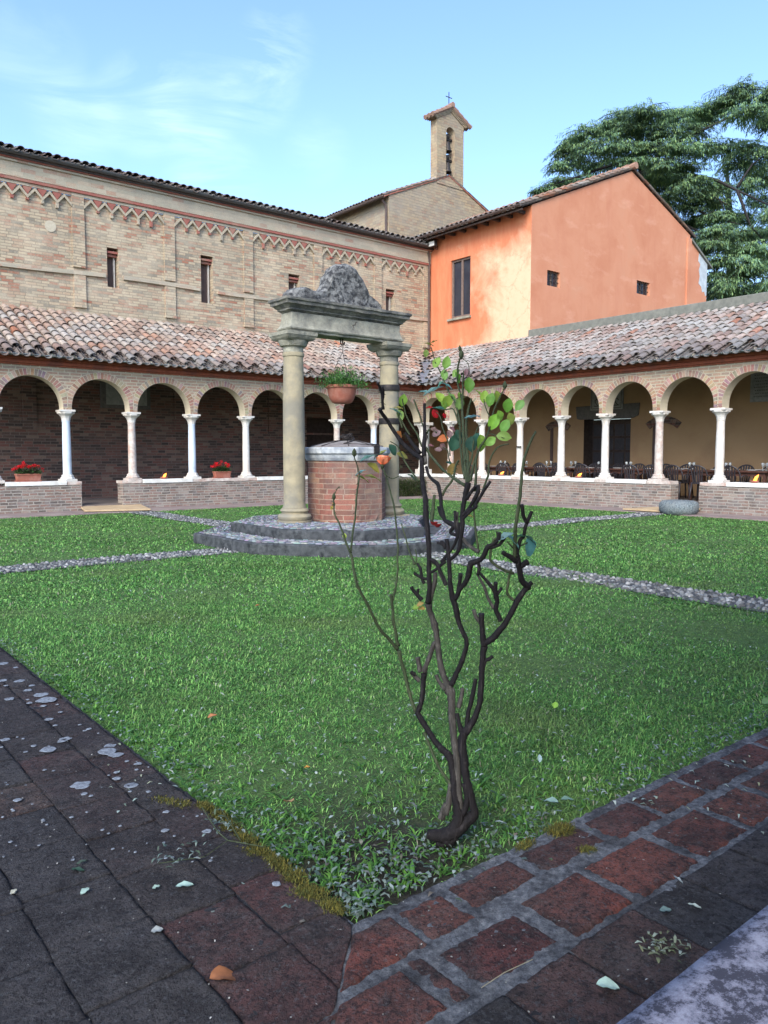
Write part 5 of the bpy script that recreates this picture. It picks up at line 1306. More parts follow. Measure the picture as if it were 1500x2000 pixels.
tab_y = [9.25, 11.1, 12.95, 14.8, 16.65]
tl = ['dark dining table nearest the right edge, ending beside the end chair', 'dark dining table behind the opening and its grey granite block', 'dark dining table in front of the dark double door', 'dark dining table seen left of the door, behind two lamps',
      'dark dining table farthest back in the right walk']
for i, y in enumerate(tab_y):
    if i == 0: tab.location = (TX, y, FZ); tab['label'] = tl[0]
    else: dup(tab, (TX, y, FZ), 0, tl[i])
ch0 = make_chair(); used = False
bays = {0: (7.52, 9.06), 1: (9.06, 10.62), 2: (10.62, 12.18), 3: (12.18, 13.61), 4: (13.61, 15.10), 5: (15.10, 16.62), 6: (16.62, 18.0)}
ordn = ['first', 'second', 'third', 'fourth', 'fifth', 'sixth', 'seventh']
spots = []
for b_, (y0, y1) in bays.items():
    if b_ == 0: continue
    m_ = (y0 + y1) / 2; q = .33
    where = f'between the {ordn[b_-1]} and {ordn[b_]} columns from right' if b_ > 1 else 'in the gap of the low wall'
    if b_ == 1:
        spots.append((17.98, 9.83, .05, 'dark slatted chair standing in the opening of the low wall, behind the granite block'))
        spots.append((18.05, 10.5, 0, 'dark slatted chair half hidden behind the second column from the right edge, near side'))
    else:
        spots.append((18.02, m_ + q, random.uniform(-.12, .12), f'dark slatted chair, near side, left one {where}'))
        spots.append((18.02, m_ - q, random.uniform(-.12, .12), f'dark slatted chair, near side, right one {where}'))
    spots.append((19.28, m_ + q, PI + random.uniform(-.1, .1), f'dark slatted chair, wall side, left one {where}'))
    spots.append((19.28, m_ - q, PI + random.uniform(-.1, .1), f'dark slatted chair, wall side, right one {where}'))
spots.append((18.62, 8.0, PI / 2 - .15, 'dark slatted chair at the rightmost table end, turned side on behind the flame'))
spots.append((18.05, 9.05, 0, 'dark slatted chair behind the rightmost column, near side of the table'))
spots.append((19.28, 8.85, PI, 'dark slatted chair on the wall side, just right of the rightmost column'))
for k, (x, y, rz, lb) in enumerate(spots):
    if not used: ch0.location = (x, y, FZ); ch0.rotation_euler.z = rz; ch0['label'] = lb; used = True
    else: dup(ch0, (x, y, FZ), rz, lb)
g0 = p0_ = None
gl = MB(); gl.lathe([(.033, 0), (.035, .004), (.006, .01), (.005, .08), (.02, .095), (.036, .13), (.037, .16), (.031, .19), (.03, .19), (.034, .16), (.033, .13), (.015, .1)], 0, 0, 12)
plt = MB(); plt.lathe([(.07, 0), (.08, .004), (.125, .018), (.125, .022), (.08, .009), (.0, .008)], 0, 0, 20)
gcount = 0
for ti, y in enumerate(tab_y):
    nmt = ['the table nearest the right edge', 'the table behind the opening', 'the table in front of the door', 'the table left of the door', 'the farthest table'][ti]
    for k in range(4):
        sx = -1 if k % 2 else 1; yy = y + (-.45 if k < 2 else .45)
        loc = (TX + sx * .22, yy, FZ + .761)
        if p0_ is None: o = plt.build('dinner_plate', 'china', None, 'auto'); p0_ = o
        else: o = p0_.copy(); COL.objects.link(o)
        o.location = loc; tag(o, f"white plate on {nmt}, {'wall' if sx > 0 else 'courtyard'} side, {'right' if k < 2 else 'left'} setting", 'plate', 'white plates on the dining tables')
        loc = (TX + sx * .1, yy - .2, FZ + .761)
        if g0 is None: o = gl.build('wine_glass', 'crystal', None, True); g0 = o
        else: o = g0.copy(); COL.objects.link(o)
        o.location = loc; tag(o, f"stemmed wine glass on {nmt}, {'wall' if sx > 0 else 'courtyard'} side, {'right' if k < 2 else 'left'} setting", 'wine glass', 'wine glasses on the dining tables')

# ------------------------------------------------------------------ cedar behind the orange house
CD = thing('cedar_tree', 'large dark cedar with drooping layered branches behind the orange house', 'tree', tuple(at(1262, 900, 42) * Vector((1, 1, 0)) if False else (30.5, 27.5, 0)))
def cedar():
    tk = MB()
    T = lambda u, v, d: at(u, v, d)
    tk.tube([T(1262, 900, 42), T(1264, 600, 42), T(1262, 420, 42), T(1259, 330, 42), T(1250, 290, 42), T(1240, 240, 42)], [.75, .6, .5, .36, .22, .08], 12, .08)
    limbs = [([(1264, 345, 42), (1300, 335, 41), (1355, 343, 40), (1400, 352, 39), (1440, 372, 38.5), (1500, 400, 38)], .2), ([(1264, 360, 42), (1310, 345, 41), (1370, 370, 40), (1420, 400, 39)], .13),
             ([(1262, 320, 42), (1320, 280, 41), (1400, 240, 40), (1480, 205, 40)], .15), ([(1262, 330, 42), (1200, 320, 41), (1130, 345, 40), (1080, 360, 40)], .15),
             ([(1262, 310, 42), (1200, 270, 42), (1140, 290, 42), (1090, 300, 42)], .13), ([(1262, 400, 42), (1320, 385, 41), (1380, 420, 40), (1450, 440, 39)], .14),
             ([(1264, 480, 42), (1340, 440, 41), (1400, 470, 40), (1460, 470, 40)], .13), ([(1264, 540, 42), (1350, 520, 41), (1440, 520, 40), (1500, 545, 39)], .13), ([(1440, 372, 38.5), (1465, 440, 39), (1500, 480, 39)], .12),
             ([(1440, 365, 38.5), (1470, 320, 39), (1500, 300, 39)], .1), ([(1300, 335, 41), (1340, 310, 41), (1400, 300, 41)], .08), ([(1380, 345, 39.5), (1410, 400, 39.5), (1425, 440, 39.5)], .06)]
    for pts, r in limbs: tk.tube([T(*p) for p in pts], [r * .7 * (1 - .75 * i / (len(pts) - 1)) for i in range(len(pts))], 8, .12)
    tk.tube([T(1425, 700, 45), T(1427, 500, 45), T(1425, 420, 45), T(1420, 330, 45)], [.35, .22, .18, .08], 8, .08)
    tk.build('trunk', 'bark_tree', CD, True)
    pads = [(1445, 180, 55, 16), (1500, 190, 45, 22), (1395, 212, 45, 14), (1460, 222, 55, 20), (1500, 240, 35, 22), (1430, 200, 40, 14), (1530, 210, 50, 25), (1060 + 40, 300, 26, 26),
            (1215, 232, 50, 16), (1260, 226, 55, 18), (1310, 232, 55, 18), (1350, 228, 40, 18), (1375, 232, 35, 15), (1150, 262, 45, 18), (1190, 250, 45, 18), (1230, 258, 55, 18), (1290, 262, 55, 20), (1345, 262, 50, 20), (1115, 285, 34, 22), (1155, 295, 45, 22),
            (1205, 290, 50, 22), (1260, 292, 50, 18), (1315, 296, 55, 20), (1365, 292, 45, 22), (1410, 292, 45, 20), (1455, 296, 45, 22), (1500, 305, 45, 25), (1095, 325, 25, 14), (1130, 318, 32, 24), (1168, 325, 35, 22), (1210, 322, 38, 20), (1245, 318, 34, 12),
            (1100, 358, 40, 14), (1145, 356, 40, 12), (1060, 372, 25, 8), (1185, 350, 34, 10), (1290, 322, 34, 16), (1340, 326, 34, 10), (1440, 325, 45, 18), (1480, 338, 45, 24), (1510, 360, 40, 26), (1460, 365, 30, 24), (1290, 368, 40, 18), (1330, 372, 40, 18), (1375, 385, 45, 18), (1300, 396, 40, 18),
            (1345, 405, 45, 20), (1398, 402, 36, 18), (1365, 430, 40, 14), (1405, 425, 36, 16), (1480, 398, 30, 24), (1508, 425, 34, 26), (1445, 430, 46, 18), (1400, 455, 40, 18), (1445, 462, 46, 18), (1490, 460, 40, 22), (1385, 480, 36, 16), (1430, 488, 46, 16), (1475, 490, 46, 20),
            (1405, 515, 40, 16), (1395, 545, 40, 18), (1440, 540, 45, 20), (1480, 530, 45, 20), (1510, 560, 40, 25), (1400, 572, 45, 18), (1445, 580, 50, 20), (1490, 590, 50, 18), (1530, 330, 40, 30), (1540, 450, 40, 40), (1545, 540, 40, 40), (1570, 260, 50, 40), (1350, 440, 30, 14), (1360, 500, 30, 30), (1350, 560, 30, 30), (1300, 440, 40, 20), (1285, 345, 40, 14), (1320, 350, 40, 12), (1360, 355, 36, 14), (1400, 370, 40, 20),  (1410, 470, 40, 26), (1365, 470, 34, 22), (1460, 520, 40, 30), (1490, 510, 40, 26), (1420, 560, 40, 24), (1470, 570, 40, 24), (1280, 480, 40, 20), (1220, 420, 40, 20), (1180, 400, 30, 14)]
    V = []
    parts = []
    cols = [(.12, .22, .1), (.18, .3, .12), (.27, .38, .14), (.08, .15, .1), (.14, .24, .17)]
    tw = MB()
    for (u, v, hw, hh) in pads:
        d = 40.5 + random.uniform(-2.6, 2.6); c = at(u, v, d); s = d / F_PX; rx = hw * s * 1.05; rz_ = hh * s * 1.1; ry = rx * .9
        ns = 30 + int(rx * 38)
        side = Vector((RT.x, RT.y, 0)); fwd = FH
        pos = []; yaw = []; pit = []; lng = []; wid = []; bnd = []
        tone = random.uniform(.8, 1.2)
        for k in range(ns):
            an = random.uniform(0, 2 * PI); ex = random.uniform(.55, 1.1); px0 = random.uniform(-.35, .35)
            dirv = side * math.cos(an) + fwd * math.sin(an); start = c + side * px0 * rx + fwd * random.uniform(-.3, .3) * ry + UZ * rz_ * random.uniform(-.1, .75)
            L_ = rx * ex; m = int(16 + L_ * 14); lift = random.uniform(0, .35); droop = random.uniform(.4, 1.0) * rz_
            last = start
            for q in range(m):
                t = (q + random.random()) / m; p = start + dirv * L_ * t + UZ * (lift * L_ * t * .4 - droop * t * t)
                # side twigs hang to both sides
                w2 = (1 - .6 * t) * .16; sd_ = Vector((-dirv.y, dirv.x, 0)); o_ = random.uniform(-1, 1)
                p = p + sd_ * o_ * w2 - UZ * abs(o_) * w2 * .55
                pos.append(p); y_ = math.atan2(dirv.y, dirv.x) + o_ * 1.0 + random.uniform(-.25, .25); yaw.append(y_); pit.append(random.uniform(-1.1, -.05)); lng.append(random.uniform(.12, .26)); wid.append(random.uniform(.025, .05)); bnd.append(random.uniform(.1, .6))
            if k % 4 == 0: tw.tube([start, start + dirv * L_ * .5 + UZ * (lift * L_ * .2 - droop * .25), start + dirv * L_ + UZ * (lift * L_ * .4 - droop)], [.02, .014, .005], 4)
        pos = np.array([tuple(p) for p in pos]); n = len(pos)
        parts.append(blades(pos, np.array(yaw), np.array(pit), np.array(lng), np.array(wid), np.array(bnd), colmix(n, cols, .12) * tone))
    foliage('crown', parts, 'cedar', CD); tw.build('branchlets', 'bark_tree', CD, recalc=False)
cedar()

# ------------------------------------------------------------------ pruned rose bush in the near corner
RB = thing('rose_bush', 'tall pruned rose bush with dark knotted canes, a few green leaves and one coral rose', 'rose bush', (1.92, 1.93, 0))
D0 = 2.72
def depth(u, v, ph=0.0):
    h = max(0.0, min(1.0, (1640 - v) / 900.0))
    return D0 + h * (.16 * math.sin(u / 61.0 + 1.1) + .1 * math.sin(v / 97.0 + u / 140.0) + ph)
def B(u, v, ph=0.0): return at(u, v, depth(u, v, ph))
def smooth_path(pts, n=4):
    """Catmull-Rom through (u, v, r) so that canes bend instead of kinking"""
    P = [pts[0]] + list(pts) + [pts[-1]]; out = []
    for i in range(1, len(P) - 2):
        for k in range(n):
            t = k / n; a, b, c, d = P[i - 1], P[i], P[i + 1], P[i + 2]
            out.append(tuple(.5 * ((2 * b[j]) + (-a[j] + c[j]) * t + (2 * a[j] - 5 * b[j] + 4 * c[j] - d[j]) * t * t + (-a[j] + 3 * b[j] - 3 * c[j] + d[j]) * t ** 3) for j in range(3)))
    out.append(tuple(pts[-1])); return out
def cane(mb, pts, ph=0, seg=9, knob=.1, n=4, stub=False):
    P = smooth_path(pts, n); q = []; rs = []
    for i, (u, v, r) in enumerate(P):
        w_ = mnoise.noise(Vector((u * .05, v * .05, 1))) * 1.6
        q.append(B(u + w_, v, ph)); rs.append(max(.4, r) * depth(u, v) / F_PX * (1 + .12 * mnoise.noise(Vector((u * .11, v * .11, 5)))))
    if stub: rs[-1] *= 1.12
    mb.tube(q, rs, seg, knob)
    return q, rs
dk = MB(); gy = MB(); gn = MB()
# dark old wood
DARK = [
    [(868, 1645, 17), (884, 1625, 18), (896, 1595, 15), (890, 1560, 12), (886, 1525, 11), (879, 1480, 10), (862, 1462, 9), (848, 1445, 8), (827, 1413, 8), (815, 1390, 8)],
    [(815, 1392, 8), (823, 1371, 7), (826, 1345, 7), (828, 1315, 8)],
    [(905, 1612, 15), (925, 1592, 13), (924, 1570, 10), (916, 1540, 10), (910, 1520, 11), (906, 1480, 12), (902, 1450, 12), (906, 1430, 12)],
    [(906, 1432, 12), (922, 1412, 9), (934, 1385, 8), (939, 1350, 8.5), (941, 1320, 8), (942, 1290, 8.5), (946, 1262, 9)],
    [(946, 1262, 10), (942, 1235, 8), (940, 1199, 8)], [(946, 1256, 8), (962, 1248, 9), (975, 1232, 9), (988, 1217, 8), (1009, 1176, 8), (1022, 1156, 8), (1032, 1146, 9)],
    [(1032, 1146, 10), (1020, 1135, 8), (1014, 1112, 8), (1011, 1095, 9), (1008, 1082, 7)], [(1028, 1146, 7), (1038, 1138, 6)], [(1012, 1108, 8), (1026, 1100, 8), (1030, 1098, 8)], [(1008, 1096, 8), (994, 1086, 7), (982, 1079, 6)],
    [(902, 1430, 8), (897, 1412, 6), (893, 1393, 5)],
    [(911, 1425, 7), (913, 1400, 6), (918, 1380, 6), (926, 1345, 6), (929, 1326, 5)],
    [(835, 1178, 8), (839, 1150, 7), (838, 1122, 7), (838, 1090, 6.5), (837, 1060, 7), (835, 1030, 7), (831, 1000, 8), (832, 985, 8), (829, 968, 7), (825, 938, 6.5), (824, 915, 6.5), (824, 896, 7)],
    [(824, 896, 8), (812, 888, 6.5), (795, 874, 6), (780, 858, 5.5), (768, 840, 5), (757, 822, 5), (748, 810, 5), (741, 799, 5.5)],
    [(748, 800, 4), (747, 780, 4), (743, 760, 3.6), (737, 748, 3.4)], [(820, 885, 6), (808, 870, 5), (799, 857, 4), (791, 845, 3.4)],
    [(747, 791, 3), (749, 770, 2.8), (747, 755, 2.4)],
    [(828, 890, 6), (829, 850, 5), (830, 820, 4.4), (829, 788, 3.6)],
    [(881, 1338, 8), (893, 1312, 7), (900, 1297, 7), (910, 1268, 6.5), (911, 1250, 6.5), (903, 1232, 6.5), (896, 1214, 7), (890, 1190, 8), (884, 1165, 8)],
    [(884, 1168, 8), (879, 1140, 6.5), (878, 1110, 6), (876, 1085, 6), (873, 1053, 5.5)], [(889, 1170, 7), (898, 1152, 6.5), (908, 1138, 7), (916, 1118, 8), (920, 1100, 9)],
    [(920, 1100, 9), (935, 1095, 7), (943, 1088, 7), (950, 1072, 7), (955, 1066, 6)], [(952, 1068, 6), (965, 1062, 5.5), (974, 1052, 6), (975, 1040, 5)],
    [(955, 1070, 5), (975, 1064, 5), (985, 1050, 5)],
    [(890, 1168, 6), (896, 1150, 5.5), (899, 1120, 5)],
    [(877, 1095, 5), (889, 1085, 5), (897, 1068, 6), (903, 1030, 6), (903, 1000, 6.5), (908, 975, 7), (912, 955, 8), (914, 943, 8)],
    [(870, 1092, 5), (862, 1097, 4), (880, 1075, 4), (893, 1050, 4.5), (897, 1020, 5)],
    [(900, 1010, 5), (915, 995, 5), (926, 975, 5.5), (933, 960, 6), (934, 948, 4)], [(912, 975, 5), (922, 958, 4.5), (930, 948, 4)], [(926, 990, 4.5), (938, 970, 4.5), (950, 952, 4.5), (958, 940, 4)],
    [(903, 1015, 4), (915, 1003, 4), (926, 992, 4)], [(906, 1005, 4), (918, 996, 5), (930, 990, 5), (928, 983, 3)],
    [(832, 912, 4), (838, 928, 4), (846, 938, 5), (856, 948, 5.5), (860, 972, 5), (864, 995, 5), (868, 1015, 6), (880, 1022, 7), (888, 1030, 6)],
    [(866, 1012, 5), (860, 1002, 5), (858, 990, 4)], [(886, 1028, 6), (880, 1040, 5), (891, 1045, 4.5)],
    [(889, 998, 4), (890, 1010, 5), (889, 1028, 4.6), (893, 1043, 4.6)],
    [(823, 1172, 6), (812, 1158, 5), (803, 1146, 5)], [(815, 1162, 4), (818, 1150, 3.4)], [(834, 1131, 4), (822, 1128, 4.4), (809, 1119, 4)],
    [(829, 1140, 5), (823, 1130, 4), (822, 1112, 4.5), (815, 1100, 3)],
    [(835, 1122, 4), (852, 1112, 4), (866, 1100, 4.5), (871, 1098, 3)], [(838, 1092, 6), (850, 1098, 5), (857, 1110, 5), (866, 1128, 5), (872, 1143, 6)],
    [(870, 1072, 5), (865, 1060, 5), (861, 1058, 3)], [(868, 1068, 4), (862, 1062, 4), (855, 1060, 3.4)],
    [(1008, 1084, 5), (1016, 1055, 5), (1022, 1048, 5), (1026, 1030, 5), (1034, 1008, 5), (1039, 999, 5)], [(1028, 1022, 5), (1022, 1005, 5), (1019, 986, 5)],
    [(933, 1115, 4), (945, 1128, 4.4), (958, 1143, 5), (966, 1155, 6), (970, 1172, 6.5), (968, 1190, 6.5), (974, 1202, 7), (978, 1212, 7)], [(969, 1158, 6), (967, 1148, 6), (968, 1138, 5.5)], [(970, 1162, 5), (977, 1152, 4.5), (978, 1148, 3.6)],
    [(939, 1352, 5), (946, 1296, 5), (954, 1288, 5), (962, 1282, 4.5)],
    [(835, 1628, 13), (850, 1632, 17), (868, 1632, 20), (885, 1625, 21), (905, 1612, 17), (922, 1590, 12)], [(850, 1648, 9), (872, 1645, 15), (890, 1632, 16)],
    [(886, 1600, 12), (905, 1585, 11), (912, 1560, 8), (907, 1530, 8)],
    [(934, 1095, 5), (936, 1110, 5), (934, 1122, 4.6)],
    [(812, 1318, 6), (806, 1315, 5.5), (803, 1312, 5)], 
]
for p in DARK: cane(dk, [(a, b, c * .72) for a, b, c in p], knob=.09, stub=True)
GREY = [
    [(895, 1610, 13), (897, 1580, 10), (895, 1540, 9), (892, 1490, 9), (888, 1450, 9), (883, 1403, 9), (882, 1370, 10), (880, 1352, 12), (874, 1346, 12)],
    [(878, 1346, 11), (868, 1325, 8), (863, 1310, 8), (858, 1285, 7.5), (855, 1262, 7.5), (851, 1235, 7), (848, 1219, 9), (846, 1212, 7), (840, 1195, 7), (836, 1180, 9)],
    [(872, 1346, 7), (858, 1332, 5), (852, 1318, 4)], [(828, 1312, 8), (833, 1298, 6), (842, 1275, 6), (847, 1258, 6), (853, 1255, 6)],
    [(822, 1312, 7), (818, 1298, 6), (816, 1284, 5.5)], [(820, 1330, 6), (812, 1322, 5.5), (804, 1313, 5)],
    [(895, 1382, 6), (901, 1362, 5.4), (903, 1344, 5)], [(870, 1590, 9), (878, 1560, 8), (881, 1530, 7)], [(862, 1600, 9), (866, 1585, 8), (872, 1570, 7)],
    [(836, 1190, 5), (842, 1165, 5.5), (848, 1140, 5.5), (850, 1118, 5)], [(844, 1095, 6), (856, 1105, 5), (862, 1125, 5), (872, 1140, 6)],
    [(939, 1216, 6), (931, 1206, 5), (925, 1191, 4.6)], [(893, 1165, 4.5), (897, 1140, 4.4), (900, 1122, 4)],
    [(892, 1040, 5), (903, 1050, 5), (912, 1062, 5), (925, 1072, 5), (936, 1078, 5)], [(894, 1000, 4), (892, 1015, 5), (895, 1038, 5)],
    [(964, 1188, 4.5), (952, 1165, 4), (943, 1140, 3.4), (933, 1122, 3)],
    [(826, 895, 5), (831, 905, 4.6), (829, 870, 4), (835, 850, 3)],
]
for p in GREY:
    gy = MB(); cane(gy, [(a, b, c * .8) for a, b, c in p], .012, knob=.07, stub=True); gy.build('grey_cane', 'bark_grey', RB, True, recalc=False)
# young green and brown canes
GREEN = [
    [(880, 1530, 4), (872, 1520, 3.6), (858, 1500, 3.6), (846, 1475, 3.5), (838, 1453, 3.3), (828, 1430, 3)],
    [(812, 1390, 5), (806, 1375, 4), (799, 1350, 4), (792, 1322, 4), (785, 1295, 4), (778, 1270, 4.6)],
    [(776, 1268, 4.6), (762, 1250, 3.6), (743, 1231, 3.6), (731, 1208, 3.3), (722, 1190, 3.3), (710, 1165, 3.2), (698, 1144, 3.2), (690, 1110, 3), (685, 1081, 3)],
    [(685, 1081, 2.6), (673, 1052, 2.2), (664, 1025, 2), (655, 1008, 1.8), (652, 985, 1.6), (650, 968, 1.4)], [(651, 975, 1), (658, 955, .8), (662, 950, .6)],
    [(685, 1081, 2.6), (688, 1050, 2.3), (693, 1010, 2.2), (695, 986, 2.1), (698, 955, 2), (703, 928, 1.8)], [(703, 928, 1.5), (697, 910, 1.3), (692, 892, 1.2)],
    [(778, 1262, 4), (773, 1235, 3.4), (768, 1210, 3.2), (766, 1180, 3), (763, 1161, 3.4)], [(766, 1176, 2.6), (773, 1145, 2.3), (776, 1110, 2.2), (777, 1080, 2.2), (776, 1050, 2.1), (773, 1015, 2), (766, 975, 1.9), (758, 945, 1.7), (749, 915, 1.6)],
    [(749, 925, 1), (765, 935, 1), (780, 930, .9), (786, 932, .8)],
    [(811, 1103, 3), (803, 1085, 2), (795, 1062, 1.7), (789, 1040, 1.4), (783, 1021, 1)], [(813, 1100, 1.6), (814, 1085, 1.2), (812, 1072, 1)],
    [(843, 1018, 4), (846, 995, 4), (848, 967, 3.4)], [(846, 1020, 1.6), (840, 1000, 1.3), (835, 980, 1)],
    [(832, 874, 3), (840, 888, 2.8), (850, 900, 2.8), (862, 915, 3), (876, 926, 3), (892, 938, 3.4), (908, 948, 4)],
    [(863, 968, 3), (872, 952, 2.8), (882, 940, 2.6), (888, 925, 2.6), (890, 910, 2.4), (896, 899, 2.4)],
    [(912, 945, 4), (908, 910, 3.4), (906, 870, 3.2), (905, 840, 3), (903, 800, 2.6), (904, 760, 2.2), (905, 724, 1.8)],
    [(914, 945, 4), (914, 910, 3.4), (912, 870, 3), (911, 826, 2.8), (915, 800, 2.4), (921, 778, 2.2)],
    [(918, 940, 3.6), (925, 910, 3), (934, 880, 2.6), (945, 862, 2.2), (953, 848, 2), (959, 820, 1.9), (967, 795, 1.7), (978, 772, 1.5), (987, 756, 1.2)],
    [(907, 935, 3), (902, 900, 2.6), (899, 860, 2.4), (897, 820, 2.2), (888, 785, 2), (876, 765, 1.8), (864, 735, 1.6), (850, 704, 1.3), (842, 678, 1)],
    [(910, 900, 2.8), (906, 860, 2.4), (905, 830, 2.3), (902, 784, 2), (894, 745, 1.9), (895, 715, 2), (898, 700, 2.2)],
    [(927, 960, 3.4), (930, 930, 3), (930, 900, 2.2), (932, 880, 2)], [(912, 925, 3), (920, 900, 2.4), (924, 870, 2), (930, 840, 1.7), (938, 830, 1.2)],
    [(953, 932, 2.4), (955, 905, 2.1), (960, 892, 2), (970, 875, 1.7), (982, 869, 1.6), (994, 867, 1.3)], [(940, 968, 2.4), (948, 945, 2.4), (953, 930, 2.4)],
    [(1007, 1040, 4.2), (1010, 1010, 4), (1014, 980, 3.8), (1018, 945, 3.6), (1020, 915, 3.4), (1026, 890, 3.1), (1034, 868, 2.8), (1046, 843, 2.4)], [(1004, 1090, 5), (1006, 1060, 4.4), (1007, 1038, 4.2)],
    [(970, 1038, 1.6), (972, 1050, 2), (964, 1055, 2.4), (960, 1070, 2.8), (958, 1092, 3), (968, 1104, 3), (982, 1112, 3.2), (1002, 1120, 3.6)],
    [(998, 1112, 3), (994, 1132, 3), (991, 1155, 3), (996, 1166, 3.2), (1003, 1172, 3.4)], [(925, 985, 2), (926, 1005, 2.2), (929, 1035, 2.4), (932, 1060, 2.6), (935, 1078, 3)],
    [(903, 700, 1), (912, 708, .9), (916, 722, .8), (912, 735, .8)],
    [(786, 836, 2), (779, 815, 1.8), (776, 805, 1.2)], [(800, 850, 2), (792, 835, 1.8), (780, 812, 1.4), (786, 795, 1.2)], [(824, 872, 2.4), (815, 850, 2), (805, 832, 1.8), (795, 815, 1.6), (788, 790, 1.3), (786, 778, 1)],
    [(828, 855, 2.4), (840, 838, 2), (852, 845, 1.6)], [(776, 870, 1.4), (790, 900, 1.8), (803, 920, 2), (818, 940, 2.2)], [(776, 870, 1.3), (762, 862, 1)],
    [(895, 830, 1.8), (886, 800, 1.6), (872, 800, 1.3), (858, 800, 1)], [(880, 890, 1.6), (876, 866, 1.5), (866, 838, 1.3), (860, 815, 1.1), (852, 805, .9)], [(878, 900, 1.5), (874, 880, 1.2), (862, 872, 1)],
    [(830, 850, 2), (828, 835, 1.6), (815, 800, 2), (808, 780, 1.6)], [(960, 820, 1.4), (950, 800, 1.2), (945, 780, 1)], [(955, 846, 1.3), (968, 850, 1.1), (985, 856, .9)],
    [(936, 870, 1.3), (944, 866, 1)], [(862, 732, 1.2), (872, 722, .9)], [(903, 750, 1.1), (914, 760, .9)], [(1002, 1070, 2), (990, 1058, 1.6)], [(1012, 1068, 2), (1030, 1060, 1.6)],
]
for p in GREEN: cane(gn, [(a, b, c * .9) for a, b, c in p], .02 if p[0][1] < 1000 else 0.0, seg=7, knob=.06)
dk_o = dk.build('old_cane', 'bark', RB, True, recalc=False); gn.build('young_cane', 'cane', RB, True, recalc=False)
# thorns
th = MB()
for p in GREEN[1:8] + GREEN[14:20] + DARK[12:18]:
    q = smooth_path(p, 3)
    for (u, v, r) in q[1:-1]:
        if random.random() < .55:
            a_ = B(u, v, .02 if p[0][1] < 1000 else 0); d_ = (RT * random.choice((-1, 1)) + FH * random.uniform(-.6, .6) - UZ * random.uniform(.1, .6)).normalized(); r_ = r * D0 / F_PX
            th.tube([a_ + d_ * r_ * .7, a_ + d_ * (r_ + .007)], [.0018, .0003], 4)
th.build('thorns', 'cane', RB, recalc=False)
# leaves: (u, v, length px, roll/heading angle in degrees on the picture, colour, tilt)
YG = [(.3, .5, .07), (.22, .42, .06), (.38, .52, .09), (.16, .34, .05), (.27, .46, .1)]; BL = [(.14, .32, .27), (.2, .4, .35)]; DKc = [(.05, .12, .08)]; OL = [(.3, .27, .06), (.36, .28, .07)]; OR = [(.6, .22, .06)]; RD = [(.5, .015, .02)]; PK = [(.26, .15, .14)]
LEAVES = [(853, 708, 24, -60, YG, .2), (872, 708, 26, -75, YG, .1), (868, 732, 22, 80, YG, .4), (895, 738, 26, 60, YG, .5), (890, 728, 20, 130, YG, .3), (916, 752, 32, 88, YG, 0), (838, 672, 20, 10, OL, .8), (846, 668, 18, 160, OL, .9), (832, 690, 16, 90, YG, .3),
          (992, 792, 30, 100, YG, .1), (1015, 791, 26, 130, YG, .1), (972, 775, 26, 70, YG, .4), (958, 780, 28, 110, YG, .3), (946, 775, 26, 100, YG, .3), (936, 768, 18, 40, YG, .8), (964, 824, 34, 110, YG, .1), (986, 832, 30, 120, YG, .1), (984, 852, 30, 5, YG, .2), (998, 818, 26, 70, YG, .4), (977, 812, 24, 60, YG, .4),
          (958, 862, 26, 140, YG, .1), (941, 865, 34, 80, YG, .5), (860, 777, 28, 50, YG, .5), (874, 784, 30, 120, YG, .3), (898, 788, 26, 100, YG, .3), (885, 775, 24, 30, YG, .7), (900, 775, 20, 60, YG, .6), (868, 790, 20, 90, YG, .5),
          (846, 762, 44, 160, BL, .9), (830, 765, 24, 200, BL, .8), (874, 752, 24, 20, BL, .9), (860, 748, 20, 150, BL, .9), (774, 801, 28, 10, BL, .9), (858, 797, 30, 0, BL, 1.0), (922, 814, 34, -12, BL, 1.0), (889, 864, 38, 110, DKc, .3), (920, 868, 34, 90, DKc, .6), (930, 858, 28, 110, DKc, .5), (895, 850, 24, 70, DKc, .5),
          (718, 893, 34, -30, BL, .9), (704, 922, 24, 160, BL, .9), (738, 888, 24, -50, DKc, .9), (988, 1046, 34, 165, BL, .9), (1003, 1055, 36, 35, BL, .9), (1036, 1070, 44, 65, BL, .4), (1038, 1054, 28, 30, DKc, .8), (1018, 1046, 24, -20, DKc, .9), (768, 878, 26, 50, DKc, .6),
          (730, 912, 30, 30, OL, .7), (728, 930, 34, 0, OL, .9), (708, 932, 28, 10, OL, .9), (786, 890, 26, 20, OL, .5), (787, 782, 26, 100, YG, .4), (782, 810, 22, 70, YG, .3), (778, 796, 20, -5, OL, .8), (781, 848, 18, 40, OR, .5), (865, 857, 24, 172, OR, .3), (882, 917, 28, 100, OL, .2), (745, 885, 22, 150, OL, .8), (880, 905, 20, 15, DKc, .7), (805, 930, 20, 20, DKc, .8),
          (839, 796, 16, -10, RD, .7), (850, 808, 20, 60, RD, .2), (866, 872, 18, 20, PK, .3), (852, 846, 20, 160, PK, .3), (856, 878, 16, 190, PK, .4), (878, 848, 18, 80, PK, .3), (884, 838, 16, 30, PK, .5), (848, 838, 14, 200, PK, .4), (842, 870, 12, 0, PK, .6), (912, 728, 18, 80, PK, .3), (868, 812, 12, 60, RD, .4), (673, 1047, 12, 80, YG, .4),
          (820, 1180, 16, 160, OL, .5), (823, 1188, 16, 190, OL, .6), (812, 1186, 14, 170, YG, .4), (920, 1008, 12, 10, OL, .8), (652, 985, 10, 60, OL, .4), (648, 992, 10, 120, OL, .4)]
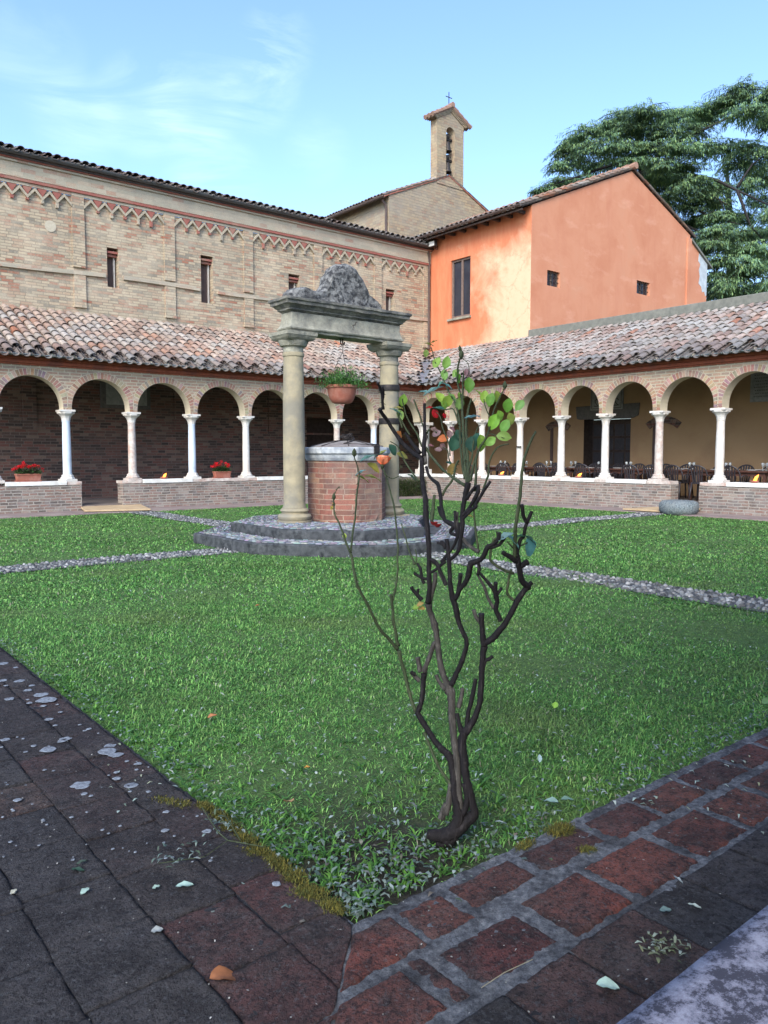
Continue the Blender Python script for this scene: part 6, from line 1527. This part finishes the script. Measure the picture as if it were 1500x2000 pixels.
def rose_leaf(V, F, C, base, d, nrm, ln, wd, col, curl):
    d = d.normalized(); nrm = (nrm - d * nrm.dot(d)).normalized(); s = d.cross(nrm); b = len(V)
    prof_ = [(0, .06), (.12, .5), (.28, .86), (.45, 1.0), (.62, .93), (.78, .68), (.9, .36), (1.0, .03)]
    for t, w_ in prof_:
        c = base + d * ln * t - nrm * (curl * ln * t * t * .5)
        for k, e in enumerate((-1, -.5, 0, .5, 1)):
            ser = 1 + .06 * ((int(t * 23) + k) % 2)
            V.append(tuple(c + s * (e * w_ * wd * .5 * ser) + nrm * (abs(e) * w_ * wd * .16 + .002 * math.sin(t * 25 + e * 3)))); C.append(tuple(q * (1.12 if e == 0 else 1) for q in col))
    for i in range(len(prof_) - 1):
        for k in range(4): F.append((b + i * 5 + k, b + i * 5 + k + 1, b + i * 5 + 6 + k, b + i * 5 + 5 + k))
V = []; F = []; C = []
for (u, v, l, ang, cols_, tilt) in LEAVES:
    a_ = rad(ang); c = B(u, v, .02 if v < 1000 else 0); s = c.dot(FW) / F_PX if False else depth(u, v) / F_PX
    d = RT * math.cos(a_) - UZ * math.sin(a_) + FH * random.uniform(-.35, .35)
    nrm = (-FH * (1 - tilt) + UZ * tilt + RT * random.uniform(-.25, .25)).normalized()
    ln = l * s * 1.0; col = random.choice(cols_); col = tuple(k * random.uniform(.85, 1.15) for k in col)
    rose_leaf(V, F, C, c - d.normalized() * ln * .5, d, nrm, ln, ln * .68, col, random.uniform(.1, .7))
me = bpy.data.meshes.new('leaves'); me.from_pydata(V, [], F); ca = me.color_attributes.new('Col', 'FLOAT_COLOR', 'POINT'); ca.data.foreach_set('color', np.array([(*c, 1) for c in C], np.float32).ravel())
link('leaves', me, 'leafcol', RB, True)
# the open coral rose: cupped petals in three whorls over a green hip
fl = B(748, 901, 0); s = D0 / F_PX; V = []; F = []; C = []
axis = (UZ * .95 + RT * .12).normalized()
def petal(c, az, R_, H_, w_, open_):
    b = len(V); d = RT * math.cos(az) + FH * math.sin(az); t_ = axis.cross(d)
    for i in range(6):
        t = i / 5
        for k in range(5):
            e = (k - 2) / 2; ww = w_ * math.sin(min(1, t * 1.25 + .18) * PI * .62)
            p = c + d * (R_ * (math.sin(t * PI * .5) * .9 + open_ * t * t) - .35 * R_ * abs(e) ** 2 * t) + axis * (H_ * t * (1 - .06 * abs(e)) - open_ * H_ * .35 * t ** 3) + t_ * e * ww
            V.append(tuple(p))
    for i in range(5):
        for k in range(4): F.append((b + i * 5 + k, b + i * 5 + k + 1, b + i * 5 + 6 + k, b + i * 5 + 5 + k))
for wh, (n, R_, H_, w_, op) in enumerate(((4, .008, .03, .012, 0), (5, .015, .03, .016, .08), (6, .021, .028, .018, .3))):
    for k in range(n): petal(fl - axis * .012, 2 * PI * k / n + wh * .7, R_ * 1.2, H_ * 1.15, w_ * 1.2, op)
me = bpy.data.meshes.new('rose_flower'); me.from_pydata(V, [], F); ro = link('rose_flower', me, 'petal', RB, True)
a = MB(); a.tube([fl - axis * .03, fl - axis * .02, fl - axis * .012], [.003, .007, .009], 8); a.build('hip', 'cane', ro, True)
a = MB()
for (u, v, l) in ((692, 884, 9), (986, 752, 8), (901, 692, 10), (652, 970, 7), (898, 680, 6)):
    a = MB(); p = B(u, v, .02 if v < 870 else 0); a.tube([p - UZ * l * s, p - UZ * l * s * .4, p + UZ * l * s * .3, p + UZ * l * s], [.002, l * s * .55, l * s * .5, .001], 8); a.build('bud', 'cane', RB, True)
V = []; F = []
for (u, v) in ((847, 1026), (854, 1030)):
    c = B(u, v)
    for k in range(7): petal(c, 2 * PI * k / 7, .012, .014, .009, .4)
me = bpy.data.meshes.new('dried_flower'); me.from_pydata(V, [], F); link('dried_flower', me, 'dead_flower', RB, True)

# ------------------------------------------------------------------ grass, litter, moss, fallen leaves
def scatter(n, x0, x1, y0, y1): return np.stack([RNG.uniform(x0, x1, n), RNG.uniform(y0, y1, n)], 1)
def lawn_h(P): return np.full(len(P), -.032)
def vnoise(P, f, ph=0):
    x, y = P[:, 0] * f, P[:, 1] * f
    return (np.sin(x * 1.7 + 2.1 * np.sin(y * 1.3 + ph)) + np.sin(y * 2.3 + 1.7 * np.sin(x * 1.9 + ph * 2)) + np.sin((x + y) * 3.1 + ph)) / 3
GC = [(.09, .25, .05), (.14, .35, .07), (.21, .45, .11), (.055, .17, .04), (.28, .46, .13), (.035, .12, .03)]
bands = [(0, 3.0, 17000, (.02, .045), (.0022, .0045)), (3.0, 4.6, 12000, (.022, .042), (.003, .0055)), (4.6, 7.5, 5600, (.026, .042), (.0045, .008)), (7.5, 11.5, 2200, (.03, .05), (.009, .015)), (11.5, 26, 700, (.035, .05), (.014, .024))]
parts = []
for (d0, d1, den, lr, wr) in bands:
    n = int(den * (16.5 - KX) * (18.1 - KY)); n = int(n * min(1, (d1 / 24.0) ** 1.0 * 1.0)) if False else n
    # draw inside the ring of this distance only
    R2 = RNG.uniform(d0 ** 2, d1 ** 2, int(den * PI / 4 * (d1 ** 2 - d0 ** 2) * 1.02)); A2 = RNG.uniform(0, PI / 2, len(R2)); P = np.stack([np.sqrt(R2) * np.cos(A2), np.sqrt(R2) * np.sin(A2)], 1)
    k = (P[:, 0] > KX + .005) & (P[:, 1] > KY + .005) & (P[:, 0] < 16.15 + 0 * P[:, 0]) & (P[:, 1] < 18.0)
    ins = np.zeros(len(P), bool)
    for q in range(len(LOWP)):
        (xa, ya), (xb, yb) = LOWP[q], LOWP[(q + 1) % len(LOWP)]; c_ = ((ya > P[:, 1]) != (yb > P[:, 1])) & (P[:, 0] < (xb - xa) * (P[:, 1] - ya) / (yb - ya + 1e-12) + xa); ins ^= c_
    k &= ~ins; k &= ~inpath(P[:, 0] + RNG.normal(0, .025, len(P)), P[:, 1] + RNG.normal(0, .025, len(P)))
    k &= ~(np.hypot(P[:, 0] - 16.45, P[:, 1] - 9.52) < .34)
    dc = np.hypot(P[:, 0] - 1.62, P[:, 1] - 1.98); bare = np.clip((dc - .12) / .8, 0, 1) ** 1.1 + .12 * vnoise(P, 6)
    # worn patches and the thin strip beside the border
    edge = np.minimum(P[:, 0] - KX, P[:, 1] - KY); thin = np.clip(.3 + edge * 6, 0, 1)
    k &= RNG.random(len(P)) < np.clip(bare, .1, 1) * thin
    P = P[k]; n = len(P)
    col = colmix(n, GC, .16); big = vnoise(P, .55, 1.0)[:, None]; med = vnoise(P, 2.6, 2.0)[:, None]
    col = col * (1 + .1 * big + .09 * med); yl = np.clip(vnoise(P, 1.3, 4)[:, None] - .2, 0, 1) * .7; col = col * (1 - yl) + np.array([(.17, .22, .07)]) * yl
    dry = RNG.random(n) < .035; col[dry] = np.array((.3, .3, .2)) * RNG.uniform(.6, 1.1, (dry.sum(), 1))
    pos = np.concatenate([P, lawn_h(P)[:, None]], 1)
    parts.append(blades(pos, RNG.uniform(0, 2 * PI, n), RNG.uniform(.1, 1.2, n), RNG.uniform(lr[0], lr[1], n) * (1 + .2 * med[:, 0]), RNG.uniform(wr[0], wr[1], n), RNG.uniform(.2, 1.4, n), col))
v, f, t, c = merge(parts); print('grass verts', len(v)); tag(npmesh('grass', v, f, t, c, 'grasscol'), 'short mown green grass of the cloister lawn', 'grass', kind='stuff')
# broad-leaved weeds in tufts near the border and the bush
parts = []
for k in range(360):
    if k < 200: d = RNG.random() ** .8 * 1.7; a_ = RNG.uniform(0, PI / 2); x, y = KX + .05 + d * math.cos(a_), KY + .05 + d * math.sin(a_)
    elif k < 340: x, y = KX + abs(RNG.normal(0, .12)) + .02, KY + RNG.uniform(.2, 3.2)
    else: x, y = KX + RNG.uniform(.2, 3), KY + abs(RNG.normal(0, .12)) + .02
    if math.hypot(x - 1.95, y - 1.95) < .1 : continue
    m = RNG.integers(5, 12); cc = np.array([(x, y, -.028)]).repeat(m, 0); cc[:, :2] += RNG.normal(0, .008, (m, 2)); tone = RNG.uniform(.7, 1.2)
    parts.append(blades(cc, RNG.uniform(0, 2 * PI, m), RNG.uniform(.2, 1.1, m), RNG.uniform(.03, .075, m), RNG.uniform(.005, .011, m), RNG.uniform(.3, 1.3, m), colmix(m, [(.1, .26, .05), (.16, .36, .06), (.07, .19, .045)], .1) * tone))
v, f, t, c = merge(parts); tag(npmesh('weeds', v, f, t, c, 'leafcol'), 'bright broad-bladed weed tufts in the near corner of the lawn', 'weeds', kind='stuff')
# pale curled clippings
def litter(n, gen, z, cols, ln, wd, name, label):
    P = np.array([gen() for _ in range(n)]); pos = np.concatenate([P, np.full((n, 1), z) + RNG.uniform(0, .02, (n, 1))], 1)
    v, f, t, c = blades(pos, RNG.uniform(0, 2 * PI, n), RNG.uniform(-.15, .6, n), RNG.uniform(ln[0], ln[1], n), RNG.uniform(wd[0], wd[1], n), RNG.uniform(.3, 1.6, n), colmix(n, cols, .15))
    return v, f, t, c
PALE = [(.1, .15, .13), (.17, .22, .2), (.06, .1, .08), (.25, .3, .28), (.08, .12, .07)]
def g1():
    d = abs(RNG.normal(0, .55)); a_ = RNG.uniform(0, PI / 2); return (KX + .03 + d * math.cos(a_), KY + .03 + d * math.sin(a_))
def g2(): return (KX + abs(RNG.normal(0, .09)) + .01, KY + RNG.uniform(0, 4.5) ** 1)
def g3(): return (KX + RNG.uniform(0, 3.4), KY + abs(RNG.normal(0, .09)) + .01)
def g4():
    r = 2.3 + 8.5 * RNG.random() ** 1.2; a_ = RNG.uniform(.25, 1.35); return (r * math.cos(a_) + .5, r * math.sin(a_) + .6)
def g5(): return (1.75 + RNG.normal(0, .28), 1.95 + RNG.normal(0, .16))
parts = [litter(300, g1, -.012, PALE, (.012, .036), (.006, .016), '', ''), litter(330, g2, -.01, PALE, (.012, .036), (.006, .016), '', ''), litter(330, g3, -.01, PALE, (.012, .034), (.006, .016), '', ''), litter(1500, g4, .0, [(.26, .33, .3), (.34, .4, .36), (.2, .27, .2), (.3, .32, .2)], (.014, .036), (.006, .014), '', ''), litter(240, g5, -.015, PALE + [(.12, .1, .08)], (.012, .036), (.006, .016), '', '')]
v, f, t, c = merge(parts)
inside = None
tag(npmesh('leaf_litter', v, f, t, c, 'litter'), 'pale curled leaf clippings strewn over the grass and along the brick border', 'leaf litter', kind='stuff')
# a fine crumb of grit and bits on the paving
n = 1500; P = np.stack([RNG.uniform(-.2, 4.2, n), RNG.uniform(.5, 5.5, n)], 1); P = P[((P[:, 0] < KX) | (P[:, 1] < KY))]; n = len(P)
v, f, t, c = blades(np.concatenate([P, np.full((n, 1), .003)], 1), RNG.uniform(0, 6.28, n), RNG.uniform(.1, .7, n), RNG.uniform(.003, .009, n), RNG.uniform(.003, .006, n), RNG.uniform(0, 1, n), colmix(n, [(.3, .3, .28), (.12, .12, .12), (.4, .4, .36)], .2))
tag(npmesh('grit', v, f, t, c, 'litter'), 'scattered pale grit on the old brick paving', 'grit', kind='stuff')
# moss cushions along the joints
parts = []
def moss(x0, y0, x1, y1, w_, n, hi=.022):
    t = RNG.random(n); px = x0 + (x1 - x0) * t + RNG.normal(0, w_, n); py = y0 + (y1 - y0) * t + RNG.normal(0, w_, n)
    parts.append(blades(np.stack([px, py, np.full(n, -.004)], 1), RNG.uniform(0, 6.28, n), RNG.uniform(.3, 1.5, n), RNG.uniform(.006, hi, n), RNG.uniform(.0015, .004, n), RNG.uniform(0, 1, n), colmix(n, [(.1, .09, .018), (.15, .13, .026), (.06, .07, .016), (.04, .05, .015)], .15)))
for i in range(9): t0 = i / 9; moss(1.285, 1.8 + t0 * .95, 1.275 + RNG.normal(0, .01), 1.86 + t0 * .95, .011 + .008 * RNG.random(), 1100)
moss(1.24, 2.72, 1.16, 2.86, .014, 900); moss(2.165, 1.70, 2.23, 1.69, .016, 1500, .028); moss(1.98, 1.705, 2.05, 1.71, .01, 350); moss(2.14, 1.56, 2.18, 1.545, .01, 300, .014)
v, f, t, c = merge(parts); tag(npmesh('moss', v, f, t, c, 'moss'), 'yellow-green moss along the edge of the brick border', 'moss', kind='stuff')
# lichen rosettes on the left border
mb = MB(); M['lichen'] = simple('pale_lichen', (.24, .27, .3), (.09, .1, .115), 80, .95, .5, .004)
spots = [(Z0, r) for Z0, r in []]
def zpt(u, v):
    d = FW + RT * ((u - 750) / F_PX) - UP * ((v - 1000) / F_PX); k = -CAM_H / d.z; p = CAM + d * k; return p.x, p.y
for (u, v, r) in [(210, 1468, 16), (216, 1458, 11), (226, 1476, 12), (270, 1493, 7), (256, 1535, 12), (228, 1522, 8), (158, 1535, 16), (94, 1465, 13), (128, 1444, 10), (122, 1448, 8), (10, 1446, 8), (92, 1368, 16), (80, 1358, 12), (55, 1349, 7), (38, 1331, 8), (18, 1366, 9), (58, 1374, 5), (96, 1406, 7), (108, 1418, 4), (118, 1392, 4), (174, 1425, 5), (164, 1552, 6), (178, 1556, 4), (228, 1510, 5),
                  (325, 1587, 6), (404, 1625, 8), (322, 1624, 7), (290, 1548, 5), (248, 1488, 4), (34, 1564, 7), (66, 1458, 5), (5, 1297, 9), (30, 1305, 5), (540, 1728, 8), (26, 1745, 5), (140, 1598, 4), (84, 1380, 5), (50, 1470, 4), (5, 1330, 8), (12, 1340, 4), (62, 1340, 5)] + [(random.uniform(0, 420), random.uniform(1330, 1700), random.uniform(1.5, 3.5)) for _ in range(80)]:
    x, y = zpt(u, v)
    if x > KX - .02: continue
    dist = math.hypot(x, y, CAM_H); rr = r * dist / F_PX; n = 16
    pts = [(x + rr * math.cos(k * 2 * PI / n) * (1 + .45 * mnoise.noise(Vector((u + math.cos(k * 2 * PI / n) * 1.5, v + math.sin(k * 2 * PI / n) * 1.5, 0)))), y + rr * math.sin(k * 2 * PI / n) * (1 + .45 * mnoise.noise(Vector((u + 9 + math.cos(k * 2 * PI / n) * 1.5, v + math.sin(k * 2 * PI / n) * 1.5, 0))))) for k in range(n)]
    mb.add([(px, py, .0035) for px, py in pts] + [(x + (px - x) * .8, y + (py - y) * .8, .0052) for px, py in pts] , [(k, (k + 1) % n, n + (k + 1) % n, n + k) for k in range(n)] + [tuple(range(n, 2 * n))])
tag(mb.build('lichen', 'lichen', None, recalc=False), 'pale lichen spots on the dark left brick border', 'lichen', kind='stuff')
# single fallen leaves that can be picked out
def fallen(u, v, l, ang, col, label, z=.008, curl=.8, wd=.6, name='fallen_leaf', lift=.15):
    x, y = zpt(u, v); V, F, C = [], [], []; d = RT * math.cos(rad(ang)) + FH * math.sin(rad(ang)); ln = l * math.sqrt(x * x + y * y + CAM_H ** 2) / F_PX
    rose_leaf(V, F, C, Vector((x, y, z)) - d * ln * .5, d + UZ * lift, UZ + RT * .1, ln, ln * wd, col, curl)
    b = len(V); V += [(p[0], p[1], p[2] - .0012) for p in V[:b]]
    F += [tuple(i + b for i in f[::-1]) for f in F]; C += C[:b]
    me = bpy.data.meshes.new(name); me.from_pydata(V, [], F); ca = me.color_attributes.new('Col', 'FLOAT_COLOR', 'POINT'); ca.data.foreach_set('color', np.array([(*c, 1) for c in C], np.float32).ravel())
    return tag(link(name, me, 'litter', None, True), label, 'leaf', 'single fallen leaves')
fallen(437, 1912, 46, 25, (.3, .12, .05), 'curled orange-brown dry leaf lying on the dark paving at the bottom, left of the corner', .012, 1.5, .75, lift=.3)
fallen(565, 1580, 24, -60, (.5, .3, .14), 'small tan dry leaf standing in the grass near the left brick border', .02, .4, .8, lift=.6)
fallen(1187, 1930, 36, -10, (.42, .58, .48), 'pale mint leaf on the paving between the red bricks and the white coping', .008, .5, .75)
fallen(1076, 1578, 28, -35, (.22, .34, .28), 'broad grey-green leaf at the edge of the right brick border', .02, .3, .85, lift=.3)
fallen(1108, 1570, 24, 10, (.15, .26, .2), 'smaller dull green leaf next to the broad one at the right border', .02, .6, .6)
fallen(361, 1733, 30, 8, (.32, .46, .4), 'pale oval leaf on the dark left paving, right of the other two pale leaves', .006, .3, .5)
fallen(305, 1736, 14, 40, (.3, .42, .36), 'tiny pale oval leaf on the dark left paving, middle of three', .006, .3, .6)
fallen(166, 1744, 20, 70, (.36, .5, .43), 'pale oval leaf on the dark left paving, left of three', .006, .3, .55)
fallen(152, 1702, 24, -10, (.03, .07, .045), 'dark green leaf pair lying on the left paving, above the pale oval leaf', .006, .4, .4)
fallen(160, 1690, 20, 50, (.06, .09, .07), 'narrow grey leaf crossing the dark green one on the left paving', .012, .4, .35)
fallen(27, 1745, 14, 80, (.45, .45, .36), 'cream dry leaf beside the reddish brick at the left edge', .006, .3, .6)
fallen(307, 1822, 20, 20, (.3, .33, .32), 'grey stone chip on the dark paving below the pale leaves', .008, .1, .8, lift=.02)
fallen(1300, 1782, 20, 0, (.13, .2, .19), 'dull round leaf on the right paving above the withered tuft', .006, .2, .7)
fallen(1357, 1773, 22, -40, (.45, .52, .46), 'pale narrow leaf on the right paving, right of the dull round leaf', .006, .3, .35)
fallen(1325, 1720, 20, -65, (.36, .42, .42), 'thin pale leaf sliver on the right paving, topmost there', .006, .5, .25)
fallen(415, 1406, 18, 30, (.4, .17, .07), 'orange leaf in the grass left of the bush, nearest the left border', .015, .5, .7, lift=.4)
fallen(503, 1188, 9, 10, (.4, .14, .06), 'tiny rusty leaf far out on the lawn left of the bush', .02, .4, .8, lift=.4)
fallen(600, 1508, 11, 0, (.5, .25, .05), 'small yellow-orange leaf in the grass before the bush', .02, .4, .8, lift=.3)
fallen(1085, 1388, 14, 60, (.22, .4, .06), 'bright green heart-shaped leaf standing in the grass right of the bush', .02, .2, .8, lift=.9)
fallen(1054, 1494, 16, 80, (.3, .42, .42), 'pale blue-green leaf upright in the grass right of the bush foot', .02, .2, .5, lift=.9)
fallen(1485, 1888, 30, 20, (.1, .2, .08), 'green leaf on the white speckled coping at the right edge', .012, .3, .7)
bpy.data.objects['fallen_leaf.020'].location.z += .7 if 'fallen_leaf.020' in bpy.data.objects else 0
# withered tuft on the right paving, bent twig on the left
wt = thing('withered_tuft', 'dried tuft of grey-green leaves lying on the right paving', 'weed', (*zpt(1290, 1850), 0))
cx, cy = zpt(1295, 1850); n = 60
foliage('leaves', [blades(np.stack([RNG.normal(cx, .03, n), RNG.normal(cy, .03, n), np.full(n, .006)], 1), RNG.uniform(0, 6.28, n), RNG.uniform(.1, .9, n), RNG.uniform(.012, .032, n), RNG.uniform(.005, .012, n), RNG.uniform(.3, 1.6, n), colmix(n, [(.3, .35, .28), (.1, .12, .06), (.16, .18, .1)], .15))], 'litter', wt)
ds = thing('dry_sprig', 'fallen sprig with curled grey-green leaves on the left brick border', 'twig', (*zpt(440, 1650), 0))
zz = lambda u, v, h: Vector((*zpt(u, v), h))
a = MB(); a.tube([zz(395, 1592, .03), zz(425, 1640, .03), zz(445, 1655, .025), (zz(515, 1665, .02))], .0022, 5); a.tube([zz(445, 1655, .025), zz(400, 1680, .012), zz(310, 1692, .01)], .0014, 5); a.tube([zz(430, 1600, .045), zz(450, 1630, .04), zz(470, 1655, .025)], .0018, 5)
a.build('twig', 'cane', ds, recalc=False)
P = []
for (u, v, k) in ((420, 1612, 14), (440, 1625, 14), (460, 1600, 10), (385, 1668, 8), (320, 1682, 12), (350, 1680, 8), (375, 1665, 6)):
    for q in range(k): P.append(tuple(zz(u + RNG.normal(0, 9), v + RNG.normal(0, 8), .012 + .02 * RNG.random())))
P = np.array(P); n = len(P)
foliage('leaves', [blades(P, RNG.uniform(0, 6.28, n), RNG.uniform(-.2, .8, n), RNG.uniform(.015, .03, n), RNG.uniform(.005, .01, n), RNG.uniform(.2, 1.4, n), colmix(n, PALE, .15))], 'litter', ds)
st_ = MB(); st_.cc = (.3, .28, .2); st_.tube([zz(940, 1932, .004), zz(985, 1908, .012), zz(1040, 1878, .006)], .0012, 5); tag(st_.build('grass_straw', 'litter', None, recalc=False), 'long pale straw lying across the red bricks near the bottom', 'straw')
# the crack where the two borders meet
